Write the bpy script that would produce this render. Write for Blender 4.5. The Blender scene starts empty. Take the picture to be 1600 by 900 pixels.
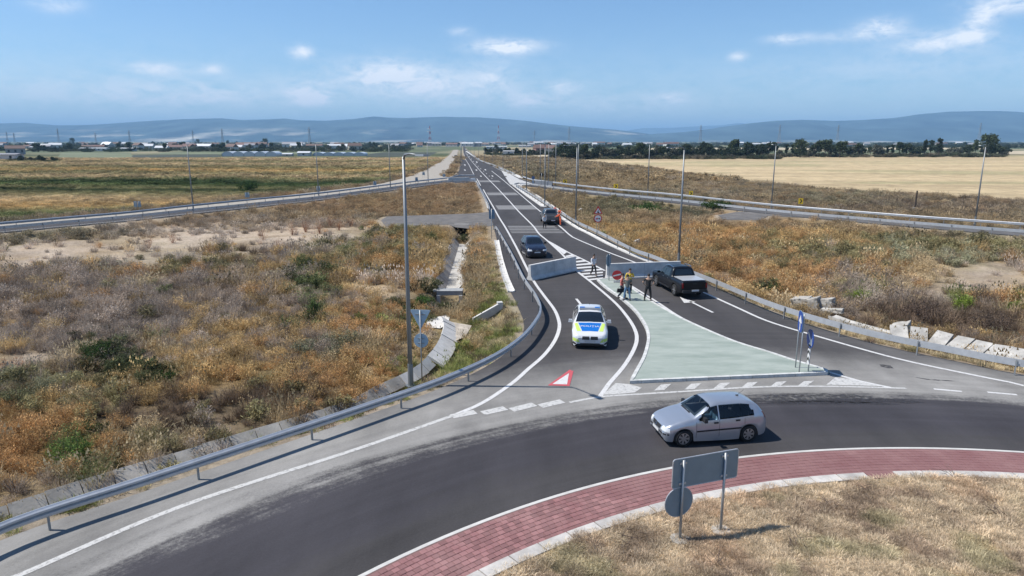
import bpy, bmesh, math, random
import numpy as np
from mathutils import Vector, Matrix, Euler
from mathutils.bvhtree import BVHTree
from mathutils.geometry import tessellate_polygon

random.seed(7)
RNG = np.random.RandomState(11)
SC = bpy.context.scene
COL = SC.collection
R = math.radians

# ------------------------------------------------------------------ camera
F, H, PIT = 1067.0, 10.3, R(12.16)          # focal length in photo pixels, eye height, downward pitch
cam_d = bpy.data.cameras.new("camera")
cam_d.sensor_width = 36.0
cam_d.lens = F / 1600.0 * 36.0
cam_d.clip_start = 0.3
cam_d.clip_end = 90000
cam = bpy.data.objects.new("camera", cam_d)
COL.objects.link(cam)
cam.location = (0, 0, H)
cam.rotation_euler = (R(90) - PIT, 0, 0)
SC.camera = cam

# ------------------------------------------------------------------ light
SUN_EL = R(54.5)
sun_d = bpy.data.lights.new("sun", 'SUN')
sun_d.energy = 5.0
sun_d.angle = R(0.53)
sun_d.color = (1.0, 0.955, 0.89)
sun = bpy.data.objects.new("sun", sun_d)
COL.objects.link(sun)
sdir = Vector((math.cos(SUN_EL), -0.02, -math.sin(SUN_EL)))      # direction the light travels
sun.rotation_euler = sdir.to_track_quat('-Z', 'Y').to_euler()
sun.location = (-40, 10, 60)

SC.view_settings.view_transform = 'Standard'
SC.view_settings.look = 'None'
SC.view_settings.exposure = 0.38
SC.view_settings.gamma = 1.0
SC.view_settings.use_curve_mapping = False
SC.cycles.max_bounces = 6
SC.cycles.diffuse_bounces = 2
SC.cycles.glossy_bounces = 2
SC.cycles.transmission_bounces = 4
SC.cycles.transparent_max_bounces = 6
SC.cycles.volume_bounces = 0

def pdir(u, v):
    dx = (u - 800) / F; dz = (450 - v) / F
    return (dx, math.cos(PIT) + dz * math.sin(PIT), -math.sin(PIT) + dz * math.cos(PIT))
def G(u, v, z=0.0):
    d = pdir(u, v); t = (z - H) / d[2]
    return Vector((d[0] * t, d[1] * t, z))
def AT(u, v, y):
    d = pdir(u, v); t = y / d[1]
    return Vector((d[0] * t, y, H + d[2] * t))

# ------------------------------------------------------------------ sky
W = bpy.data.worlds.new("World"); SC.world = W; W.use_nodes = True
nt = W.node_tree; N = nt.nodes; L = nt.links; N.clear()
def mnode(nt, op, a, b=None, c=None, clamp=False):
    n = nt.nodes.new('ShaderNodeMath'); n.operation = op; n.use_clamp = clamp
    for i, x in enumerate((a, b, c)):
        if x is None: continue
        if isinstance(x, (int, float)): n.inputs[i].default_value = x
        else: nt.links.new(x, n.inputs[i])
    return n.outputs[0]
out = N.new('ShaderNodeOutputWorld'); bg = N.new('ShaderNodeBackground')
sky = N.new('ShaderNodeTexSky'); sky.sky_type = 'NISHITA'; sky.sun_disc = False
sky.sun_elevation = SUN_EL; sky.sun_rotation = R(270)
sky.altitude = 300; sky.air_density = 1.0; sky.dust_density = 0.25; sky.ozone_density = 1.5
tc = N.new('ShaderNodeTexCoord'); sep = N.new('ShaderNodeSeparateXYZ'); L.new(tc.outputs['Generated'], sep.inputs[0])
X, Y, Z = sep.outputs
az = mnode(nt, 'ARCTAN2', X, Y)
el = mnode(nt, 'ARCSINE', Z)
mp = N.new('ShaderNodeCombineXYZ'); L.new(az, mp.inputs[0]); L.new(el, mp.inputs[1])
def sky_noise(sx, sy, detail, w):
    m = N.new('ShaderNodeMapping'); m.inputs['Scale'].default_value = (sx, sy, 1); L.new(mp.outputs[0], m.inputs[0])
    m.inputs['Location'].default_value = (w, w * .7, w)
    n = N.new('ShaderNodeTexNoise'); n.inputs['Scale'].default_value = 1; n.inputs['Detail'].default_value = detail
    n.inputs['Roughness'].default_value = 0.62; n.inputs['Distortion'].default_value = 0.6
    L.new(m.outputs[0], n.inputs[0]); return n.outputs['Fac']
nz = sky_noise(26, 60, 9, 3.1); nz2 = sky_noise(9, 34, 7, 9.3); nz3 = sky_noise(70, 110, 6, 1.0)
# the clouds of the day: centre (as compass angle and height), half widths, density
CL = [(792, 73, 44, 10, 1.3), (1376, 42, 26, 10, 1.0), (1340, 56, 60, 7, .40), (1482, 62, 40, 11, .72), (1528, 38, 16, 18, .95), (1445, 72, 50, 8, .35), (1228, 60, 26, 6, .8),
      (1580, 5, 40, 10, .8), (240, 107, 30, 7, .7), (333, 108, 20, 6, .6), (472, 81, 14, 8, .95), (88, 6, 26, 9, .5),
      (600, 118, 60, 20, .95), (690, 136, 90, 26, .62), (490, 154, 34, 10, 1.2), (775, 120, 26, 22, .55), (885, 136, 24, 8, .7), (830, 158, 50, 12, .55), (1045, 153, 26, 7, .55),
      (150, 150, 150, 26, .38), (330, 150, 90, 20, .38), (480, 138, 40, 16, .5), (720, 50, 16, 6, .4), (1153, 88, 12, 6, .6), (1400, 105, 160, 18, .16), (960, 165, 120, 16, .28)]
tot = None
for (u, v, ru, rv, a) in CL:
    d = Vector(pdir(u, v)).normalized(); a0 = math.atan2(d.x, d.y); e0 = math.asin(d.z)
    dx = mnode(nt, 'DIVIDE', mnode(nt, 'SUBTRACT', az, a0), ru / F); dy = mnode(nt, 'DIVIDE', mnode(nt, 'SUBTRACT', el, e0), rv / F)
    r2 = mnode(nt, 'ADD', mnode(nt, 'MULTIPLY', dx, dx), mnode(nt, 'MULTIPLY', dy, dy))
    g = mnode(nt, 'MULTIPLY', mnode(nt, 'POWER', 2.718, mnode(nt, 'MULTIPLY', r2, -1.0)), a)
    tot = g if tot is None else mnode(nt, 'ADD', tot, g)
# thin broken cloud low over the whole horizon, so that the sky goes on beyond the frame
low = mnode(nt, 'POWER', 2.718, mnode(nt, 'MULTIPLY', mnode(nt, 'POWER', mnode(nt, 'DIVIDE', mnode(nt, 'SUBTRACT', el, 0.05), 0.06), 2.0), -1.0))
tot = mnode(nt, 'ADD', tot, mnode(nt, 'MULTIPLY', low, 0.15))
mix = mnode(nt, 'ADD', mnode(nt, 'MULTIPLY', nz, 0.55), mnode(nt, 'ADD', mnode(nt, 'MULTIPLY', nz2, 0.3), mnode(nt, 'MULTIPLY', nz3, 0.25)))
cov = mnode(nt, 'MULTIPLY', tot, mnode(nt, 'MULTIPLY_ADD', mix, 4.6, -1.85, clamp=True))
cov = mnode(nt, 'MULTIPLY', cov, 1.25, clamp=True)
cmix = N.new('ShaderNodeMixRGB'); L.new(cov, cmix.inputs[0])
tint = N.new('ShaderNodeMixRGB'); tint.blend_type = 'MULTIPLY'; tint.inputs[0].default_value = 1
tint.inputs[2].default_value = (0.80, 0.98, 1.16, 1)
L.new(sky.outputs[0], tint.inputs[1]); L.new(tint.outputs[0], cmix.inputs[1]); cmix.inputs[2].default_value = (8.6, 9.0, 9.6, 1)
L.new(cmix.outputs[0], bg.inputs[0]); bg.inputs[1].default_value = 0.096; L.new(bg.outputs[0], out.inputs[0])

# ------------------------------------------------------------------ helpers
def tag(o, label=None, cat=None, group=None, kind=None):
    if label: o['label'] = label
    if cat: o['category'] = cat
    if group: o['group'] = group
    if kind: o['kind'] = kind
    return o
def empty(name, loc=(0, 0, 0), rz=0.0):
    o = bpy.data.objects.new(name, None); COL.objects.link(o); o.location = loc; o.rotation_euler = (0, 0, rz)
    o.empty_display_size = 0.3
    return o
class MB:
    def __init__(s): s.v = []; s.f = []; s.m = []
    def add(s, vs, fs, mi=0):
        k = len(s.v); s.v += [tuple(p) for p in vs]; s.f += [tuple(i + k for i in f) for f in fs]; s.m += [mi] * len(fs); return s
    def box(s, c, d, rz=0.0, mi=0, M=None, top=1.0):
        hx, hy, hz = d[0] / 2, d[1] / 2, d[2] / 2
        P = [(-hx, -hy, -hz), (hx, -hy, -hz), (hx, hy, -hz), (-hx, hy, -hz), (-hx * top, -hy * top, hz), (hx * top, -hy * top, hz), (hx * top, hy * top, hz), (-hx * top, hy * top, hz)]
        Mt = M if M is not None else Matrix.Rotation(rz, 4, 'Z')
        cc = Vector(c)
        return s.add([cc + (Mt @ Vector(p)) for p in P], [(0, 3, 2, 1), (4, 5, 6, 7), (0, 1, 5, 4), (1, 2, 6, 5), (2, 3, 7, 6), (3, 0, 4, 7)], mi)
    def tube(s, pts, rad, n=8, mi=0, caps=True):
        pts = [Vector(p) for p in pts]; rr = rad if isinstance(rad, (list, tuple)) else [rad] * len(pts)
        rings = []
        for i, p in enumerate(pts):
            a = pts[max(i - 1, 0)]; b = pts[min(i + 1, len(pts) - 1)]; t = (b - a).normalized()
            up = Vector((0, 0, 1)) if abs(t.z) < 0.9 else Vector((1, 0, 0))
            x = t.cross(up).normalized(); y = x.cross(t)
            rings.append([p + (x * math.cos(2 * math.pi * j / n) + y * math.sin(2 * math.pi * j / n)) * rr[i] for j in range(n)])
        vs = [q for r in rings for q in r]; fs = []
        for i in range(len(pts) - 1):
            for j in range(n):
                fs.append((i * n + j, i * n + (j + 1) % n, (i + 1) * n + (j + 1) % n, (i + 1) * n + j))
        if caps: fs.append(tuple(range(n))[::-1]); fs.append(tuple((len(pts) - 1) * n + j for j in range(n)))
        return s.add(vs, fs, mi)
    def prism(s, poly, z0, z1, mi=0):
        n = len(poly); vs = [(p[0], p[1], z0) for p in poly] + [(p[0], p[1], z1) for p in poly]
        tr = tessellate_polygon([[Vector((p[0], p[1], 0)) for p in poly]])
        a = sum(poly[i][0] * poly[(i + 1) % n][1] - poly[(i + 1) % n][0] * poly[i][1] for i in range(n))
        fs = [(i, (i + 1) % n, n + (i + 1) % n, n + i) if a > 0 else (i, n + i, n + (i + 1) % n, (i + 1) % n) for i in range(n)]
        for t in tr:
            fs.append(tuple(n + i for i in t)); fs.append(tuple(t))
        return s.add(vs, fs, mi)
    def mesh(s, name, mats, smooth=False):
        me = bpy.data.meshes.new(name); me.from_pydata(s.v, [], s.f)
        for m in (mats if isinstance(mats, (list, tuple)) else [mats]): me.materials.append(m)
        if any(s.m): me.polygons.foreach_set('material_index', s.m)
        if smooth: me.polygons.foreach_set('use_smooth', [True] * len(me.polygons))
        me.update(); return me
    def build(s, name, mats, parent=None, smooth=False, fixn=True):
        me = s.mesh(name, mats, smooth)
        if fixn:
            bm = bmesh.new(); bm.from_mesh(me); bmesh.ops.recalc_face_normals(bm, faces=bm.faces); bm.to_mesh(me); bm.free()
        o = bpy.data.objects.new(name, me); COL.objects.link(o)
        if parent: o.parent = parent
        return o
def copy_tree(o, loc=None, rz=None, label=None, parent=None):
    c = o.copy(); COL.objects.link(c); c.parent = parent
    for ch in o.children: copy_tree(ch, parent=c)
    if loc is not None: c.location = loc
    if rz is not None: c.rotation_euler = (0, 0, rz)
    if label: c['label'] = label
    return c
def crom(P, step=0.6):
    P = [Vector(p) for p in P]; o = []
    for i in range(len(P) - 1):
        a = P[i - 1] if i else P[0] * 2 - P[1]; b = P[i]; c = P[i + 1]; d = P[i + 2] if i + 2 < len(P) else P[-1] * 2 - P[-2]
        n = max(1, int((c - b).length / step))
        for k in range(n):
            t = k / n
            o.append(0.5 * ((2 * b) + (c - a) * t + (2 * a - 5 * b + 4 * c - d) * t * t + (3 * b - a - 3 * c + d) * t ** 3))
    o.append(P[-1]); return o
def px(pts, z=0.0): return [G(u, v, z) for u, v in pts]
def offset(P, d):
    o = []
    for i, p in enumerate(P):
        t = (P[min(i + 1, len(P) - 1)] - P[max(i - 1, 0)]); t.z = 0; t.normalize()
        o.append(p + Vector((-t.y, t.x, 0)) * d)
    return o
def arclen(P):
    s = [0.0]
    for i in range(1, len(P)): s.append(s[-1] + (P[i] - P[i - 1]).length)
    return s
def along(P, s0):
    S = arclen(P)
    for i in range(1, len(P)):
        if S[i] >= s0:
            t = (s0 - S[i - 1]) / max(1e-6, S[i] - S[i - 1]); return P[i - 1].lerp(P[i], t), (P[i] - P[i - 1]).normalized()
    return P[-1].copy(), (P[-1] - P[-2]).normalized()
def cut(P, s0, s1, step=0.5):
    n = max(1, int((s1 - s0) / step)); return [along(P, s0 + (s1 - s0) * k / n)[0] for k in range(n + 1)]
def sheet(name, poly, z, m, kind='structure'):
    pts = [Vector((p[0], p[1], 0)) for p in poly]
    tr = tessellate_polygon([pts]); fs = []
    for t in tr:
        a, b, c = (pts[i] for i in t)
        fs.append(tuple(t) if (b - a).cross(c - a).z > 0 else tuple(reversed(t)))
    mb = MB(); mb.add([(p.x, p.y, z) for p in pts], fs); o = mb.build(name, m, fixn=False)
    if kind: o['kind'] = kind
    return o
def ribbon(mb, P, w, z, mi=0, w2=None):
    A = offset(P, w / 2); B = offset(P, -w / 2); n = len(P)
    vs = [(p.x, p.y, z) for p in A] + [(p.x, p.y, z) for p in B]
    mb.add(vs, [(n + i, n + i + 1, i + 1, i) for i in range(n - 1)], mi)
def subdiv_rand(P, amp):
    return [p + Vector((random.uniform(-amp, amp), random.uniform(-amp, amp), 0)) for p in P]

# ------------------------------------------------------------------ materials
MATS = {}; GS = 0.76      # one reflectance scale for every surface
def mat(name, col, rough=0.6, metal=0.0, var=0.0, scale=8.0, bump=0.0, bscale=None, col2=None, detail=6, coat=0.0, spec=0.5, objvar=0.0, stretch=None, raw=False):
    if name in MATS: return MATS[name]
    if not raw: col = tuple(c * GS for c in col); col2 = tuple(c * GS for c in col2) if col2 else None
    m = bpy.data.materials.new(name); m.use_nodes = True; t = m.node_tree; b = t.nodes['Principled BSDF']; MATS[name] = m
    b.inputs['Base Color'].default_value = (*col, 1); b.inputs['Roughness'].default_value = rough; b.inputs['Metallic'].default_value = metal
    b.inputs['Specular IOR Level'].default_value = spec
    if coat: b.inputs['Coat Weight'].default_value = coat; b.inputs['Coat Roughness'].default_value = 0.06
    geo = None
    if var or bump:
        geo = t.nodes.new('ShaderNodeNewGeometry'); src = geo.outputs['Position']
        if stretch:
            mp = t.nodes.new('ShaderNodeMapping'); mp.inputs['Scale'].default_value = stretch; t.links.new(src, mp.inputs[0]); src = mp.outputs[0]
    last = None
    if var:
        n = t.nodes.new('ShaderNodeTexNoise'); n.inputs['Scale'].default_value = scale; n.inputs['Detail'].default_value = detail; n.inputs['Roughness'].default_value = 0.65
        t.links.new(src, n.inputs['Vector'])
        r = t.nodes.new('ShaderNodeValToRGB'); r.color_ramp.elements[0].position = 0.3; r.color_ramp.elements[1].position = 0.7
        c2 = col2 if col2 else tuple(min(1, c * (1 + var)) for c in col); c1 = col if col2 else tuple(c * (1 - var) for c in col)
        r.color_ramp.elements[0].color = (*c1, 1); r.color_ramp.elements[1].color = (*c2, 1)
        t.links.new(n.outputs['Fac'], r.inputs[0]); last = r.outputs[0]
    if objvar:
        oi = t.nodes.new('ShaderNodeObjectInfo')
        mul = mnode(t, 'MULTIPLY_ADD', oi.outputs['Random'], 2 * objvar, 1 - objvar)
        mx = t.nodes.new('ShaderNodeVectorMath'); mx.operation = 'SCALE'
        if last: t.links.new(last, mx.inputs[0])
        else: mx.inputs[0].default_value = col
        t.links.new(mul, mx.inputs['Scale']); last = mx.outputs[0]
    if last: t.links.new(last, b.inputs['Base Color'])
    if bump:
        n = t.nodes.new('ShaderNodeTexNoise'); n.inputs['Scale'].default_value = bscale or scale * 4; n.inputs['Detail'].default_value = 5
        t.links.new(src, n.inputs['Vector'])
        bp = t.nodes.new('ShaderNodeBump'); bp.inputs['Strength'].default_value = bump; bp.inputs['Distance'].default_value = 0.02
        t.links.new(n.outputs['Fac'], bp.inputs['Height']); t.links.new(bp.outputs[0], b.inputs['Normal'])
    return m
# ------------------------------------------------------------------ layout of the roads (metres, traced once on the ground)
C0 = Vector((13.34, -2.39, 0)); R_OUT, R_IN = 24.0, 22.25      # centre of the roundabout, edges of the paved apron
def arc(r, a0, a1, n=60, c=C0): return [Vector((c.x + r * math.cos(R(a0 + (a1 - a0) * i / n)), c.y + r * math.sin(R(a0 + (a1 - a0) * i / n)), 0)) for i in range(n + 1)]
RAIL_L = px([(0, 858), (237, 775), (423, 710), (571, 658), (688, 615), (769, 577), (812, 546), (834, 519), (842, 499), (835, 477), (815, 445), (800, 412), (785, 383), (771, 358)])
RAIL_L = [Vector((-14.2, 13.0, 0)), Vector((-17.0, 8.0, 0))][::-1] + RAIL_L
RAIL_R = px([(803, 291), (823, 304), (850, 322), (875, 338), (900, 354), (940, 374), (986, 399), (1015, 410), (1050, 425), (1085, 440), (1114, 452), (1154, 470), (1204, 491), (1272, 514), (1365, 540), (1491, 567), (1600, 589)])
RAIL_R = [p + Vector((0.0, 0, 0)) for p in RAIL_R] + [Vector((27.5, 26.2, 0)), Vector((34, 22.5, 0)), Vector((42, 18, 0))]
RL_S = crom(RAIL_L, 0.5); RR_S = crom(RAIL_R, 0.7)
left_b = offset(RL_S, 0.45); left_b = [p for p in left_b if p.y < 32.5]
left_far = px([(815, 529), (819, 512), (817, 498), (811, 484), (804, 468), (797, 455), (788, 425), (781, 400), (777, 378), (771, 352), (765, 335), (757, 311), (750, 296), (744, 284), (741, 276), (733, 262), (728, 250), (724.5, 240), (723.8, 234), (723.6, 229), (723.6, 226)])
right_b = px([(725.2, 226), (725.8, 229), (729, 234.5), (735, 240), (744, 249), (752, 256), (768, 267), (783, 279)]) + [p for p in offset(RR_S, 0.35)]
MAIN = left_b + left_far + right_b + [Vector((44, 8, 0))] + arc(27.0, 25, 165, 40)
side_R = px([(727, 235), (743, 246), (752, 252.3), (770, 258.3), (785, 265.3), (800, 272), (815, 279.5), (830, 284.5), (860, 288.6), (900, 294), (963, 301), (1060, 310), (1200, 326), (1400, 343.5), (1600, 358.5), (1900, 380)])
side_R2 = px([(1900, 391), (1600, 369), (1400, 352.5), (1200, 334), (1060, 318), (963, 308), (900, 301), (860, 296), (835, 292), (812, 290), (803, 291), (783, 279), (752, 256), (735, 240)])
side_L = px([(742, 277), (717, 277), (700, 281), (650, 286.5), (600, 293), (500, 306), (400, 316), (300, 326.5), (200, 338), (100, 347), (0, 356), (-250, 376)])
side_L2 = px([(-250, 387), (0, 364), (100, 354.5), (200, 345.5), (300, 334.5), (400, 324), (500, 313), (600, 299.5), (650, 292.5), (700, 286.5), (745, 285)])
accel = px([(742, 277), (733, 262), (728, 250), (722, 249), (719, 256), (717.5, 266), (714, 271), (703, 278), (717, 280)])
path = px([(717, 277), (700, 281), (650, 286.5), (600, 293), (500, 306), (400, 316), (300, 326.5), (200, 338), (100, 347), (0, 356), (-250, 376), (-250, 368), (0, 350), (100, 341.5), (200, 332), (300, 321), (400, 310), (500, 299), (560, 292), (600, 286), (640, 276), (668, 264), (690, 252), (703, 242), (709, 234), (716, 234), (714, 243), (705, 256), (697, 268), (690, 275), (703, 277)])
stub_L = px([(595, 344), (605, 338), (660, 336), (735, 333.5), (764, 331), (771, 352), (733, 357), (712, 355), (700, 350.5), (602, 353.5)])
stub_R = px([(1122, 336), (1150, 331), (1200, 330), (1260, 334), (1300, 342), (1200, 337), (1190, 343.5), (1130, 343)])
PAVED = [MAIN, side_R + side_R2, side_L + side_L2, accel, path, stub_L, stub_R, arc(31.5, 0, 360, 90)[:-1]]

def seg_dist(PX, PY, poly, closed=True):
    d = np.full(PX.shape, 1e9); n = len(poly)
    for i in range(n if closed else n - 1):
        ax, ay = poly[i][0], poly[i][1]; bx, by = poly[(i + 1) % n][0], poly[(i + 1) % n][1]
        vx, vy = bx - ax, by - ay; l2 = vx * vx + vy * vy + 1e-12
        t = np.clip(((PX - ax) * vx + (PY - ay) * vy) / l2, 0, 1)
        d = np.minimum(d, (PX - ax - t * vx) ** 2 + (PY - ay - t * vy) ** 2)
    return np.sqrt(d)
def inside(PX, PY, poly):
    r = np.zeros(PX.shape, bool); n = len(poly)
    for i in range(n):
        ax, ay = poly[i][0], poly[i][1]; bx, by = poly[(i + 1) % n][0], poly[(i + 1) % n][1]
        if ay == by: continue
        c = ((ay > PY) != (by > PY)) & (PX < (bx - ax) * (PY - ay) / (by - ay) + ax); r ^= c
    return r
def thin(P, tol=0.08):
    o = [P[0]]
    for i in range(1, len(P) - 1):
        a = (P[i] - o[-1]); b = (P[i + 1] - P[i])
        if a.length > 1e-6 and b.length > 1e-6 and abs(a.x * b.y - a.y * b.x) / b.length > tol or a.length > 12: o.append(P[i])
    return o + [P[-1]]
PAVED_T = [thin(p) for p in PAVED]
def paved_dist(PX, PY):
    d = np.full(PX.shape, 1e9)
    for p in PAVED_T:
        s = seg_dist(PX, PY, p); s = np.where(inside(PX, PY, p), -s, s); d = np.minimum(d, s)
    return d

class VN:                                                # value noise for layout on the CPU
    def __init__(s, seed): s.g = np.random.RandomState(seed).rand(256, 256)
    def __call__(s, x, y, sc, octv=3):
        t = 0; a = 1; n = 0
        for o in range(octv):
            fx = x / sc * 2 ** o + 13.7 * o; fy = y / sc * 2 ** o + 7.3 * o
            ix = np.floor(fx).astype(int); iy = np.floor(fy).astype(int); u = fx - ix; v = fy - iy; u = u * u * (3 - 2 * u); v = v * v * (3 - 2 * v)
            g = lambda i, j: s.g[(ix + i) & 255, (iy + j) & 255]
            t = t + a * ((g(0, 0) * (1 - u) + g(1, 0) * u) * (1 - v) + (g(0, 1) * (1 - u) + g(1, 1) * u) * v); n += a; a *= 0.55
        return t / n
n1, n2, n3, n4 = VN(1), VN(2), VN(3), VN(4)
def sstep(a, b, x): t = np.clip((x - a) / (b - a), 0, 1); return t * t * (3 - 2 * t)

# drainage ditch along the left verge: the top edge of its slab wall, and the older trapezoid channel behind it
DITCH = crom(px([(-120, 818), (0, 789), (67, 768), (153, 740), (207, 725), (343, 685), (433, 659), (533, 629), (587, 602), (646, 574), (667, 558), (682, 541), (691, 522), (694, 508), (690, 497)], -0.35), 0.5)
CHAN = crom(px([(704, 492), (702, 474), (701, 458), (704, 445), (709, 425), (716, 402), (722, 380), (725.5, 366)], -1.3), 0.5)
def ground_z(PX, PY, dp=None):
    if dp is None: dp = paved_dist(PX, PY)
    r = np.hypot(PX - C0.x, PY - C0.y)
    side = PX - (0.6 + (PY - 50) * -0.06)
    drop = np.where(PX < 4 - PY * 0.03, 0.62, 0.75)
    z = -0.05 - drop * sstep(0.3, 2.6, dp) - 0.35 * sstep(8, 20, dp)
    near = np.exp(-((np.hypot(PX, PY)) / 160) ** 2)
    z = z + (n1(PX, PY, 7, 3) - 0.5) * 0.45 * sstep(1.5, 6, dp) * near
    m = (np.abs(PX) < 60) & (PY < 120) & (PY > 0)
    dd = np.full(PX.shape, 99.0); dc = dd.copy()
    if m.any():
        dd[m] = seg_dist(PX[m], PY[m], offset(DITCH, -0.75)[::2], False); dc[m] = seg_dist(PX[m], PY[m], CHAN, False)
    z = np.where(m, np.minimum(z, -0.62) * np.exp(-(dd / 0.9) ** 2) + z * (1 - np.exp(-(dd / 0.9) ** 2)) - 0.35 * np.exp(-(dd / 0.5) ** 2), z)
    z = z - 1.05 * np.exp(-(dc / 1.0) ** 4)
    if m.any():
        dw = np.full(PX.shape, 99.0); dw[m] = seg_dist(PX[m], PY[m], [G(742, 512, -.9), G(778, 500, -.7)], False); z = z - .55 * np.exp(-(dw / .7) ** 2)
    isl = r < R_IN - 0.25
    z = np.where(r < 30, -0.06, z)
    z = np.where(isl, 0.10 + 0.25 * sstep(R_IN - 0.3, R_IN - 9, r) + (n2(PX, PY, 1.6, 3) - 0.5) * 0.06, z)
    return z

# ------------------------------------------------------------------ what grows where (colour of soil and plants by place)
PAL = dict(greybrown=(.50, .41, .335), ochre=(.64, .45, .21), orange=(.64, .38, .17), straw=(.74, .60, .37), olive=(.33, .30, .15), green=(.13, .17, .065), dkgreen=(.07, .10, .045),
           bright=(.32, .38, .11), bare=(.60, .50, .415), brown=(.25, .18, .13), tan=(.62, .475, .28), sage=(.36, .36, .23))
PN = list(PAL); PC = np.array([PAL[k] for k in PN])
def to_px(PX, PY, z=-1.0):
    yy = PY * math.cos(PIT) - (z - H) * math.sin(PIT); zz = PY * math.sin(PIT) + (z - H) * math.cos(PIT)
    yy = np.maximum(yy, 0.5); return 800 + F * PX / yy, 450 - F * zz / yy
def W(name): v = np.zeros(len(PN)); v[PN.index(name)] = 1; return v
BLOBS = [  # plant patches: centre, half size on the traced map, kind, weight
    (160, 548, 46, 34, 'dkgreen', 3.4), (215, 590, 40, 18, 'dkgreen', 3), (40, 620, 60, 30, 'sage', 3), (110, 735, 34, 30, 'bright', 1.5), (110, 725, 50, 40, 'green', 3), (255, 600, 50, 22, 'dkgreen', 2.5),
    (600, 385, 70, 36, 'green', 1.3), (590, 400, 75, 30, 'olive', 3), (560, 395, 70, 16, 'bare', 1.5), (600, 465, 60, 22, 'bare', 2.5), (640, 370, 45, 25, 'olive', 2), (665, 475, 45, 26, 'dkgreen', 4), (490, 480, 20, 45, 'green', 3), (530, 560, 26, 28, 'sage', 2),
    (610, 515, 50, 20, 'bright', 1.5), (480, 430, 30, 25, 'green', 2), (620, 415, 40, 40, 'orange', 3), (660, 385, 70, 50, 'ochre', 3), (640, 620, 90, 30, 'ochre', 2), (380, 540, 120, 50, 'ochre', 3), (420, 600, 150, 40, 'ochre', 2),
    (240, 500, 260, 60, 'greybrown', 4), (60, 470, 160, 60, 'greybrown', 3), (90, 640, 120, 60, 'olive', 1.6), (60, 700, 120, 50, 'orange', 3), (250, 660, 160, 30, 'brown', 2.5), (400, 640, 120, 25, 'brown', 2), (250, 410, 120, 20, 'olive', 2), (400, 400, 60, 16, 'brown', 2),
    (70, 560, 60, 14, 'bare', 2.4), (20, 585, 40, 16, 'bare', 2.4), (120, 405, 200, 14, 'bare', 5), (330, 372, 190, 16, 'bare', 6), (450, 362, 110, 14, 'bare', 5), (60, 392, 120, 10, 'bare', 4), (540, 600, 60, 30, 'orange', 2.5), (570, 510, 60, 26, 'orange', 2), (690, 345, 40, 14, 'orange', 1.5),
    (100, 375, 110, 10, 'olive', 3), (300, 345, 120, 10, 'brown', 2), (560, 330, 120, 14, 'orange', 4), (700, 305, 60, 22, 'orange', 4), (600, 318, 90, 12, 'ochre', 4), (440, 345, 120, 12, 'ochre', 3), (720, 430, 40, 90, 'tan', 5), (740, 390, 22, 60, 'orange', 3), (700, 340, 40, 14, 'ochre', 2),
    (790, 500, 36, 26, 'bright', 2.4), (760, 530, 45, 26, 'bright', 2.2), (720, 560, 50, 22, 'bright', 2.4), (660, 590, 50, 18, 'bright', 2.4), (790, 480, 20, 20, 'olive', 3),
    (1000, 325, 70, 13, 'green', 4), (1090, 330, 50, 9, 'dkgreen', 3), (940, 330, 50, 20, 'olive', 3), (900, 330, 60, 40, 'ochre', 3), (1120, 370, 160, 30, 'orange', 2.6), (1010, 370, 60, 30, 'ochre', 3), (1300, 370, 200, 22, 'ochre', 3), (1240, 400, 120, 25, 'olive', 2), (1440, 400, 120, 12, 'sage', 3.5),
    (1540, 440, 90, 22, 'bare', 4), (1440, 430, 50, 20, 'tan', 3), (1380, 470, 80, 30, 'greybrown', 3.5), (1480, 500, 120, 30, 'brown', 4), (1560, 530, 80, 30, 'brown', 3), (1345, 465, 22, 16, 'bright', 4), (1500, 472, 22, 14, 'bright', 3), (1592, 475, 20, 14, 'bright', 3), (1220, 440, 60, 25, 'orange', 3), (1160, 420, 60, 25, 'orange', 2), (1200, 460, 30, 16, 'dkgreen', 2), (1290, 430, 60, 30, 'greybrown', 2), (1160, 435, 60, 10, 'bare', 1.5),
    (1500, 385, 120, 14, 'olive', 3), (1100, 345, 60, 8, 'bare', 1.6), (1330, 330, 140, 12, 'brown', 2), (1480, 322, 120, 10, 'brown', 3), (1300, 312, 100, 6, 'olive', 2), (1000, 280, 120, 14, 'ochre', 3), (880, 262, 90, 14, 'tan', 3), (860, 280, 60, 12, 'olive', 2.4), (830, 262, 40, 12, 'olive', 2)]
def near_mix(PX, PY):
    """weights of the plant kinds at a place"""
    U, V = to_px(PX, PY)
    U2 = U + (n1(PX, PY, 3.5, 3) - .5) * 90; V2 = V + (n2(PX, PY, 3.5, 3) - .5) * 34
    w = np.zeros(PX.shape + (len(PN),))
    a = n3(PX, PY, 3.0, 3); b = n4(PX, PY, 4.5, 3); c = n2(PX + 99, PY, 2.6, 3); d = n1(PX + 55, PY - 31, 6.0, 2)
    for nm, k in (('ochre', sstep(.42, .62, a) * 1.5), ('greybrown', sstep(.5, .68, b)), ('straw', sstep(.56, .72, c) * 1.1), ('orange', sstep(.55, .7, d) * .9), ('olive', sstep(.58, .75, 1 - a) * .5), ('tan', .5 + 0 * a), ('brown', sstep(.6, .75, 1 - b) * .5), ('green', sstep(.72, .84, 1 - d) * .6)):
        w[..., PN.index(nm)] += k
    for (u, v, ru, rv, nm, k) in BLOBS:
        w[..., PN.index(nm)] += k * np.exp(-(((U2 - u) / ru) ** 2 + ((V2 - v) / rv) ** 2) * 1.1)
    return w, U, V
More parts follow.
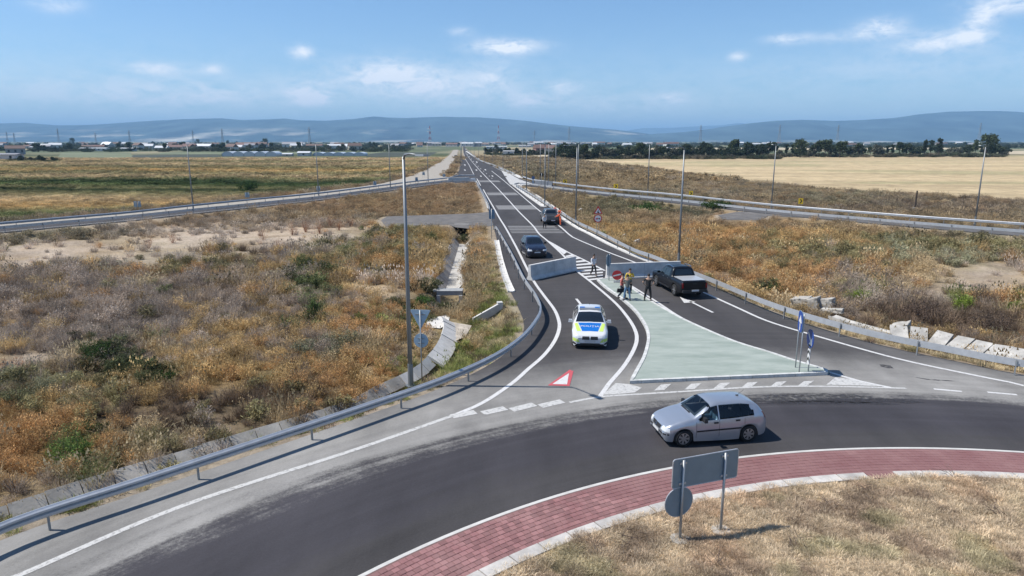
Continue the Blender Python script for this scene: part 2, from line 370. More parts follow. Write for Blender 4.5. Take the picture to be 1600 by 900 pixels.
def bands_left(U, V, wob):      # the fields left of the road, read upwards
    V = V + wob
    K = [(238, 'sage'), (242.5, 'dkgreen'), (246.5, 'olive'), (247.3, 'tan'), (251.0, 'tan'), (253, 'olive'), (257, 'tan'), (262, 'olive'), (267, 'ochre'), (271, 'olive'), (277, 'tan'), (281, 'olive'), (285, 'dkgreen'), (290, 'green'), (294, 'olive'), (297, 'dkgreen'), (302, 'olive'), (310, 'tan'), (322, 'ochre'), (330, 'olive'), (336, 'green'), (345, 'olive')]
    v = np.array([k[0] for k in K]); c = np.array([PAL[k[1]] for k in K])
    # the green reed strip sinks towards the right
    return np.stack([np.interp(V, v, c[:, i]) for i in range(3)], -1)
def bands_right(U, V, wob):
    V = V + wob
    K = [(236, 'tan'), (245, 'olive'), (249, 'straw'), (262, 'straw'), (300, 'straw'), (330, 'straw')]
    v = np.array([k[0] for k in K]); c = np.array([PAL[k[1]] for k in K])
    return np.stack([np.interp(V, v, c[:, i]) for i in range(3)], -1)
RAMP_TOP_L = ([-300, 0, 100, 200, 300, 400, 500, 560, 600, 640, 668, 690, 703, 709], [372, 350, 341, 332, 321, 310, 299, 292, 286, 276, 264, 252, 242, 234])
WHEAT_LOW = ([830, 860, 900, 960, 1060, 1130, 1200, 1300, 1400, 1500, 1600, 2000], [240, 247.5, 251, 258, 270, 279, 287, 296, 302, 308, 314, 340])
def soil(PX, PY):
    w, U, V = near_mix(PX, PY)
    c = (w @ PC) / w.sum(-1, keepdims=True)
    c = (c * 0.85 + 0.15 * np.array(PAL['tan'])) * (.47 + .45 * (w[..., PN.index('bare')] / w.sum(-1))[..., None])
    wob = (n3(PX, PY * .6, 30, 4) - .5) * 7 * np.clip((V - 240) / 30, .12, 1)
    lf = (U < 716) & (V < np.interp(U, *RAMP_TOP_L) + 1)
    cl = bands_left(U, V, wob); g = n1(PX, PY * .5, 9, 4)[..., None]
    cl = cl * (0.50 + 0.46 * g)
    c = np.where(lf[..., None], cl, c)
    wl = np.interp(U, *WHEAT_LOW)
    rt = (U > 860) & (V < wl + (n2(PX, PY, 9, 2) - .5) * 2)
    streak = n2(PX * .12 + PY * .9, PX * .02, 6, 4)[..., None]
    cr = np.array((.55, .43, .26)) * (0.60 + 0.80 * streak) * (1 + 0 * U[..., None])
    gr = sstep(.56, .72, n4(PX * .25, PY, 16, 3))[..., None]
    cr = cr * (1 - gr * .6) + gr * .6 * np.array((.34, .32, .17))
    c = np.where(rt[..., None], cr, c)
    far = (V < 246)
    f2 = n4(PX, PY * .5, 160, 4)[..., None]
    cf = np.array((.13, .155, .09)) * (1 - sstep(.52, .66, f2)) + np.array((.36, .31, .20)) * sstep(.52, .66, f2)
    fm = sstep(246, 238, V)[..., None] * np.where(U < 716, np.where(V[..., None].squeeze(-1) > 238, 0.55, 1.0), 1.0)[..., None]
    c = c * (1 - fm) + cf * fm
    return c, w, U, V, lf, rt

def grid_mesh():
    ang = np.concatenate([np.linspace(-180, -58, 40, endpoint=False), np.linspace(-58, -42, 24, endpoint=False), np.linspace(-42, 42, 400, endpoint=False), np.linspace(42, 58, 24, endpoint=False), np.linspace(58, 180, 40, endpoint=False)])
    rad = np.concatenate([[1.0, 4.0, 8.0, 10.5], np.geomspace(12.0, 120, 250), np.geomspace(120, 1500, 190)[1:], np.geomspace(1500, 42000, 60)[1:]])
    A, Q = np.meshgrid(np.radians(ang), rad)
    PX = np.sin(A) * Q; PY = np.cos(A) * Q
    dp = paved_dist(PX, PY); Zg = ground_z(PX, PY, dp)
    c, w, U, V, lf, rt = soil(PX, PY)
    # pale dusty gravel verge beside the asphalt
    vg = (sstep(1.1, 0.2, dp) * (0.55 + 0.6 * n3(PX, PY, 1.5, 3)))[..., None]
    c = c * (1 - vg * .8) + vg * .8 * np.array((.36, .31, .25))
    r = np.hypot(PX - C0.x, PY - C0.y)
    ci = np.array((.44, .335, .19)) * (0.7 + 0.6 * n1(PX, PY, .9, 4))[..., None]
    c = np.where((r < R_IN)[..., None], ci, c)
    nr, na = PX.shape
    vs = np.stack([PX, PY, Zg], -1).reshape(-1, 3)
    i = np.arange(nr - 1)[:, None] * na + np.arange(na)[None, :]; j = np.arange(nr - 1)[:, None] * na + (np.arange(na)[None, :] + 1) % na
    fs = np.stack([i, j, j + na, i + na], -1).reshape(-1, 4)[:, ::-1]
    me = bpy.data.meshes.new('ground'); me.vertices.add(len(vs) + 1); me.vertices.foreach_set('co', np.concatenate([vs.ravel(), [0, 0, .3]]))
    cap = np.array([[k, (k + 1) % na, len(vs)] for k in range(na)])[:, ::-1]
    nl = len(fs) * 4 + len(cap) * 3; me.loops.add(nl); me.loops.foreach_set('vertex_index', np.concatenate([fs.ravel(), cap.ravel()]))
    me.polygons.add(len(fs) + len(cap))
    me.polygons.foreach_set('loop_start', np.concatenate([np.arange(len(fs)) * 4, len(fs) * 4 + np.arange(len(cap)) * 3]))
    me.polygons.foreach_set('use_smooth', [True] * (len(fs) + len(cap)))
    me.update(calc_edges=True); me.validate()
    at = me.color_attributes.new('soil', 'FLOAT_COLOR', 'POINT')
    cc = np.ones((len(vs) + 1, 4)); cc[:-1, :3] = c.reshape(-1, 3); cc[-1, :3] = .3; at.data.foreach_set('color', cc.ravel())
    return me
def ground_material():
    m = bpy.data.materials.new('dry_ground'); m.use_nodes = True; t = m.node_tree; b = t.nodes['Principled BSDF']; b.inputs['Roughness'].default_value = 0.95; b.inputs['Specular IOR Level'].default_value = 0.1
    a = t.nodes.new('ShaderNodeAttribute'); a.attribute_name = 'soil'
    g = t.nodes.new('ShaderNodeNewGeometry')
    def nz(s, det, stretch=None):
        n = t.nodes.new('ShaderNodeTexNoise'); n.inputs['Scale'].default_value = s; n.inputs['Detail'].default_value = det; n.inputs['Roughness'].default_value = .7
        if stretch:
            mp = t.nodes.new('ShaderNodeMapping'); mp.inputs['Scale'].default_value = stretch; t.links.new(g.outputs['Position'], mp.inputs[0]); t.links.new(mp.outputs[0], n.inputs['Vector'])
        else: t.links.new(g.outputs['Position'], n.inputs['Vector'])
        return n.outputs['Fac']
    k = mnode(t, 'ADD', mnode(t, 'MULTIPLY', nz(3.5, 8), .9), mnode(t, 'MULTIPLY', nz(.22, 8), .9))
    k = mnode(t, 'MULTIPLY_ADD', mnode(t, 'SUBTRACT', k, .9), 1.6 * GS, GS)
    k = mnode(t, 'MAXIMUM', k, .25)
    s = t.nodes.new('ShaderNodeVectorMath'); s.operation = 'SCALE'; t.links.new(a.outputs['Color'], s.inputs[0]); t.links.new(k, s.inputs['Scale'])
    t.links.new(s.outputs[0], b.inputs['Base Color'])
    bp = t.nodes.new('ShaderNodeBump'); bp.inputs['Strength'].default_value = .8; bp.inputs['Distance'].default_value = .12; t.links.new(nz(5, 6), bp.inputs['Height']); t.links.new(bp.outputs[0], b.inputs['Normal'])
    return m
gme = grid_mesh(); gme.materials.append(ground_material())
ground = bpy.data.objects.new('ground', gme); COL.objects.link(ground); ground['kind'] = 'structure'

# ------------------------------------------------------------------ asphalt
def asphalt_material():
    m = bpy.data.materials.new('asphalt'); m.use_nodes = True; t = m.node_tree; b = t.nodes['Principled BSDF']
    g = t.nodes.new('ShaderNodeNewGeometry'); sp = t.nodes.new('ShaderNodeSeparateXYZ'); t.links.new(g.outputs['Position'], sp.inputs[0])
    def nz(s, det, stretch=None, rough=.6):
        n = t.nodes.new('ShaderNodeTexNoise'); n.inputs['Scale'].default_value = s; n.inputs['Detail'].default_value = det; n.inputs['Roughness'].default_value = rough
        if stretch:
            mp = t.nodes.new('ShaderNodeMapping'); mp.inputs['Scale'].default_value = stretch; t.links.new(g.outputs['Position'], mp.inputs[0]); t.links.new(mp.outputs[0], n.inputs['Vector'])
        else: t.links.new(g.outputs['Position'], n.inputs['Vector'])
        return n.outputs['Fac']
    def ss(a, b_, x):
        n = t.nodes.new('ShaderNodeMapRange'); n.interpolation_type = 'SMOOTHSTEP'; n.inputs['From Min'].default_value = a; n.inputs['From Max'].default_value = b_
        n.inputs['To Min'].default_value = 0; n.inputs['To Max'].default_value = 1; t.links.new(x, n.inputs['Value']); return n.outputs[0]
    dx = mnode(t, 'SUBTRACT', sp.outputs[0], C0.x); dy = mnode(t, 'SUBTRACT', sp.outputs[1], C0.y)
    r = mnode(t, 'SQRT', mnode(t, 'ADD', mnode(t, 'MULTIPLY', dx, dx), mnode(t, 'MULTIPLY', dy, dy)))
    th = mnode(t, 'ARCTAN2', dy, dx)
    # polar noise: streaks that run round the circle
    pc = t.nodes.new('ShaderNodeCombineXYZ'); t.links.new(mnode(t, 'MULTIPLY', th, 3.2), pc.inputs[0]); t.links.new(mnode(t, 'MULTIPLY', r, 2.2), pc.inputs[1])
    pn = t.nodes.new('ShaderNodeTexNoise'); pn.inputs['Scale'].default_value = 1; pn.inputs['Detail'].default_value = 6; t.links.new(pc.outputs[0], pn.inputs['Vector'])
    rn = mnode(t, 'ADD', r, mnode(t, 'MULTIPLY_ADD', pn.outputs['Fac'], 2.6, -1.3))
    rn = mnode(t, 'ADD', rn, mnode(t, 'ADD', mnode(t, 'MULTIPLY_ADD', nz(.9, 6), 1.4, -.7), mnode(t, 'MULTIPLY_ADD', nz(7, 5, None, .8), 1.5, -.75)))
    dust = mnode(t, 'MULTIPLY', ss(28.1, 29.9, rn), ss(36.5, 31.5, rn))
    rightward = ss(1.35, .75, th)          # less dust towards the exit on the right
    dust = mnode(t, 'MULTIPLY', dust, mnode(t, 'MULTIPLY_ADD', rightward, -.5, 1.0))
    dust = mnode(t, 'MULTIPLY', dust, mnode(t, 'MULTIPLY_ADD', nz(.5, 7), 1.1, .42), clamp=True)
    dust = mnode(t, 'MAXIMUM', dust, mnode(t, 'MULTIPLY', mnode(t, 'MULTIPLY', ss(26.6, 28.4, rn), ss(1.62, 1.25, th)), mnode(t, 'MULTIPLY', nz(.6, 6), .62)))
    polish = mnode(t, 'MULTIPLY', mnode(t, 'MULTIPLY', ss(24.8, 26.4, rn), ss(29.3, 28.4, rn)), .85)
    f = t.nodes.new('ShaderNodeMixRGB'); f.inputs[1].default_value = (.066, .062, .063, 1); f.inputs[2].default_value = (.29, .28, .262, 1); t.links.new(dust, f.inputs[0])
    f2 = t.nodes.new('ShaderNodeMixRGB'); f2.inputs[2].default_value = (.052, .049, .057, 1); t.links.new(polish, f2.inputs[0]); t.links.new(f.outputs[0], f2.inputs[1])
    k = mnode(t, 'ADD', mnode(t, 'MULTIPLY', nz(.35, 7, (1, .25, 1)), .75), mnode(t, 'ADD', mnode(t, 'MULTIPLY', pn.outputs['Fac'], .35), mnode(t, 'MULTIPLY', nz(14, 6, None, .95), .65)))
    k = mnode(t, 'MULTIPLY_ADD', mnode(t, 'SUBTRACT', k, .875), 1.7 * GS, GS)
    s = t.nodes.new('ShaderNodeVectorMath'); s.operation = 'SCALE'; t.links.new(f2.outputs[0], s.inputs[0]); t.links.new(k, s.inputs['Scale'])
    t.links.new(s.outputs[0], b.inputs['Base Color']); b.inputs['Roughness'].default_value = .88; b.inputs['Specular IOR Level'].default_value = .25
    bp = t.nodes.new('ShaderNodeBump'); bp.inputs['Strength'].default_value = .35; bp.inputs['Distance'].default_value = .01; t.links.new(nz(60, 3), bp.inputs['Height']); t.links.new(bp.outputs[0], b.inputs['Normal'])
    return m
ASPH = asphalt_material()
def walled_sheet(name, poly, z, m):
    o = sheet(name, poly, z, m)
    return o
walled_sheet('side_road', side_R + side_R2, -0.008, ASPH)
walled_sheet('side_road', side_L + side_L2, -0.012, ASPH)
walled_sheet('side_road', accel, -0.020, ASPH)
DUSTY = mat('dusty_asphalt', (.10, .095, .09), .9, var=.35, scale=.7, col2=(.21, .19, .17))
walled_sheet('side_road', stub_L, -0.016, DUSTY)
walled_sheet('side_road', stub_R, -0.016, DUSTY)
walled_sheet('main_road', MAIN, 0.0, ASPH)
mb = MB(); a = arc(23.9, 0, 360, 240)[:-1]; b_ = arc(31.4, 0, 360, 240)[:-1]
mb.add([(p.x, p.y, .004) for p in a + b_], [(i, (i + 1) % 240, 240 + (i + 1) % 240, 240 + i)[::-1] for i in range(240)])
tag(mb.build('roundabout_road', ASPH), kind='structure')
GRAV = mat('pale_gravel', (.40, .36, .30), .95, var=.3, scale=1.2, bump=.5, bscale=20)
CONC = mat('concrete', (.50, .48, .44), .85, var=.22, scale=2.2, bump=.25, bscale=30, objvar=.12)
CONCW = mat('pale_concrete', (.68, .66, .62), .85, var=.14, scale=2.5, bump=.2, bscale=30, objvar=.08)
sheet('gravel_path', path, -0.026, GRAV)

# ------------------------------------------------------------------ painted markings
def paint_material(name, col, wear=.5):
    m = bpy.data.materials.new(name); m.use_nodes = True; t = m.node_tree; b = t.nodes['Principled BSDF']
    g = t.nodes.new('ShaderNodeNewGeometry')
    n = t.nodes.new('ShaderNodeTexNoise'); n.inputs['Scale'].default_value = 7; n.inputs['Detail'].default_value = 9; n.inputs['Roughness'].default_value = .75; t.links.new(g.outputs['Position'], n.inputs['Vector'])
    r = t.nodes.new('ShaderNodeValToRGB'); r.color_ramp.elements[0].position = .22 + wear * .16; r.color_ramp.elements[1].position = .40 + wear * .2
    r.color_ramp.elements[0].color = (.11, .105, .10, 1); r.color_ramp.elements[1].color = (*(c * .70 for c in col), 1)
    t.links.new(n.outputs['Fac'], r.inputs[0]); t.links.new(r.outputs[0], b.inputs['Base Color']); b.inputs['Roughness'].default_value = .7
    return m
PAINT = paint_material('road_paint', (.76, .75, .73), .35); PAINTW = paint_material('worn_road_paint', (.66, .65, .62), .5); REDP = paint_material('red_road_paint', (.66, .10, .12), .5)
GREYB = mat('grey_rumble_coating', (.22, .215, .21), .85, var=.15, scale=2)
def line(pts, w=.15, z=.009, m=PAINT, step=.5, name='road_line', raw=False, lift=0):
    P = pts if raw else crom(px(pts), step)
    mb = MB(); ribbon(mb, P, w, z + lift); return tag(mb.build(name, m, fixn=False), kind='structure')
# approach lane, left edge line flowing into the roundabout's outer line
line([(714, 647), (755, 629), (800, 599), (825, 577), (850, 555), (867, 532), (874, 512), (872, 497), (865, 482), (850, 462), (835, 441), (822, 417), (806, 385), (790, 356), (780, 340), (770, 322), (763, 310), (755, 296)], .2)
line([(751, 290), (745, 279)], .2); line([(740, 272), (733, 258), (727, 248), (724.6, 240)], .2)
outer = [G(-120, 965), G(33, 898), G(287, 790), G(533, 710), G(630, 677), G(712, 648)]
line(crom([Vector((-17.5, 4, 0))] + outer, .5), .2, .010, PAINTW, raw=True)
OUTR = crom(px([(890, 629), (940, 620), (1000, 616), (1066, 612), (1183, 605), (1300, 604), (1416, 607)]), .4)
line(OUTR, .16, .010, PAINTW, raw=True)
line([(1459, 608), (1503, 612)], .16, .010); line([(1543, 613), (1589, 617)], .16, .010)
line([(1640, 622), (1690, 630)], .16, .010); line([(1740, 640), (1790, 652)], .16, .010)
for a_, b_ in (((706, 651), (743, 644)), ((754, 646), (790, 638)), ((799, 641), (835, 632)), ((844, 635), (879, 627))):
    line([a_, b_], .42, .013, PAINTW)
# centre line and the two lines round the painted gore
line([(952, 599), (975, 572), (990, 547), (995, 530), (992, 515), (980, 495), (960, 472), (925, 442), (900, 422), (880, 399), (855, 376), (842, 365), (832, 352), (810, 330), (792, 310), (775, 292), (760, 277), (745, 261), (734, 248), (727, 238)], .2)
line([(938, 619), (952, 599)], .2)
line([(945, 423), (912, 406), (887, 394), (866, 382), (855, 376)], .2, .013)
# right lane, outer edge
line([(1576, 597), (1525, 587), (1400, 560), (1275, 525), (1200, 502), (1150, 480), (1097, 456), (1050, 437), (994, 411), (950, 394), (902, 374), (890, 367), (875, 354), (851, 336), (820, 310), (800, 293), (782, 278), (768, 267)], .2, .011)
line([(1600, 603), (1576, 597)], .2, .011); line([(1600, 603), (1720, 628)], .2, .011)
# right lane, line beside the island, down to the island tip and out to the roundabout line
line([(985, 446), (1025, 471), (1060, 494), (1100, 514), (1150, 535), (1200, 552), (1250, 568), (1300, 583), (1345, 596), (1392, 606)], .18, .011)
# gore: white nose, then bars
def poly_mark(pts, m=PAINT, z=.012, name='road_marking'): return sheet(name, px(pts), z, m)
poly_mark([(857, 377.5), (866, 383), (886, 394), (881, 397.5)])
gl = lambda v: np.interp(v, [396, 422, 442, 450], [879, 900, 925, 934]); gr_ = lambda v: np.interp(v, [394, 406, 422, 436], [887, 912, 943, 943])
for k in range(9):
    v0 = 398.2 + k * 4.55; v1 = v0 + 2.1
    poly_mark([(gl(v0 + 1.5) + 1.5, v0 + 1.7), (gr_(v0) - 1, v0 - .8), (gr_(v1) - 1, v1 - .8), (gl(v1 + 1.5) + 1.5, v1 + 1.7)])
# gores at the mouth of the roundabout
poly_mark([(942, 617), (962, 599), (983, 600.5), (1003, 606), (992, 613.5), (960, 616.5)], PAINTW)
for u in (1036, 1083, 1128, 1171, 1216, 1259):
    poly_mark([(u - 14, 610.5 - (u - 1036) * .028), (u - 3, 601 - (u - 1036) * .022), (u + 13, 600 - (u - 1036) * .022), (u + 2, 609.5 - (u - 1036) * .028)], PAINTW)
poly_mark([(1291, 601.5), (1305, 590), (1325, 592), (1378, 604), (1340, 602.5)], PAINTW)
# give way triangle and arrows
poly_mark([(856, 602.5), (890, 578), (896, 580), (890, 603.5)], REDP, .012); poly_mark([(863, 600.5), (889, 583.5), (886, 601)], PAINT, .016)
line([(900.5, 467), (911, 480)], .17, .012); poly_mark([(904.5, 482.3), (922, 481.6), (925, 486.5), (921.5, 492), (914, 492)])
line([(1114, 488.5), (1078, 471)], .17, .012); poly_mark([(1062, 464), (1087, 472.3), (1069, 473.5)])
# faint wear and rumble bands across the road
def band(v0, v1, ul, ur, m=GREYB): poly_mark([(ul[0], v0), (ur[0], v0), (ur[1], v1), (ul[1], v1)], m, .006, 'rumble_band')
band(282, 284.5, (747, 750), (779, 783)); band(301, 305, (760, 763), (805, 811)); band(321, 327.3, (774, 778.5), (832, 839.5))
band(353, 354.6, (793, 794), (866, 868)); band(355.6, 357, (794, 795), (869, 871)); band(358, 359.4, (795.5, 796.5), (873, 875)); band(360.6, 361.8, (797, 798), (877, 879)); band(363, 364.2, (798.5, 799.5), (880, 882))
poly_mark([(783, 266), (795, 270.5), (812, 281), (838, 288.5), (815, 289.2), (806, 289.8), (797, 288), (791, 279)], PAINTW)
line([(770, 259.8), (785, 267.5), (800, 274.5), (815, 281.5), (830, 286.3), (860, 290.5), (900, 296), (963, 303), (1060, 312), (1200, 328), (1400, 346), (1600, 361.5)], .15, .002)
line([(745, 283.6), (700, 285.3), (650, 291), (600, 298), (500, 311.5), (400, 322.5), (300, 333), (200, 344), (100, 353), (0, 362.2)], .15, .0)
line([(710, 350), (733, 350)], .2, -.008)
for i in range(26):   # dashes and arrows far up the road
    v = 231 + i * 1.9
    u = np.interp(v, [229, 240, 250, 262, 278], [726, 729.5, 737.5, 749, 768]); poly_mark([(u - .4, v), (u + .6, v), (u + 1.6, v + .8), (u + .5, v + .8)]) if i % 2 else None
for (u, v) in ((744, 266), (751, 275.5), (758, 265.5), (769, 275.3), (744.5, 253.5), (726, 266), (726, 258), (790, 276)): poly_mark([(u - 1.2, v - 1), (u + .8, v - 1), (u + 2, v + .6), (u, v + .6)])

# ------------------------------------------------------------------ roundabout apron of red pavers and its kerb
MORT = mat('paver_joint_sand', (.20, .12, .11), .95, var=.2, scale=6)
PAV = mat('red_paver', (.25, .11, .11), .9, var=.3, scale=.9, col2=(.35, .19, .18), bump=.2, bscale=40, objvar=.22)
def ring(mb, r0, r1, z0, z1, a0=0, a1=360, n=240, mi=0):
    A = arc(r0, a0, a1, n); B = arc(r1, a0, a1, n); k = n + 1
    vs = [(p.x, p.y, z0) for p in A] + [(p.x, p.y, z1) for p in A] + [(p.x, p.y, z1) for p in B] + [(p.x, p.y, z0) for p in B]
    fs = []
    for i in range(n):
        fs += [(i, i + 1, k + i + 1, k + i), (k + i, k + i + 1, 2 * k + i + 1, 2 * k + i), (2 * k + i, 2 * k + i + 1, 3 * k + i + 1, 3 * k + i)]
    mb.add(vs, fs, mi)
mb = MB(); ring(mb, R_IN - .05, R_OUT - .02, -.05, .045)
apron = mb.build('apron', MORT); apron['kind'] = 'structure'
rows = 9; rw = (R_OUT - .12 - R_IN) / rows
pm = MB(); pm.box((0, 0, 0), (rw - .012, .188, .022)); pme = pm.mesh('paver', PAV)
bmx = bmesh.new(); bmx.from_mesh(pme); bmesh.ops.bevel(bmx, geom=[e for e in bmx.edges if all(v.co.z > 0 for v in e.verts)], offset=.006, segments=1, affect='EDGES'); bmx.to_mesh(pme); bmx.free()
cand = []
for i in range(rows):
    r = R_IN + .03 + rw * (i + .5); n = int(2 * math.pi * r / .2)
    for j in range(n):
        th = (j + (.5 if i % 2 else 0)) / n * 2 * math.pi; x = C0.x + r * math.cos(th); y = C0.y + r * math.sin(th)
        if y < 8: continue
        cand.append((x * x + y * y, x, y, th))
cand.sort()
seen = []; rest = []
for c in cand:
    u, v = to_px(np.array(c[1]), np.array(c[2]), 0.06)
    (seen if (0 < u < 1600 and v < 900 and len(seen) < 300) else rest).append(c)
for (_, x, y, th) in seen:
    o = bpy.data.objects.new('paver', pme); COL.objects.link(o); o.parent = apron; o.location = (x, y, .052 + random.uniform(-.002, .003)); o.rotation_euler = (random.uniform(-.01, .01), random.uniform(-.01, .01), th + random.uniform(-.01, .01))
bv = np.array([v.co[:] for v in pme.vertices]); bf = [tuple(p.vertices) for p in pme.polygons]; mb = MB()
mb = MB()
for (_, x, y, th) in rest:
    c, s = math.cos(th), math.sin(th); z = .052 + random.uniform(-.002, .003)
    mb.add([(x + p[0] * c - p[1] * s, y + p[0] * s + p[1] * c, z + p[2]) for p in bv], bf)
tag(mb.build('paver_field', PAV, apron, fixn=False), kind='stuff')
mb = MB(); ring(mb, R_OUT - .02, R_OUT + .10, -.04, .05); tag(mb.build('apron_edging', CONCW), kind='structure')
KERBC = mat('dusty_kerb', (.56, .53, .49), .9, var=.28, scale=2.2, bump=.3, bscale=25, objvar=.12)
kerb = empty('island_kerb'); kerb['kind'] = 'structure'; kerb.name = 'island_kerb'
kn = 150
for i in range(kn):
    a0 = 360 * i / kn; a1 = 360 * (i + 1) / kn - .10
    mid = arc(R_IN, (a0 + a1) / 2, (a0 + a1) / 2, 1)[0]
    if mid.y < 5: continue
    mb = MB(); ring(mb, R_IN - .42, R_IN - .02, -.05, .135 + random.uniform(-.004, .004), a0, a1, 2)
    A = arc(R_IN - .42, a0, a1, 2); B = arc(R_IN - .02, a0, a1, 2)
    for q in (0, 2): mb.add([(A[q].x, A[q].y, -.05), (B[q].x, B[q].y, -.05), (B[q].x, B[q].y, .135), (A[q].x, A[q].y, .135)], [(0, 1, 2, 3)])
    mb.build('kerb_stone', KERBC if random.random() > .07 else PAV, kerb)

# ------------------------------------------------------------------ green traffic island
isl_px = [(933, 438.5), (939, 445), (950, 454), (970, 468), (990, 486), (1002, 502), (1010, 518), (1011.5, 535), (1005, 560), (994, 581), (984, 599.5), (1292, 586), (1296, 583), (1285, 579), (1240, 566), (1200, 552.5), (1150, 537), (1100, 516), (1058, 496), (1015, 471), (985, 450), (978, 440), (960, 436.5)]
ISL = px(isl_px)
k1 = crom([ISL[i] for i in range(0, 11)], .35); k2 = [ISL[10].lerp(ISL[11], i / 24) for i in range(25)]; k3 = crom([ISL[i] for i in range(11, 23)] + [ISL[0]], .35)
outl = k1[:-1] + k2[:-1] + k3[:-1]
cw = sum(outl[i].x * outl[(i + 1) % len(outl)].y - outl[(i + 1) % len(outl)].x * outl[i].y for i in range(len(outl))) < 0
GREENC = mat('green_painted_concrete', (.26, .315, .272), .85, var=.4, scale=.8, col2=(.42, .465, .415), bump=.25, bscale=14, stretch=(.6, 1.6, 1), detail=14)
mb = MB(); mb.prism([(p.x, p.y) for p in outl], -.05, .12)
isl = mb.build('traffic_island', GREENC); isl['kind'] = 'structure'
KW = mat('kerb_white_paint', (.66, .66, .63), .7, var=.25, scale=4, objvar=.06)
ik = empty('traffic_island_kerb'); ik['kind'] = 'structure'
loop = outl + [outl[0]]; S = arclen(loop); tot_ = S[-1]; nst = int(tot_ / 1.0)
for i in range(nst):
    P = cut(loop, i * tot_ / nst + .01, (i + 1) * tot_ / nst - .01, .35)
    sgn = 1 if cw else -1
    A = offset(P, .03 * sgn); B = offset(P, -.13 * sgn); n = len(P); mb = MB()
    vs = [(p.x, p.y, -.04) for p in A] + [(p.x, p.y, .145) for p in A] + [(p.x, p.y, .145) for p in B] + [(p.x, p.y, -.04) for p in B]
    fs = []
    for q in range(n - 1): fs += [(q, q + 1, n + q + 1, n + q), (n + q, n + q + 1, 2 * n + q + 1, 2 * n + q), (2 * n + q, 2 * n + q + 1, 3 * n + q + 1, 3 * n + q)]
    fs += [(0, n, 2 * n, 3 * n), (n - 1, 4 * n - 1, 3 * n - 1, 2 * n - 1)]
    mb.add(vs, fs); mb.build('kerb_stone', KW, ik)

# painted shadow streaks across the ring, and stains on the asphalt
SHADE_STAIN = mat('shadow_and_stain', (.045, .043, .048), .8, var=.25, scale=3)
t_ = SHADE_STAIN.node_tree; n_ = t_.nodes.new('ShaderNodeTexNoise'); n_.inputs['Scale'].default_value = 5; n_.inputs['Detail'].default_value = 7; g_ = t_.nodes.new('ShaderNodeNewGeometry'); t_.links.new(g_.outputs['Position'], n_.inputs['Vector'])
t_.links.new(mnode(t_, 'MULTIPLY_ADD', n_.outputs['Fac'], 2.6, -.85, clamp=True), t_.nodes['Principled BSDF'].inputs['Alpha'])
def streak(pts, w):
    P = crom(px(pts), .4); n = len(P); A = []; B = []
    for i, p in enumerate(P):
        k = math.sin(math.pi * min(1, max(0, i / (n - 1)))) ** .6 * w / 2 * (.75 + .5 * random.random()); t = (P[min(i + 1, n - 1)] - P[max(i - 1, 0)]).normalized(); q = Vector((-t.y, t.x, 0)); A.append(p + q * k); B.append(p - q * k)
    mb = MB(); mb.add([(p.x, p.y, .0075) for p in A + B], [(n + i, n + i + 1, i + 1, i) for i in range(n - 1)]); tag(mb.build('shadow_stain_mark', SHADE_STAIN, fixn=False), kind='structure')
streak([(1120, 628), (1200, 623.5), (1280, 622.5), (1360, 624), (1450, 629.5)], .95); streak([(1180, 631), (1260, 629), (1340, 630), (1410, 632)], .4)  # thin shadow across the ring, painted as dark ribbons
streak([(1374, 569), (1384, 572.5), (1398, 577)], .5); streak([(1420, 588), (1450, 593), (1500, 596)], .16)
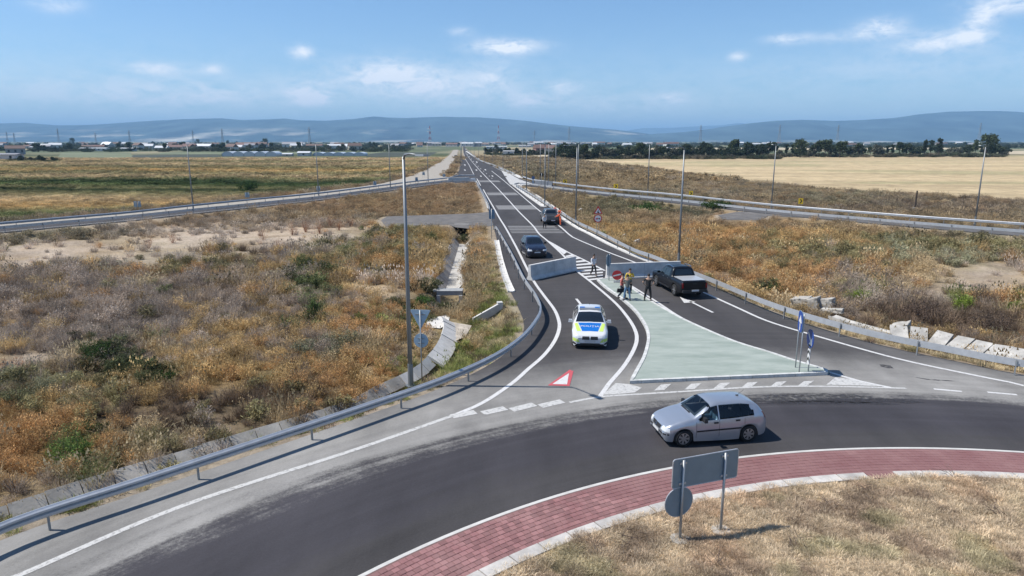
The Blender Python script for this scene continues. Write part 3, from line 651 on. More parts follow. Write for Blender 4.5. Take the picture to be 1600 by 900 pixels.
# ------------------------------------------------------------------ guardrails
GALV = mat('galvanised_steel', (.62, .64, .66), .42, metal=.4, var=.12, scale=3)
GALVP = mat('galvanised_post', (.42, .44, .45), .55, metal=.6, var=.15, scale=3)
LAMPM = mat('lamp_grey_steel', (.30, .32, .33), .5, metal=.55, var=.06, scale=2)
REFL = mat('orange_reflector', (.75, .22, .03), .3)
PROF = [(0, .42), (.035, .46), (.08, .49), (.08, .55), (.015, .585), (.08, .62), (.08, .68), (.035, .71), (0, .745), (-.015, .745), (-.015, .42)]
def guardrail(label, P, side, z0=0.0, spacing=4.0, group=None, cat='guardrail', step=1.0, maxposts=300, ends=(True, True), prof=PROF):
    """P: line of the posts; side=+1 when the road lies to the left of the walking direction"""
    S = arclen(P)[-1]; root = empty('guardrail', P[0] + Vector((0, 0, z0))); tag(root, label, cat, group)
    base = P[0] + Vector((0, 0, z0))
    n = max(2, int(S / step)); Q = [along(P, S * i / n)[0] for i in range(n + 1)]; m = len(prof); vs = []; fs = []
    for i, p in enumerate(Q):
        t = (Q[min(i + 1, n)] - Q[max(i - 1, 0)]).normalized(); nr = Vector((-t.y, t.x, 0)) * side
        s = i * S / n; dip = 0
        if ends[0]: dip = max(dip, 1 - s / 3.5)
        if ends[1]: dip = max(dip, 1 - (S - s) / 3.5)
        dip = max(0, dip); dip = dip * dip * .55
        for (a, b) in prof:
            q = p + nr * (a + .07) + Vector((0, 0, z0 + b - dip)) - base; vs.append(q)
    for i in range(n):
        for j in range(m): fs.append((i * m + j, i * m + (j + 1) % m, (i + 1) * m + (j + 1) % m, (i + 1) * m + j))
    fs.append(tuple(range(m))); fs.append(tuple(n * m + j for j in range(m)))
    mb = MB(); mb.add(vs, fs); mb.build('rail', GALV, root)
    pm = MB(); pm.box((0, 0, .22), (.014, .055, 1.0)); pm.box((.025, .024, .22), (.05, .010, 1.0)); pm.box((.025, -.024, .22), (.05, .010, 1.0)); pm.box((0.0, .035 * 1, .60), (.05, .06, .12))
    pme = pm.mesh('post', GALVP); k = int(S / spacing)
    for i in range(min(k + 1, maxposts)):
        p, t = along(P, spacing * (i + .5) if (i + .5) * spacing < S else S - .3)
        o = bpy.data.objects.new('post', pme); COL.objects.link(o); o.parent = root; o.location = p + Vector((0, 0, z0)) - base
        o.rotation_euler = (0, 0, math.atan2(t.y, t.x) + (0 if side > 0 else math.pi))
    return root
# spacing phase fits the posts in the photograph
guardrail('long galvanised guardrail curving along the left verge beside the approach lane', RL_S, -1, 0, 3.95, step=.6, ends=(False, True))
guardrail('long galvanised guardrail along the right verge behind the parked black pickup', RR_S[::1], 1, 0, 4.0, step=.8, ends=(False, False))
PROF2 = [(a, b + .0) for a, b in PROF]
sr = crom(side_R[6:], 3); sr2 = crom(side_R2[::-1][3:], 3)
guardrail('outer guardrail of the right hand side road, chevron signs behind it', offset(sr, .5), -1, 0, 4, 'guardrails of the right side road', step=2, ends=(False, False))
guardrail('near guardrail on the inner edge of the right hand side road facing the camera', offset(crom(side_R2[:-3], 3), .4), -1, 0, 4, 'guardrails of the right side road', step=2, ends=(False, False))
guardrail('far guardrail between the left side road and the pale gravel path', offset(crom(side_L, 3), .3), 1, 0, 4, 'guardrails of the left side road', step=2, ends=(False, False))
guardrail('near guardrail on the inner edge of the left side road, brown weeds in front', offset(crom(side_L2[::-1], 3), -.2)[::-1], 1, 0, 4, 'guardrails of the left side road', step=2, ends=(False, False))
farl = px([(743, 283), (741, 277), (732, 262), (727, 251), (723.8, 241), (723.2, 235)])
guardrail('short guardrail on the left edge of the main road before the side road', crom(px([(764, 328), (757, 314), (750, 300), (744, 288)]), 2), -1, 0, 4, step=2, ends=(True, True))
guardrail('distant guardrail at the right edge of the main road beyond the merge', crom(px([(803, 274), (785, 266), (770, 259.3), (752, 253), (743, 247.2), (735, 240), (727, 234)]), 4)[::-1], 1, 0, 6, step=4, ends=(False, False))

# concrete gutters beside the road
def gutter(P, w, h, label_unused=None, seg=2.0, z=0.0, mt=CONCW, name='drain_gutter'):
    root = empty(name); root['kind'] = 'structure'; S = arclen(P)[-1]; n = int(S / seg)
    for i in range(n):
        Q = cut(P, i * S / n + .02, (i + 1) * S / n - .02, .7); A = offset(Q, w / 2); B = offset(Q, w / 5); C_ = offset(Q, -w / 5); D = offset(Q, -w / 2); k = len(Q); mb = MB()
        vs = [(p.x, p.y, z - .1) for p in A] + [(p.x, p.y, z + h) for p in A] + [(p.x, p.y, z + h * .35) for p in B] + [(p.x, p.y, z + h * .35) for p in C_] + [(p.x, p.y, z + h) for p in D] + [(p.x, p.y, z - .1) for p in D]
        fs = []
        for q in range(k - 1):
            for r in range(5): fs.append((r * k + q, r * k + q + 1, (r + 1) * k + q + 1, (r + 1) * k + q))
        fs += [tuple(r * k for r in range(6)), tuple(r * k + k - 1 for r in range(6))[::-1]]
        mb.add(vs, fs); mb.build('channel_stone', mt, root)
gutter(crom(px([(799, 456), (791, 437), (785, 418), (780, 398), (776, 376)]), .6), .5, .10, seg=1.0)
gutter(crom(px([(803, 289.5), (812, 296), (823, 304.5), (837, 314), (850, 323)]), .8), .9, .07, seg=2.5)
gutter(crom(px([(866, 332), (880, 342), (900, 355), (920, 365), (950, 381), (985, 397), (1015, 409), (1045, 421)]), .8), .5, .07, seg=2.0)
gutter(crom(px([(810, 288), (835, 303), (862, 321), (885, 337)]), .8), .35, .07, seg=2.5)
gutter(crom(px([(741, 279), (746, 288), (757, 308), (764, 326)]), .8), .45, .08, seg=2.5)
gutter(crom(px([(728, 236), (743, 245.5), (752, 251.2), (770, 257.2), (785, 264), (800, 271), (815, 278)]), 3), 1.6, .06, seg=5)

# ------------------------------------------------------------------ street lamps
GLASS = mat('lamp_glass', (.75, .78, .8), .15)
def lamp_proto(n=8):
    root = empty('street_lamp')
    mb = MB(); mb.tube([(0, 0, -.4), (0, 0, 5), (0, 0, 9.72)], [.105, .085, .055], 10); mb.build('pole', LAMPM, root, smooth=True)
    mb = MB(); mb.tube([(0, 0, -.3), (0, 0, 1.0)], [.12, .118], 10); mb.box((0, 0, .03), (.36, .36, .05)); mb.build('base_sleeve', LAMPM, root)
    mb = MB(); mb.tube([(0, 0, 9.6), (.12, 0, 9.80), (.5, 0, 9.84), (1.15, 0, 9.80)], [.05, .045, .035, .03], 8); mb.build('arm', LAMPM, root, smooth=True)
    mb = MB(); mb.box((1.45, 0, 9.80), (.68, .26, .07), top=.82); lh = mb.build('lamp_head', LAMPM, root)
    mb = MB(); mb.box((1.48, 0, 9.758), (.42, .2, .012)); mb.build('lens', GLASS, lh)
    return root
lp = lamp_proto()
rd = lambda: math.radians
LAMPS = [  # foot in the photograph (u, v), heading of the arm, label
    ((642, 602), -52, 'tall grey street lamp on the left verge behind the curving guardrail, nearest of all lamps'),
    ((1060, 412.5), 205, 'grey street lamp behind the right guardrail beside the parked black pickup'),
    ((899.5, 351), 200, 'grey street lamp behind the right guardrail, left of the warning triangle'),
    ((302, 326), -60, 'thin lamp pole beside the left side road, in front of the green reed strip'),
    ((498, 305.5), -60, 'thin lamp pole on the left side road beside a grey sign back'),
    ((610, 293), -70, 'thin lamp pole on the left side road just left of the nearest street lamp top'),
    ((669, 284), -80, 'thin lamp pole on the left side road near the gravel path bend'),
    ((1205, 324), 230, 'lamp pole beside the right side road standing before the pale stubble field'),
    ((1523, 350), 215, 'rightmost lamp pole, beside the right side road at the frame edge'),
    ((1012, 303), 235, 'thin lamp pole beside the right side road between two chevron signs'),
    ((903, 292), 240, 'thin lamp pole right behind the lamp left of the warning triangle'),
    ((851, 322), 190, 'lamp pole at the right guardrail just above the far grey pickup'),
    ((822.5, 301), 190, 'lamp pole at the painted nose where the right side road leaves')]
GD = 'street lamps in the distance along the main road'
FARL = [((816, 277), 200), ((786, 264.5), 200), ((770, 257.5), 200), ((757, 252.5), 200), ((748, 248), 200), ((741, 244), 200), ((735.5, 240.5), 200), ((731.5, 237.5), 200), ((720, 262), -20), ((721, 252), -20), ((721, 245), -20), ((721.3, 240.5), -20), ((844, 283), 230), ((857, 286), 230), ((868, 288.5), 230)]
for i, ((u, v), a, lb) in enumerate(LAMPS):
    p = G(u, v); o = lp if i == 0 else copy_tree(lp)
    o.location = (p.x, p.y, -.04); o.rotation_euler = (0, 0, R(a)); tag(o, lb, 'street lamp', 'street lamps')
for (u, v), a in FARL:
    p = G(u, v); o = copy_tree(lp, (p.x, p.y, -.04), R(a)); k_ = FARL.index(((u, v), a))
    w_ = ('right edge of the far main road', k_) if k_ < 8 else (('left edge of the far main road', k_ - 8) if k_ < 12 else ('verge by the far grey barrier', k_ - 12))
    tag(o, ['nearest', 'second nearest', 'third nearest', 'fourth nearest', 'fifth nearest', 'sixth nearest', 'seventh nearest', 'farthest'][w_[1]] + ' lamp pole at the ' + w_[0], 'street lamp', GD)

# ------------------------------------------------------------------ signs
SB = mat('sign_back_grey', (.24, .33, .40), .5, metal=.15, var=.08, scale=3)
WHT = mat('sign_white', (.8, .8, .8), .4); RED = mat('sign_red', (.62, .03, .04), .4); BLU = mat('sign_blue', (.015, .07, .34), .4); YEL = mat('sign_yellow', (.85, .58, .03), .45); BLK = mat('sign_black', (.02, .02, .02), .5)
POST = mat('sign_post', (.45, .47, .48), .5, metal=.6)
def disc(mb, c, r, y, n=28, mi=0, th=.0):
    x0, z0 = c
    if th:
        vs = [(x0 + r * math.cos(2 * math.pi * i / n), y, z0 + r * math.sin(2 * math.pi * i / n)) for i in range(n)] + [(x0 + r * math.cos(2 * math.pi * i / n), y + th, z0 + r * math.sin(2 * math.pi * i / n)) for i in range(n)]
        mb.add(vs, [tuple(range(n)), tuple(range(n, 2 * n))[::-1]] + [(i, n + i, n + (i + 1) % n, (i + 1) % n) for i in range(n)], mi)
    else: mb.add([(x0 + r * math.cos(2 * math.pi * i / n), y, z0 + r * math.sin(2 * math.pi * i / n)) for i in range(n)], [tuple(range(n))], mi)
def plate(mb, poly, y, mi=0, th=0.0):
    n = len(poly)
    if th:
        vs = [(x, y, z) for x, z in poly] + [(x, y + th, z) for x, z in poly]
        mb.add(vs, [tuple(range(n)), tuple(range(n, 2 * n))[::-1]] + [(i, n + i, n + (i + 1) % n, (i + 1) % n) for i in range(n)], mi)
    else:
        tr = tessellate_polygon([[Vector((x, z, 0)) for x, z in poly]]); mb.add([(x, y, z) for x, z in poly], [tuple(t) for t in tr], mi)
def rr(w, h, r, cx=0, cz=0, n=4):
    o = []
    for (sx, sz, a0) in ((1, 1, 0), (-1, 1, 90), (-1, -1, 180), (1, -1, 270)):
        for k in range(n + 1):
            a = R(a0 + 90 * k / n); o.append((cx + sx * (w / 2 - r) + r * math.cos(a), cz + sz * (h / 2 - r) + r * math.sin(a)))
    return o
def facing(root, fx, fy): root.rotation_euler = (0, 0, math.atan2(fx, -fy))   # local -Y is the front of a sign
# local frame of every sign: front looks along -Y
def post(root, x, h, y=.05, r=.03):
    mb = MB(); mb.tube([(x, y, -.5), (x, y, h)], r, 8); mb.build('post', POST, root, smooth=True)
# 1 roundabout sign seen from behind
a = G(1060, 843, .1); b = G(1123.5, 829, .1); d = b - a; L0 = math.hypot(d.x, d.y)
s = empty('road_sign', a); tag(s, 'backs of a rectangular and a round grey sign in the dry grass of the roundabout', 'road sign')
s.rotation_euler = (0, 0, math.atan2(d.y, d.x) + math.pi)      # front looks away from the camera
mb = MB(); wx = 1.98; plate(mb, rr(wx, .80, .07, -.70, 1.90), 0, 0, .02); mb.build('sign_panel', SB, s)
mb = MB(); plate(mb, rr(wx - .06, .74, .05, -.70, 1.90), -.004, 0); pp = mb.build('sign_face', BLU, s)
mb = MB(); e = rr(wx, .80, .07, -.70, 1.90); e3 = [(x, .01, z) for x, z in e]; mb.tube(e3 + [e3[0]], .016, 6, caps=False); mb.build('sign_edge', GALV, s)
mb = MB(); disc(mb, (.06, 1.10), .41, 0, 40, 0, .02); mb.build('round_sign_panel', SB, s)
mb = MB(); disc(mb, (.06, 1.10), .385, -.004, 40); mb.build('round_sign_face', BLU, s)
mb = MB(); mb.tube([(.06 + .41 * math.cos(2 * math.pi * i / 40), .01, 1.10 + .41 * math.sin(2 * math.pi * i / 40)) for i in range(41)], .013, 6, caps=False); mb.build('round_sign_edge', GALV, s)
for x in (0, -L0):
    mb = MB(); mb.tube([(x, .06, -.4), (x, .06, 2.27)], .036, 10); mb.build('post', POST, s, smooth=True)
    mb = MB(); mb.box((x, .03, 2.18), (.20, .035, .05)); mb.box((x, .03, 1.62), (.20, .035, .05)); mb.build('clamp', GALV, s)
    mb = MB(); mb.tube([(x, .06, -.2), (x, .06, .07)], [.3, .26], 9); mb.build('footing', CONC, s)
# 2 give-way back + round back behind the left guardrail
g = G(660, 600, -.5); yv = g.y
s = empty('road_sign', (g.x, g.y, -.35)); tag(s, 'back of an inverted triangle sign above a round one, beside the nearest street lamp', 'road sign'); facing(s, .12, 1)
hz = AT(657, 485, yv).z + .35; hr = AT(657, 532, yv).z + .35
post(s, 0, hz + .02, .05, .03)
mb = MB(); plate(mb, [(-.46, hz), (-.40, hz + .03), (.40, hz + .03), (.46, hz), (.03, hz - .82), (-.03, hz - .82)], 0, 0, .02); mb.build('sign_panel', mat('sky_tinted_sign_back', (.46, .62, .74), .4), s)  # blue of the sky's reflection put into the panel colour
mb = MB(); plate(mb, [(-.43, hz - .0), (.43, hz - .0), (0, hz - .78)], -.004); mb.build('sign_face', RED, s)
mb = MB(); plate(mb, [(-.30, hz - .07), (.30, hz - .07), (0, hz - .60)], -.007); mb.build('sign_centre', WHT, s)
mb = MB(); disc(mb, (0, hr), .33, 0, 32, 0, .02); mb.build('round_sign_panel', mat('sky_tinted_sign_back', (.46, .62, .74)), s)
mb = MB(); disc(mb, (0, hr), .31, -.004, 32); mb.build('round_sign_face', BLU, s)
mb = MB(); mb.box((0, .03, hz - .18), (.45, .03, .045)); mb.box((0, .03, hr + .1), (.3, .03, .04)); mb.box((0, .03, hr - .12), (.3, .03, .04)); mb.build('clamp', GALVP, s)
# 3 warning triangle over the no-overtaking disc for lorries
g = G(933.5, 371, -.4); s = empty('road_sign', (g.x, g.y, -.4)); tag(s, 'red bordered warning triangle above a round no-overtaking sign behind the right guardrail', 'road sign'); facing(s, -.15, -1)
zt = AT(933.5, 334, g.y).z + .4; zc = AT(933.5, 340, g.y).z + .4
for x in (-.12, .12): post(s, x, zt + .6, .05, .025)
mb = MB(); plate(mb, [(-.5, zt - .02), (.5, zt - .02), (.03, zt + .86), (-.03, zt + .86)], 0, 0, .02); mb.build('triangle_sign', RED, s)
mb = MB(); plate(mb, [(-.34, zt + .07), (.34, zt + .07), (0, zt + .66)], -.004); mb.build('triangle_centre', WHT, s)
mb = MB(); plate(mb, [(-.10, zt + .1), (.12, zt + .1), (.10, zt + .22), (-.08, zt + .3)], -.008); plate(mb, [(-.02, zt + .3), (.06, zt + .3), (.03, zt + .46), (-.01, zt + .46)], -.008); mb.build('triangle_symbol', BLK, s)
mb = MB(); disc(mb, (0, zc - .10), .46, 0, 32, 0, .02); mb.build('round_sign', RED, s)
mb = MB(); disc(mb, (0, zc - .10), .36, -.004, 32); mb.build('round_centre', WHT, s)
mb = MB(); plate(mb, [(-.26, zc - .2), (-.02, zc - .2), (-.02, zc - .02), (-.14, zc - .02), (-.14, zc - .08), (-.26, zc - .08)], -.008); mb.build('lorry_symbol', RED, s)
mb = MB(); plate(mb, [(.04, zc - .18), (.27, zc - .18), (.27, zc - .10), (.2, zc - .08), (.18, zc - .03), (.10, zc - .03), (.08, zc - .09), (.04, zc - .10)], -.008); mb.build('car_symbol', BLK, s)
mb = MB(); mb.box((0, .02, zt - .72), (.5, .02, .16)); mb.build('plaque', WHT, s)
# 4 no entry on a short stand in front of the barrier
g = G(964, 441, .12); s = empty('no_entry_sign', (g.x, g.y, .12)); tag(s, 'round red no-entry sign standing low in front of the right barrier', 'road sign'); facing(s, -.12, -1)
zc = AT(963.5, 430, g.y).z - .12
mb = MB(); disc(mb, (0, zc), .36, 0, 36, 0, .02); mb.build('sign_disc', RED, s)
mb = MB(); mb.add([(x, -.005, z) for x, z in ((-.27, zc - .11), (.27, zc + .03), (.25, zc + .13), (-.29, zc - .02))], [(0, 1, 2, 3)]); mb.build('white_bar', WHT, s)
mb = MB(); mb.tube([(0, .05, 0), (0, .05, zc + .2)], .02, 6); mb.box((0, .05, .03), (.5, .4, .06)); mb.build('stand', GALVP, s)
# 5 panel on a post at the nose of the island, seen edge-on from behind
g = G(950.5, 438, .12); s = empty('road_sign', (g.x, g.y, .12)); tag(s, 'tall post with a grey panel seen from behind at the island nose', 'road sign'); facing(s, -.75, .65)
zt = AT(951, 397, g.y).z - .12; post(s, 0, zt, .05, .035)
mb = MB(); plate(mb, rr(.62, .95, .28, .05, zt - .45), 0, 0, .02); mb.build('sign_panel', SB, s)
mb = MB(); plate(mb, rr(.56, .89, .26, .05, zt - .45), -.004); mb.build('sign_face', BLU, s)
# 6 two-post blue sign on the tip of the island
a = G(1234, 581, .12); b = G(1241, 574, .12); L0 = .70
s = empty('road_sign', (b.x, b.y, .12)); tag(s, 'blue direction sign on two thin posts, seen almost edge-on at the island tip', 'road sign'); facing(s, -.98, .16); zt = 2.75
for x in (0, L0): post(s, x, zt - .05, .05, .028)
cx = L0 / 2; cz = zt - .5
mb = MB(); plate(mb, rr(.80, .96, .22, cx, zt - .48), 0, 0, .02); mb.build('sign_panel', SB, s)
mb = MB(); plate(mb, rr(.76, .92, .21, cx, zt - .48), -.005); mb.build('sign_face', BLU, s)
mb = MB(); plate(mb, [(cx - .06, cz - .38), (cx + .06, cz - .38), (cx + .06, cz - .02), (cx + .26, cz - .02), (cx, cz + .34), (cx - .26, cz - .02), (cx - .06, cz - .02)], -.009); mb.build('white_arrow', WHT, s)
# 7 round keep-right sign over a black and white hazard board
g = G(1261, 580, .12); s = empty('road_sign', (g.x, g.y, .12)); tag(s, 'round blue arrow sign above a black and white striped board on the island tip', 'road sign'); facing(s, -1, .07)
zc = AT(1267, 529, g.y).z - .12; post(s, 0, zc + .4, .05, .03)
mb = MB(); disc(mb, (0, zc), .42, 0, 36, 0, .02); mb.build('sign_disc', BLU, s)
mb = MB(); disc(mb, (0, zc), .42, .021, 36); mb.build('sign_back', SB, s)
mb = MB(); plate(mb, [(-.22, zc + .28), (-.29, zc + .21), (.05, zc - .13), (-.10, zc - .27), (.25, zc - .27), (.25, zc + .09), (.12, zc - .05)], -.006); mb.build('white_arrow', WHT, s)
mb = MB(); plate(mb, [(-.13, .35), (.13, .35), (.13, zc - .5), (-.13, zc - .5)], 0, 0, .02); hb = mb.build('hazard_board', WHT, s)
for k in range(3):
    z0 = .45 + k * .32; mb = MB(); plate(mb, [(-.13, z0), (0, z0 + .12), (.13, z0), (.13, z0 + .13), (0, z0 + .25), (-.13, z0 + .13)], -.005); mb.build('black_chevron', BLK, hb)
# 8 yellow chevrons on the outer side of the right side road
CH = [((883, 290.5), (883, 284.5), 'yellow chevron sign nearest the main road on the right side road, beside the grey barrier'), ((963, 299), (963, 291.8), 'yellow chevron sign behind the right side road guardrail, second from the main road'),
      ((1081, 310), (1081, 303.2), 'yellow chevron sign just right of the lamp beside the black pickup, in dry grass'), ((1254, 325), (1254, 315.5), 'rightmost yellow chevron sign, overgrown by grass before the stubble field')]
for (f, c, lb) in CH:
    g = G(*f, -.1); g.y += .9; s = empty('chevron_sign', (g.x, g.y, -.5)); tag(s, lb, 'chevron sign', 'yellow chevron signs on the right side road'); facing(s, -.35 if c[0] > 900 else -.2, -1); zc = AT(c[0], c[1], g.y).z + .62
    for x in (-.2, .2): post(s, x, zc + .4, .04, .022)
    ww = .95 if c[0] < 1000 else .7
    mb = MB(); plate(mb, rr(ww, .92, .05, 0, zc), 0, 0, .02); mb.build('sign_panel', YEL, s)
    mb = MB(); k = ww / .8; plate(mb, [(-.2 * k, zc + .32), (.02 * k, zc + .32), (.26 * k, zc), (.02 * k, zc - .32), (-.2 * k, zc - .32), (.04 * k, zc)], -.006); mb.build('black_chevron', BLK, s)
# 9 backs of the chevron signs along the left side road
for (u, v, w) in ((216, 331, .95), (387, 315, .8), (498, 303.5, .7), (586, 294.5, .7), (651, 287, .7), (662, 277.5, .75), (694, 280.5, .75)):
    g = G(u, v, 0); s = empty('chevron_sign', (g.x, g.y, -.1)); facing(s, -.1, 1)
    tag(s, {216: 'grey back of a split panel sign at the left side road, leftmost of its row', 387: 'grey sign back on the left side road between the two leftmost lamp poles', 498: 'grey sign back on the left side road at the foot of a thin lamp pole', 586: 'grey sign back on the left side road left of the nearest street lamp', 651: 'grey sign back on the left side road right of the nearest street lamp', 662: 'grey sign back standing on the gravel path by the bend', 694: 'grey sign back next to the pale barrier closing the left side road'}[u], 'sign', 'sign backs along the left side road')
    for x in (-.25, .25): post(s, x, 1.7, .04, .022)
    for sx in ((-.27, .27) if u == 216 else (0,)):
        mb = MB(); plate(mb, rr(w * (.5 if u == 216 else 1), .85, .04, sx, 1.25), 0, 0, .02); mb.build('sign_panel', SB, s)
# 10 small things on poles
g = G(846, 291); s = empty('road_sign', (g.x, g.y, 0)); tag(s, 'dark square sign on a thin post beside the far lamp poles at the merge', 'road sign'); facing(s, -.1, 1); post(s, 0, 3.0, .05, .04)
mb = MB(); plate(mb, [(-.5, 2.7), (0, 3.2), (.5, 2.7), (0, 2.2)], 0, 0, .02); mb.build('sign_panel', BLK, s)
g = G(833, 289.5); s = empty('road_sign', (g.x, g.y, 0)); tag(s, 'pale blue keep-side sign on a white post at the tip of the far painted nose', 'road sign'); facing(s, 0, -1); post(s, 0, 1.6, .05, .06)
mb = MB(); disc(mb, (0, 1.75), .42, 0, 24, 0, .02); mb.build('sign_disc', mat('dull_blue', (.15, .22, .36), .5), s); mb = MB(); plate(mb, rr(.4, .9, .03, 0, .75), 0, 0, .02); mb.build('sign_board', WHT, s)
g = G(775, 390, 0); g.x -= .6; s = empty('road_sign', (g.x, G(768, 372).y, -.3)); s.location.x = G(768, 372).x; tag(s, 'blue rectangular sign seen from behind on a tall thin post at the left road edge', 'road sign'); facing(s, -.2, 1)
zt = AT(768, 326, s.location.y).z + .3; post(s, 0, zt, .05, .035); mb = MB(); plate(mb, rr(.62, 1.0, .05, -.05, zt - .6), 0, 0, .02); mb.build('sign_panel', mat('blue_grey_back', (.16, .27, .38), .5), s)
g = G(1429, 330, -1.0); s = empty('utility_post', (g.x, g.y, -1)); tag(s, 'short dark wooden post standing alone at the edge of the stubble field', 'post')
mb = MB(); mb.tube([(0, 0, -.3), (.03, 0, AT(1429, 298, g.y).z + 1)], [.15, .12], 8); mb.build('pole', mat('dark_wood', (.06, .045, .035), .9), s); mb = MB(); mb.box((-.3, -.1, .35), (.35, .3, .5)); mb.build('marker_stone', CONCW, s)
for (u, v, lb, h) in ((712, 246, 'small dark cabinet beside the gravel path far along the main road', 1.3),):
    g = G(u, v); s = empty('cabinet', (g.x, g.y, 0)); tag(s, lb, 'cabinet'); mb = MB(); mb.box((0, 0, h / 2), (1.6, 1, h)); mb.build('housing', mat('dark_cabinet', (.05, .05, .055), .6), s); mb = MB(); mb.box((0, 0, h + .05), (1.8, 1.2, .1)); mb.build('lid', GALVP, s)

# ------------------------------------------------------------------ concrete barriers across the lanes
BARR = mat('barrier_concrete', (.70, .69, .67), .8, var=.2, scale=1.5, bump=.25, bscale=25)
def barrier(a, b, label, h=1.16, wb=.62, wt=.22, mt=BARR):
    d = b - a; Ln = math.hypot(d.x, d.y); root = empty('concrete_barrier', (a.x, a.y, 0), math.atan2(d.y, d.x)); tag(root, label, 'barrier', 'concrete barriers closing the lanes')
    prof = [(-wb / 2, 0), (-wb / 2, .08), (-wb / 2 + .14, .30), (-wt / 2, h), (wt / 2, h), (wb / 2 - .14, .30), (wb / 2, .08), (wb / 2, 0)]; m = len(prof)
    nseg = 2 if Ln > 4 else 1
    for k in range(nseg):
        x0 = Ln * k / nseg + .01; x1 = Ln * (k + 1) / nseg - .01; mb = MB()
        vs = [(x, y, z + .006) for x in (x0, x0 + .02, x1 - .02, x1) for (y, z) in [(p * (1 if x not in (x0, x1) else .97), q) for p, q in prof]]
        fs = [(i * m + j, i * m + (j + 1) % m, (i + 1) * m + (j + 1) % m, (i + 1) * m + j) for i in range(3) for j in range(m)] + [tuple(range(m)), tuple(3 * m + j for j in range(m))[::-1]]
        mb.add(vs, fs); mb.build('barrier_block', mt, root)
    return root
barrier(G(827, 438), G(898, 422.5), 'long pale concrete barrier set aslant across the left lane before the dark car')
barrier(G(947, 435.5), G(1062, 431), 'long pale concrete barrier across the right lane behind the group of people and the pickup')
barrier(G(836, 290), G(863, 291.3), 'dark grey barrier closing the right side road, far off beside a chevron sign', mt=mat('dark_barrier', (.22, .24, .27), .8))
barrier(G(700, 284), G(733, 283), 'pale barrier closing the mouth of the left side road', h=1.0, wb=.8, wt=.5, mt=CONCW)
g = G(739, 284)
s = empty('traffic_cone_stack', (g.x, g.y, 0)); s.name = 'water_filled_barrier'; tag(s, 'small white plastic block beside the pale barrier at the left edge of the main road', 'barrier'); mb = MB(); mb.box((0, 0, .45), (1.6, .9, .9), top=.7); mb.build('block', WHT, s); mb = MB(); mb.box((.3, 0, .98), (.8, .3, .16)); mb.build('lid', GALVP, s)

# ------------------------------------------------------------------ ditch slabs, culvert, wing wall, blocks on the right
CONCS = mat('old_slab', (.46, .43, .38), .9, var=.35, scale=1.1, bump=.4, bscale=12, objvar=.16)
dr = empty('drainage_ditch'); dr['kind'] = 'structure'
S = arclen(DITCH)[-1]; n = int(S / .95); up = DITCH; dn = 0
def slab(mb, a0, a1, b1, b0, th):     # a = top edge, b = bottom edge
    nrm = (a1 - a0).cross(b0 - a0).normalized() * th
    if nrm.z > 0: nrm = -nrm
    vs = [a0, a1, b1, b0, a0 + nrm, a1 + nrm, b1 + nrm, b0 + nrm]; mb.add(vs, [(0, 1, 2, 3), (7, 6, 5, 4), (0, 4, 5, 1), (1, 5, 6, 2), (2, 6, 7, 3), (3, 7, 4, 0)])
for i in range(n):
    s0 = i * S / n + .015; s1 = (i + 1) * S / n - .015
    a0, t0 = along(up, s0); a1, t1 = along(up, s1); o0 = Vector((t0.y, -t0.x, 0)); o1 = Vector((t1.y, -t1.x, 0)); w = .44 if s0 < S * .70 else .85
    j = random.uniform(-.03, .03); far_ = s0 > S * .62
    za = (-.38 if s0 < S * .70 else -.28) + j; zb = -.80 + j
    A0 = Vector((a0.x, a0.y, za)); A1 = Vector((a1.x, a1.y, za + random.uniform(-.02, .02))); B0 = Vector((a0.x, a0.y, 0)) + o0 * w; B1 = Vector((a1.x, a1.y, 0)) + o1 * w; B0.z = B1.z = zb
    mb = MB(); slab(mb, A0, A1, B1, B0, .12); mb.build('concrete_slab', CONCS if not far_ else CONCW, dr)
ch = empty('drainage_channel'); ch['kind'] = 'structure'
S = arclen(CHAN)[-1]; n = int(S / 1.0)
CONC_SHADED = mat('shaded_wall_slab', (.40, .37, .34), .9, var=.3, scale=1.5, objvar=.2)  # darker concrete for the left wall, its shade put into the colour
for i in range(n):
    s0 = i * S / n + .02; s1 = (i + 1) * S / n - .02
    if s0 < 7.2: continue
    a0, t = along(CHAN, s0); a1, _ = along(CHAN, s1); o = Vector((-t.y, t.x, 0)); zb = -1.62; zt = -.78
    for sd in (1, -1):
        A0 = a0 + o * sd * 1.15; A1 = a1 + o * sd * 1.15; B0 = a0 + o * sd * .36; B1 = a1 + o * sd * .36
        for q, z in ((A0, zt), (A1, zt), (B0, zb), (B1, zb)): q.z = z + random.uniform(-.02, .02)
        mb = MB(); slab(mb, A0, A1, B1, B0, .09); mb.build('concrete_slab', CONC_SHADED if sd > 0 else CONC, ch)
    mb = MB(); mb.add([a0 + o * .4 + Vector((0, 0, zb - a0.z + .02)), a0 - o * .4 + Vector((0, 0, zb - a0.z + .02)), a1 - o * .4 + Vector((0, 0, zb - a1.z + .02)), a1 + o * .4 + Vector((0, 0, zb - a1.z + .02))], [(0, 1, 2, 3)]); mb.build('channel_bed', CONC, ch)
# culvert head over the channel
cu = G(703, 464, -1.0); s = empty('culvert', (cu.x, cu.y, 0)); tag(s, 'small concrete culvert with a dark opening where the slab channel ends', 'culvert')
mb = MB(); mb.box((0, .25, -.66), (1.9, 1.0, .34)); mb.build('beam', mat('grey_beam', (.36, .37, .37), .85, var=.15, scale=3), s)
mb = MB(); mb.box((-.82, .15, -1.24), (.26, 1.0, .85)); mb.build('side_wall', CONCW, s); mb = MB(); mb.box((.82, .15, -1.25), (.26, 1.0, .85)); mb.build('side_wall', CONCW, s)
mb = MB(); mb.box((-1.1, .25, -.52), (.35, .6, .1)); mb.build('cap', CONCW, s)
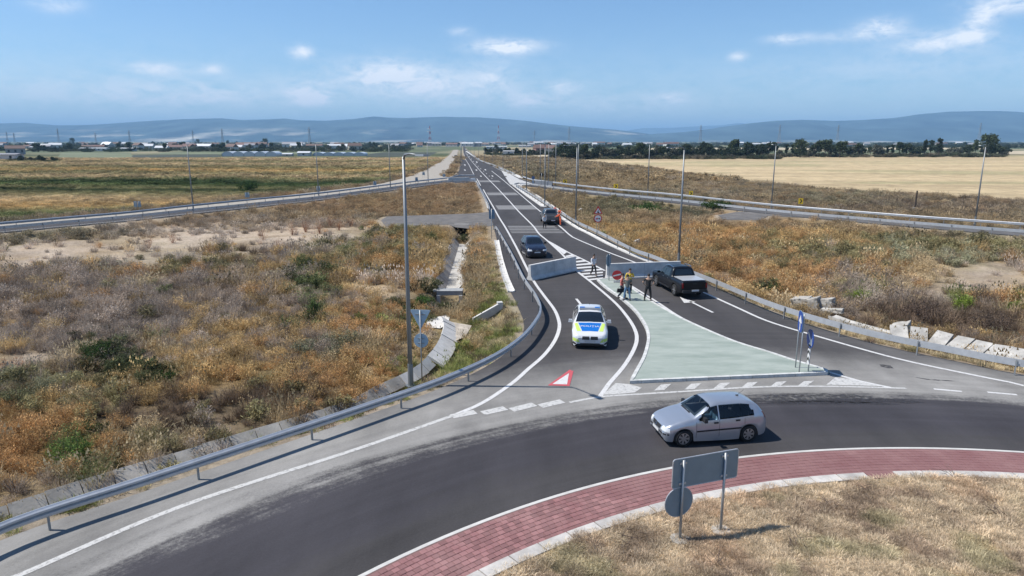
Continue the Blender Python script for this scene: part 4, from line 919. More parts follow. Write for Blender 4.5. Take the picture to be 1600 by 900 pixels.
# wing wall
pts = px([(738, 506), (746, 492), (772, 480)], -.95); s = empty('wing_wall', pts[0]); tag(s, 'pale concrete wing wall with a stepped end in the grass slope left of the approach lane', 'wall')
o0 = pts[0]
mb = MB()
a = pts[0]; b = G(778, 491, -.6)
tt = (b - a); tt.z = 0; tn = Vector((tt.y, -tt.x, 0)).normalized() * .16
za, zb_ = -.55, AT(778, 474, b.y).z
vs = [a + Vector((0, 0, -.4)), b + Vector((0, 0, -.6)), Vector((b.x, b.y, zb_)), Vector((a.x, a.y, za))]; vs2 = [v + tn for v in vs]
mb.add([v - o0 for v in vs + vs2], [(0, 1, 2, 3), (7, 6, 5, 4), (0, 4, 5, 1), (1, 5, 6, 2), (2, 6, 7, 3), (3, 7, 4, 0)]); mb.build('sloping_wall', CONCW, s)
mb = MB(); mb.box(Vector((b.x, b.y, zb_ - .60)) - o0 + Vector((.12, .1, 0)), (.34, .40, 1.35), rz=.2); mb.build('end_block', CONCW, s)
sheet('concrete_apron', px([(668, 505), (697, 497), (703, 500), (700, 512), (688, 519), (665, 517)], -.9), -.66, CONCW)
sheet('ditch_outlet', px([(704, 507), (737, 513), (728, 530), (706, 540), (697, 528), (699, 512)], -.9), -.72, mat('silt', (.50, .44, .36), .95, var=.3, scale=2, bump=.5))
# pale slabs and blocks behind the right guardrail
top = crom([G(u, v, -.15) for u, v in ((1392, 522), (1440, 527), (1475, 535), (1507, 543), (1540, 551), (1575, 558), (1640, 570))], .5); S = arclen(top)[-1]; n = 8
SLABR = mat('dirty_pale_slab', (.50, .48, .44), .9, var=.35, scale=1.4, bump=.4, bscale=10, objvar=.12)
rs = empty('embankment_channel'); rs['kind'] = 'structure'
for i in range(n):
    s0 = i * S / n + .03; s1 = (i + 1) * S / n - .03; a0, t = along(top, s0); a1, _ = along(top, s1); o = Vector((-t.y, t.x, 0))
    B0 = a0 - o * .15; B1 = a1 - o * .15; A0 = a0 + o * 1.0; A1 = a1 + o * 1.0
    for q, z in ((A0, .16), (A1, .16), (B0, -.32), (B1, -.32)): q.z = z + random.uniform(-.03, .03)
    mb = MB(); slab(mb, A0, A1, B1, B0, .16); mb.build('concrete_slab', SLABR, rs)
STONE = mat('broken_concrete', (.46, .43, .38), .9, var=.35, scale=3, bump=.5, bscale=9, objvar=.1)
def rock(name, label, p, d, seed, rz, m=STONE, group='broken concrete blocks behind the right guardrail', cat='block'):
    rs_ = random.Random(seed); bm = bmesh.new(); bmesh.ops.create_cube(bm, size=1); bmesh.ops.subdivide_edges(bm, edges=bm.edges, cuts=3, use_grid_fill=True)
    for v in bm.verts:
        v.co = Vector((v.co.x * d[0], v.co.y * d[1], v.co.z * d[2])) * (1 + rs_.uniform(-.07, .07)) + Vector((0, 0, v.co.x * .25 * d[2]))
    bmesh.ops.bevel(bm, geom=[e for e in bm.edges if e.is_manifold and e.calc_face_angle(0) > .7], offset=.03 * d[0], segments=1, affect='EDGES')
    me = bpy.data.meshes.new(name); bm.to_mesh(me); bm.free(); me.materials.append(m); o = bpy.data.objects.new(name, me); COL.objects.link(o); o.location = p; o.rotation_euler = (rs_.uniform(-.2, .2), rs_.uniform(-.25, .1), rz)
    return tag(o, label, cat, group)
BK = [(1252, 474, 1.2, .9, .55, 'flat pale concrete block, leftmost of the broken pieces behind the right guardrail'), (1270, 478, .8, .8, .8, 'pale leaning concrete block in the middle of the broken pieces behind the right guardrail'), (1290, 479, .95, .8, .8, 'upright bright concrete block, largest of the broken pieces behind the right guardrail'),
      (1300, 489, 1.3, .5, .3, 'low pale concrete strip below the upright block behind the right guardrail'), (1407, 519, .9, .8, .75, 'boulder-like grey and white block at the left end of the slab row')]
for i, (u, v, a, b, c, lb) in enumerate(BK):
    g = G(u, v, -.4); rock('concrete_block', lb, (g.x, g.y, -.25), (a, b, c), i, -.7)
strip = crom([G(u, v, -.2) for u, v in ((1300, 493), (1330, 504), (1360, 512), (1392, 520))], .5)
gutter(strip, .55, .12, seg=1.2, z=-.28, mt=SLABR)
for (u, v, lb) in ((906, 333, 'small white marker block in the grass beside the lamp left of the warning triangle'), (974, 376, 'pale pinkish stone in dry grass right of the warning triangle'), (995, 384, 'small whitish stone behind the right guardrail near the barrier')):
    g = G(u, v, -.8); rock('stone', lb, (g.x, g.y, -.5), (.6, .5, .7), u, .3, group='small pale stones in the right grass', cat='stone')
# light poles at the road edge far left
# ------------------------------------------------------------------ vehicles
def carpaint(name, col, rough=.28, metal=.5): return mat(name, col, rough, metal=metal, coat=.8)
GL = mat('car_glass', (.010, .014, .018), .06, spec=.9); TYRE = mat('tyre_rubber', (.018, .018, .018), .85); RIM = mat('wheel_rim', (.55, .56, .58), .3, metal=.8); RIMD = mat('dark_rim', (.12, .12, .13), .35, metal=.7)
PLA = mat('black_plastic', (.020, .020, .022), .55); LGT = mat('headlight_glass', (.75, .78, .8), .08, spec=.9); TAIL = mat('tail_light_red', (.35, .012, .012), .15); CHR = mat('chrome', (.75, .76, .78), .12, metal=1)
def interp(K, x):
    xs = [k[0] for k in K]; x = min(max(x, xs[0]), xs[-1])
    i = max(j for j in range(len(xs)) if xs[j] <= x + 1e-9); i = min(i, len(xs) - 2)
    h = xs[i + 1] - xs[i]; t = (x - xs[i]) / h; s = lambda j: 0 if j <= 0 or j >= len(K) - 1 else ((K[j + 1][1] - K[j][1]) / (K[j + 1][0] - K[j][0]) * .5 + (K[j][1] - K[j - 1][1]) / (K[j][0] - K[j - 1][0]) * .5) * (0 if (K[j + 1][1] - K[j][1]) * (K[j][1] - K[j - 1][1]) <= 0 else 1)
    m0, m1 = s(i) * h, s(i + 1) * h; a, b = K[i][1], K[i + 1][1]
    return (2 * t ** 3 - 3 * t * t + 1) * a + (t ** 3 - 2 * t * t + t) * m0 + (-2 * t ** 3 + 3 * t * t) * b + (t ** 3 - t * t) * m1
class Car:
    """x runs from the nose (0) to the tail; y to the sides; the root sits under the middle"""
    def __init__(s, label, cat, spec, paint, loc, heading, name='parked_car', group=None):
        s.sp = spec; s.L = spec['L']; s.root = empty(name, loc); s.root.rotation_euler = (0, 0, heading); tag(s.root, label, cat, group); s.paint = paint; s.body()
    def sec(s, x):
        sp = s.sp; top = interp(sp['top'], x); belt = min(interp(sp['belt'], x), top - .015); wm = interp(sp['plan'], x) * sp['W'] / 2; bot = interp(sp['bot'], x)
        roofw = interp(sp['roofw'], x); zb = bot
        for wx in sp['wheels']:
            r = sp['wr'] + .065; d = abs(x - wx)
            if d < r: zb = max(zb, sp['wr'] + math.sqrt(r * r - d * d) * 1.0)
        zb = min(zb, belt - .06); cab = max(0.0, top - belt)
        zm = max(zb + .02, belt * .66 + bot * .34)
        ed = belt + cab * .80
        pts = [(wm * .965, zb), (wm * .995, zb + (zm - zb) * .5), (wm, zm), (wm * .985, zm + (belt - zm) * .6), (wm * .955 if cab > .1 else wm * .93, belt)]
        wr_ = wm * roofw if cab > .1 else wm * .86
        a = pts[-1]
        pts += [(a[0] + (wr_ - a[0]) * .5, belt + cab * .42), (wr_ * 1.0, ed), (wr_ * .90, belt + cab * .945), (wr_ * .62, top - cab * .012), (wr_ * .3, top), (0, top + (.012 if cab > .1 else .01))]
        return pts
    def body(s):
        sp = s.sp; L_ = s.L; xs = [0, .02, .05, .1]; x = .15
        while x < L_ - .12: xs.append(x); x += .045
        xs += [L_ - .1, L_ - .05, L_ - .02, L_]
        mb = MB(); V = []; n = 11
        for x in xs:
            P = s.sec(x); ring_ = [(x - L_ / 2, y, z) for y, z in P] + [(x - L_ / 2, -y, z) for y, z in P[:-1][::-1]]; V += ring_
        m = 2 * n - 1; fs = []
        for i in range(len(xs) - 1):
            for j in range(m - 1): fs.append((i * m + j, i * m + j + 1, (i + 1) * m + j + 1, (i + 1) * m + j))
        fs.append(tuple(range(m))); fs.append(tuple((len(xs) - 1) * m + j for j in range(m))[::-1])
        mb.add(V, fs); s.bodyo = mb.build('body', s.paint, s.root, smooth=True)
        me = s.bodyo.data; me.polygons[len(me.polygons) - 1].use_smooth = False; me.polygons[len(me.polygons) - 2].use_smooth = False
        s.bvh = BVHTree.FromPolygons([v.co[:] for v in me.vertices], [tuple(p.vertices) for p in me.polygons])
        # underbody and wheels
        W2 = sp['W'] / 2; mb = MB(); bz = min(k[1] for k in sp['bot']); fw, rwh = sp['wheels']
        mb.box((0, 0, bz + .10), (L_ * .93, W2 * 1.5, .26)); mb.box(((fw + rwh) / 2 - L_ / 2, 0, bz + .12), (rwh - fw - 2 * sp['wr'] - .16, W2 * 1.9, .2))
        for wx in sp['wheels']: mb.box((wx - L_ / 2, 0, sp['wr'] + .10), (sp['wr'] * 2.25, W2 * 1.86, sp['wr'] * 1.2))
        mb.build('underbody', PLA, s.root)
        r = sp['wr']; wt = .2; 
        for wx in sp['wheels']:
            for sd in (-1, 1):
                mb = MB(); y1 = sd * (W2 * 1.0 - .005); y0 = sd * (W2 - wt); k = 28
                rp = [(y0, r * .6), (y0, r * .93), (y0 + sd * .03, r), (y1 - sd * .03, r), (y1, r * .93), (y1, r * .70)]
                vs = [(r_ * math.cos(2 * math.pi * j / k), y, r_ * math.sin(2 * math.pi * j / k)) for (y, r_) in rp for j in range(k)]
                fs = [(i * k + j, i * k + (j + 1) % k, (i + 1) * k + (j + 1) % k, (i + 1) * k + j) for i in range(len(rp) - 1) for j in range(k)]
                mb.add(vs, fs); w = mb.build('wheel', TYRE, s.root, smooth=True); w.location = (wx - L_ / 2, 0, r + .004)
                mb = MB(); yr = y1 - sd * .025; mb.add([(r * .70 * math.cos(2 * math.pi * j / k), yr - sd * .03, r * .70 * math.sin(2 * math.pi * j / k)) for j in range(k)], [tuple(range(k))]); mb.build('brake_disc', PLA, w)
                mb = MB(); ns = sp.get('spokes', 5)
                for q in range(ns):
                    a = 2 * math.pi * q / ns; da = .20 if ns < 8 else .13
                    P = [(.10 * r, a - .9), (.68 * r, a - da), (.68 * r, a + da), (.10 * r, a + .9)]
                    mb.add([(rr_ * math.cos(t), yr, rr_ * math.sin(t)) for rr_, t in P] + [(rr_ * math.cos(t), yr + sd * .012, rr_ * math.sin(t)) for rr_, t in P], [(0, 1, 2, 3), (7, 6, 5, 4), (0, 4, 5, 1), (1, 5, 6, 2), (2, 6, 7, 3), (3, 7, 4, 0)])
                for ra, rb in ((.62, .71), (0.0, .17)):
                    vs = [(rr_ * r * math.cos(2 * math.pi * j / k), yr + sd * .010, rr_ * r * math.sin(2 * math.pi * j / k)) for rr_ in (ra + .001, rb) for j in range(k)]
                    mb.add(vs, [(j, (j + 1) % k, k + (j + 1) % k, k + j) for j in range(k)])
                mb.build('rim', sp.get('rim', RIM), w)
    def ray(s, p, d, off):
        d = Vector(d).normalized(); o = Vector(p) - d * 3
        h = s.bvh.ray_cast(o, d)
        if h[0] is None: return None
        nr = h[1] if h[1].dot(d) < 0 else -h[1]
        return h[0] + nr * off
    def decal(s, name, q, d, m, off=.006, n=8, k=8, parent=None):
        """q: four corners (x, y, z) with x measured from the nose, thrown onto the body along d"""
        q = [Vector((p[0] - s.L / 2, p[1], p[2])) for p in q]; vs = []
        for i in range(n + 1):
            for j in range(k + 1):
                u, v = i / n, j / k; p = (q[0] * (1 - u) + q[1] * u) * (1 - v) + (q[3] * (1 - u) + q[2] * u) * v
                h = s.ray(p, d, off); vs.append(h)
        fs = []
        for i in range(n):
            for j in range(k):
                f = (i * (k + 1) + j, (i + 1) * (k + 1) + j, (i + 1) * (k + 1) + j + 1, i * (k + 1) + j + 1)
                if all(vs[t] is not None for t in f): fs.append(f)
        vs = [v if v is not None else Vector((0, 0, .5)) for v in vs]
        if not fs: return None
        mb = MB(); mb.add(vs, fs); me = mb.mesh(name, m, True); bm = bmesh.new(); bm.from_mesh(me); bmesh.ops.delete(bm, geom=[v for v in bm.verts if not v.link_faces], context='VERTS')
        # give it thickness
        for f in bm.faces: f.normal_update()
        av = sum((f.normal for f in bm.faces), Vector())
        if av.dot(Vector(d)) > 0: bmesh.ops.reverse_faces(bm, faces=bm.faces)
        bm.to_mesh(me); bm.free(); o = bpy.data.objects.new(name, me); COL.objects.link(o); o.parent = parent or s.root; return o
    def mirror(s, name, q, d, m, **kw):
        a = s.decal(name, q, d, m, **kw); b = s.decal(name, [(x, -y, z) for x, y, z in q], (d[0], -d[1], d[2]), m, **kw); return a, b
    def part(s, name, mb, m, parent=None, smooth=False):
        mb.v = [(v[0] - s.L / 2, v[1], v[2]) for v in mb.v]; return mb.build(name, m, parent or s.root, smooth=smooth)
    def mirrors(s, x, z, m):
        for sd in (-1, 1):
            mb = MB(); y = sd * (s.sp['W'] / 2 + .10); mb.box((x, y, z), (.12, .22, .15), top=.8); mb.box((x - .01, y - sd * .13, z - .03), (.05, .12, .04)); s.part('wing_mirror', mb, m)
def text_mesh(body, size, m, name):
    c = bpy.data.curves.new('t', 'FONT'); c.body = body; c.size = size; c.align_x = 'CENTER'; c.align_y = 'CENTER'
    o = bpy.data.objects.new('t', c); me = bpy.data.meshes.new_from_object(o); bpy.data.objects.remove(o); me.materials.clear(); me.materials.append(m); me.name = name; return me

# --- silver hatchback driving on the roundabout
spec = dict(L=3.90, W=1.65, wr=.30, wheels=(.72, 3.17), spokes=7,
    top=[(0, .52), (.03, .62), (.12, .71), (.45, .85), (.90, .965), (1.08, 1.00), (1.30, 1.13), (1.60, 1.33), (1.85, 1.435), (2.3, 1.47), (2.9, 1.455), (3.35, 1.40), (3.55, 1.30), (3.72, 1.10), (3.84, .93), (3.88, .86), (3.9, .80)],
    belt=[(0, .50), (.12, .66), (.5, .80), (1.0, .90), (1.6, .915), (2.6, .945), (3.3, .99), (3.7, .96), (3.9, .76)],
    plan=[(0, .70), (.05, .80), (.18, .90), (.5, .975), (1.2, 1.0), (2.9, 1.0), (3.5, .97), (3.75, .92), (3.86, .86), (3.9, .80)],
    bot=[(0, .34), (.06, .24), (.25, .20), (3.6, .22), (3.82, .28), (3.9, .36)], roofw=[(0, .82), (1.3, .86), (1.9, .73), (3.3, .72), (3.6, .80), (3.9, .85)])
SILV = carpaint('silver_blue_paint', (.50, .54, .60), .30, .6)
f_, r_ = G(1067, 699), G(1170, 691); hd = math.atan2((r_ - f_).y, (r_ - f_).x)
mid = f_.lerp(r_, .5); nrm_ = Vector((-math.sin(hd), math.cos(hd), 0)); ctr = mid + nrm_ * .80 + Vector((math.cos(hd), math.sin(hd), 0)) * (1.95 - (0.72 + 3.17) / 2)
c = Car('silver-blue five-door hatchback driving round the roundabout past the island', 'car', spec, SILV, (ctr.x, ctr.y, .008), hd, 'moving_car')
# its left-hand side (the one seen) is local -Y
c.root.scale = (.975, .985, .985)
GLT = bpy.data.materials.new('tinted_glass'); GLT.use_nodes = True; t_ = GLT.node_tree; t_.nodes.clear(); o_ = t_.nodes.new('ShaderNodeOutputMaterial'); g_ = t_.nodes.new('ShaderNodeBsdfGlossy'); g_.inputs['Roughness'].default_value = .03; tr_ = t_.nodes.new('ShaderNodeBsdfTransparent'); tr_.inputs[0].default_value = (.32, .37, .38, 1); fr_ = t_.nodes.new('ShaderNodeFresnel'); fr_.inputs[0].default_value = 1.65; mx_ = t_.nodes.new('ShaderNodeMixShader'); t_.links.new(fr_.outputs[0], mx_.inputs[0]); t_.links.new(tr_.outputs[0], mx_.inputs[1]); t_.links.new(g_.outputs[0], mx_.inputs[2]); t_.links.new(mx_.outputs[0], o_.inputs[0])
wins = [[(1.22, -1, .955), (1.98, -1, .955), (1.98, -1, 1.375), (1.70, -1, 1.33)], [(2.04, -1, .96), (2.86, -1, .985), (2.84, -1, 1.385), (2.04, -1, 1.38)], [(2.875, -1, .99), (3.36, -1, 1.04), (3.14, -1, 1.355), (2.855, -1, 1.385)]]
for q in wins: c.mirror('side_window', q, (0, 1, 0), GLT, n=8, k=8)
c.decal('windscreen', [(1.16, -.60, 1.04), (1.16, .60, 1.04), (1.74, .50, 1.40), (1.74, -.50, 1.40)], (.25, 0, -1), GLT, n=10, k=10, off=.008)
HOLES = wins
c.decal('rear_window', [(3.9, -.50, 1.02), (3.9, .50, 1.02), (3.9, .46, 1.32), (3.9, -.46, 1.32)], (-1, 0, 0), GL)
for sd in (-1, 1): 
    c.decal('headlight', [(0, sd * .40, .57), (0, sd * .76, .56), (0, sd * .74, .70), (0, sd * .44, .72)], (1, 0, -.18), LGT, n=6, k=6, off=.008)
    c.decal('tail_light', [(3.9, sd * .58, .84), (3.9, sd * .72, .84), (3.9, sd * .68, 1.08), (3.9, sd * .60, 1.06)], (-1, 0, 0), TAIL, n=5, k=6)
    c.decal('bumper_strip', [(0, sd * .30, .44), (0, sd * .80, .43), (0, sd * .80, .48), (0, sd * .30, .49)], (1, 0, 0), PLA, n=8, k=2)
    c.decal('door_moulding', [(1.18, sd, .52), (3.0, sd, .55), (3.0, sd, .605), (1.18, sd, .575)], (0, -sd, 0), PLA, n=14, k=1, off=.014)
    for x, z in ((1.98, .82), (2.80, .86)):
        c.decal('door_handle', [(x - .17, sd, z - .03), (x, sd, z - .025), (x, sd, z + .03), (x - .17, sd, z + .025)], (0, -sd, 0), PLA, n=2, k=1, off=.02)
    for x0 in (1.16, 2.02, 2.98):     # shut lines of the doors
        top_ = .93 if x0 > 1.5 else .88
        c.decal('door_gap', [(x0, sd, .30), (x0 + .012, sd, .30), (x0 + .012, sd, top_), (x0, sd, top_)], (0, -sd, 0), PLA, n=1, k=8, off=.003)
gr = c.decal('grille', [(0, -.30, .54), (0, .30, .54), (0, .36, .67), (0, -.36, .67)], (1, 0, -.1), PLA, n=6, k=4, off=.008)
mb = MB(); mb.tube([(-.012, .055 * math.cos(a * .6283), .60 + .055 * math.sin(a * .6283)) for a in range(11)], .008, 5, caps=False); c.part('emblem_ring', mb, CHR)
c.decal('lower_grille', [(0, -.46, .30), (0, .46, .30), (0, .46, .38), (0, -.46, .38)], (1, 0, 0), PLA, n=8, k=2)
c.decal('number_plate', [(0, -.26, .40), (0, .26, .40), (0, .26, .51), (0, -.26, .51)], (1, 0, 0), WHT, n=6, k=2, off=.02)
c.decal('rear_plate', [(3.9, -.26, .62), (3.9, .26, .62), (3.9, .26, .73), (3.9, -.26, .73)], (-1, 0, 0), WHT, n=4, k=2, off=.01)
c.mirrors(1.42, 1.0, PLA)
def pip(x, z, q):
    r = False
    for i in range(4):
        (ax, _, az_), (bx, _, bz) = q[i], q[(i + 1) % 4]
        if (az_ > z) != (bz > z) and x < (bx - ax) * (z - az_) / (bz - az_) + ax: r = not r
    return r
me = c.bodyo.data; bm = bmesh.new(); bm.from_mesh(me)      # open the shell behind the panes
dele = []
for f in bm.faces:
    p = f.calc_center_median(); x = p.x + c.L / 2
    if abs(p.y) > .45 and any(pip(x, p.z, q) for q in HOLES): dele.append(f)
    elif 1.24 < x < 1.72 and abs(p.y) < .50 and p.z > .98 and f.normal.z > .3: dele.append(f)
bmesh.ops.delete(bm, geom=dele, context='FACES'); bm.to_mesh(me); bm.free()
SEATM = mat('seat_fabric', (.045, .045, .05), .9)
mb = MB(); mb.box((1.20, 0, .84), (.42, 1.26, .16)); c.part('dashboard', mb, SEATM)
for y in (-.36, .36): mb = MB(); mb.box((2.18, y, .62), (.5, .48, .14)); mb.box((2.42, y, .90), (.12, .46, .56)); mb.box((2.44, y, 1.25), (.09, .24, .16)); c.part('seat', mb, SEATM)
mb = MB(); mb.box((3.0, 0, .60), (.5, 1.2, .14)); mb.box((3.26, 0, .86), (.12, 1.2, .5)); c.part('rear_bench', mb, SEATM)
mb = MB(); mb.tube([(1.52, -.36 + .18 * math.cos(a * .5236), .92 + .18 * math.sin(a * .5236)) for a in range(13)], .014, 6, caps=False); c.part('steering_wheel', mb, PLA)
POLO = (c.root.location.copy(), hd)
mb = MB(); mb.tube([(3.05, 0, 1.46), (3.30, 0, 1.66)], .006, 5); mb.box((3.05, 0, 1.465), (.09, .05, .03)); c.part('aerial', mb, PLA)
mb = MB(); mb.box((1.13, .1, 1.035), (.05, .7, .02), rz=.0); c.part('wiper', mb, PLA)

# --- police estate facing the camera
spec = dict(L=4.70, W=1.83, wr=.335, wheels=(.82, 3.67), rim=RIMD,
    top=[(0, .60), (.04, .68), (.15, .76), (.5, .86), (1.0, .95), (1.35, 1.00), (1.55, 1.06), (1.9, 1.26), (2.25, 1.40), (2.7, 1.455), (3.5, 1.445), (4.1, 1.38), (4.35, 1.25), (4.55, 1.06), (4.65, .95), (4.7, .86)],
    belt=[(0, .56), (.2, .73), (.7, .82), (1.4, .92), (2.5, .93), (3.8, .965), (4.4, .96), (4.7, .80)],
    plan=[(0, .74), (.06, .84), (.2, .93), (.5, .985), (1.2, 1.0), (3.8, 1.0), (4.4, .96), (4.62, .90), (4.7, .82)],
    bot=[(0, .30), (.06, .20), (.3, .17), (4.4, .19), (4.62, .26), (4.7, .34)], roofw=[(0, .82), (1.6, .84), (2.3, .70), (3.9, .69), (4.3, .76), (4.7, .84)])
WP = carpaint('white_police_paint', (.78, .79, .80), .3, 0.0)
PB = mat('police_blue', (.005, .16, .58), .35); FY = mat('fluorescent_yellow', (.62, .80, .16), .5)
hd = math.atan2(4.6, .45); fr = G(921.5, 547); fwd = Vector((math.cos(hd), math.sin(hd), 0)); ctr = fr + fwd * 2.40
c = Car('white, blue and yellow police car facing the camera in the left lane', 'police car', spec, WP, (ctr.x, ctr.y, .006), hd, 'police_car')
c.decal('windscreen', [(1.50, -.74, 1.1), (1.50, .74, 1.1), (2.26, .58, 1.4), (2.26, -.58, 1.4)], (.3, 0, -1), GL, n=10, k=10, off=.008)
c.decal('rear_window', [(4.7, -.55, 1.0), (4.7, .55, 1.0), (4.7, .5, 1.3), (4.7, -.5, 1.3)], (-1, 0, 0), GL)
for q in ([(1.75, -1, .96), (2.55, -1, .965), (2.55, -1, 1.37), (2.22, -1, 1.33)], [(2.62, -1, .97), (3.45, -1, .985), (3.45, -1, 1.36), (2.62, -1, 1.38)], [(3.52, -1, .99), (4.15, -1, 1.0), (3.95, -1, 1.30), (3.52, -1, 1.36)]): c.mirror('side_window', q, (0, 1, 0), GL)
hood = c.decal('blue_bonnet_panel', [(.42, -.40, 1), (.42, .40, 1), (1.42, .60, 1), (1.42, -.60, 1)], (0, 0, -1), PB, n=12, k=12, off=.006)
for sd in (-1, 1):
    c.decal('yellow_bonnet_stripe', [(.42, sd * .45, 1), (.42, sd * .66, 1), (1.35, sd * .80, 1), (1.42, sd * .65, 1)], (0, 0, -1), FY, n=8, k=8, off=.005)
    c.decal('headlight', [(0, sd * .50, .60), (0, sd * .84, .60), (0, sd * .84, .70), (0, sd * .50, .705)], (1, 0, -.12), LGT, n=8, k=4, off=.008)
    c.decal('kidney_grille', [(0, sd * .03, .52), (0, sd * .40, .52), (0, sd * .38, .68), (0, sd * .03, .68)], (1, 0, -.1), PLA, n=6, k=4, off=.012)
    c.decal('yellow_bumper_panel', [(0, sd * .50, .38), (0, sd * .86, .42), (0, sd * .86, .58), (0, sd * .62, .56)], (1, 0, 0), FY, n=6, k=5, off=.007)
    c.decal('side_air_intake', [(0, sd * .62, .24), (0, sd * .86, .27), (0, sd * .84, .40), (0, sd * .72, .33)], (1, 0, 0), PLA, n=5, k=4, off=.009)
    for i in range(8):
        x0 = 1.1 + i * .38; c.decal('side_square', [(x0, sd, .45 if i % 2 else .62), (x0 + .36, sd, .45 if i % 2 else .62), (x0 + .36, sd, .62 if i % 2 else .79), (x0, sd, .62 if i % 2 else .79)], (0, -sd, 0), PB if i % 2 else FY, n=3, k=2, off=.006)
    c.decal('tail_light', [(4.7, sd * .5, .80), (4.7, sd * .86, .80), (4.7, sd * .84, .93), (4.7, sd * .5, .92)], (-1, 0, 0), TAIL, n=5, k=3)
c.decal('lower_grille', [(0, -.56, .24), (0, .56, .24), (0, .48, .34), (0, -.48, .34)], (1, 0, 0), PLA, n=8, k=3, off=.009)
c.decal('number_plate', [(0, -.27, .385), (0, .27, .385), (0, .27, .49), (0, -.27, .49)], (1, 0, 0), mat('plate_grey', (.55, .55, .56), .5), n=6, k=2, off=.02)
c.mirrors(1.80, 1.02, WP)
me = text_mesh('POLIȚIA', .27, WHT, 'bonnet_lettering')
for v in me.vertices:     # laid on the bonnet, read from in front
    x, y = v.co.x, v.co.y; h = c.ray((.98 - y - c.L / 2, -x, 1.0), (0, 0, -1), .010)
    # front of the car is -X: reader stands at -X, letters run towards the reader's right
    h = c.ray((.98 + y - c.L / 2, -x, 1.0), (0, 0, -1), .010); v.co = h if h else Vector((0, 0, .9))
o = bpy.data.objects.new('bonnet_lettering', me); COL.objects.link(o); o.parent = c.root
mb = MB(); mb.box((2.62, 0, 1.51), (.26, 1.12, .09), top=.9); lb_ = c.part('light_bar', mb, mat('grey_light_bar', (.45, .47, .50), .3))
for sd in (-1, 1): mb = MB(); mb.box((2.62, sd * .40, 1.53), (.22, .26, .085)); c.part('blue_beacon', mb, PB, lb_)
mb = MB(); mb.box((3.9, 0, 1.44), (.10, .05, .07)); c.part('aerial', mb, PLA)

# --- dark compact car behind the left barrier
spec = dict(L=4.30, W=1.80, wr=.33, wheels=(.85, 3.48),
    top=[(0, .62), (.04, .70), (.15, .79), (.5, .91), (1.0, 1.0), (1.25, 1.04), (1.5, 1.17), (1.85, 1.39), (2.15, 1.50), (2.6, 1.53), (3.3, 1.51), (3.8, 1.42), (4.05, 1.22), (4.2, 1.02), (4.3, .88)],
    belt=[(0, .56), (.2, .76), (.7, .87), (1.4, .96), (2.5, .98), (3.6, 1.02), (4.1, 1.0), (4.3, .82)],
    plan=[(0, .74), (.06, .84), (.2, .93), (.5, .985), (1.2, 1.0), (3.5, 1.0), (4.0, .95), (4.22, .90), (4.3, .82)],
    bot=[(0, .32), (.06, .22), (.3, .19), (4.0, .21), (4.22, .28), (4.3, .36)], roofw=[(0, .82), (1.5, .84), (2.1, .72), (3.6, .71), (3.9, .78), (4.3, .84)])
NAVY = mat('dark_navy_paint', (.012, .016, .034), .25, spec=.5, coat=.5)
hd = math.atan2(1, -.16); fr = G(840, 404.5); fwd = Vector((math.cos(hd), math.sin(hd), 0)); ctr = fr + fwd * 2.2
c = Car('dark navy car with sunlit roof facing the camera behind the left concrete barrier', 'car', spec, NAVY, (ctr.x, ctr.y, .006), hd)
c.root.scale = (1.0, 1.03, 1.10)
c.decal('windscreen', [(1.34, -.68, 1.1), (1.34, .68, 1.1), (2.02, .54, 1.4), (2.02, -.54, 1.4)], (.3, 0, -1), GL, off=.008)
c.decal('rear_window', [(4.3, -.55, 1.05), (4.3, .55, 1.05), (4.3, .5, 1.35), (4.3, -.5, 1.35)], (-1, 0, 0), GL)
for q in ([(1.5, -1, 1.0), (2.3, -1, 1.01), (2.3, -1, 1.43), (1.95, -1, 1.38)], [(2.36, -1, 1.01), (3.15, -1, 1.03), (3.15, -1, 1.42), (2.36, -1, 1.44)], [(3.21, -1, 1.04), (3.75, -1, 1.06), (3.6, -1, 1.34), (3.21, -1, 1.41)]): c.mirror('side_window', q, (0, 1, 0), GL)
for sd in (-1, 1):
    c.decal('headlight', [(0, sd * .46, .62), (0, sd * .84, .64), (0, sd * .82, .78), (0, sd * .50, .74)], (1, 0, -.15), LGT, n=6, k=5, off=.008)
    c.decal('tail_light', [(4.3, sd * .5, .85), (4.3, sd * .84, .85), (4.3, sd * .82, 1.0), (4.3, sd * .5, 1.0)], (-1, 0, 0), TAIL, n=5, k=3)
    mb = MB(); mb.tube([(2.1, sd * .60, 1.53), (3.6, sd * .60, 1.50)], .018, 5); c.part('roof_rail', mb, CHR)
c.decal('grille', [(0, -.44, .60), (0, .44, .60), (0, .44, .68), (0, -.44, .68)], (1, 0, -.1), PLA, off=.01)
mb = MB(); mb.tube([(-.014, .07 * math.cos(a * .6283), .66 + .07 * math.sin(a * .6283)) for a in range(11)], .012, 5, caps=False); c.part('emblem_ring', mb, CHR)
c.decal('lower_grille', [(0, -.6, .28), (0, .6, .28), (0, .6, .40), (0, -.6, .40)], (1, 0, 0), PLA, off=.009)
c.decal('number_plate', [(0, -.26, .47), (0, .26, .47), (0, .26, .57), (0, -.26, .57)], (1, 0, 0), WHT, n=6, k=2, off=.02)
c.mirrors(1.62, 1.08, PLA)

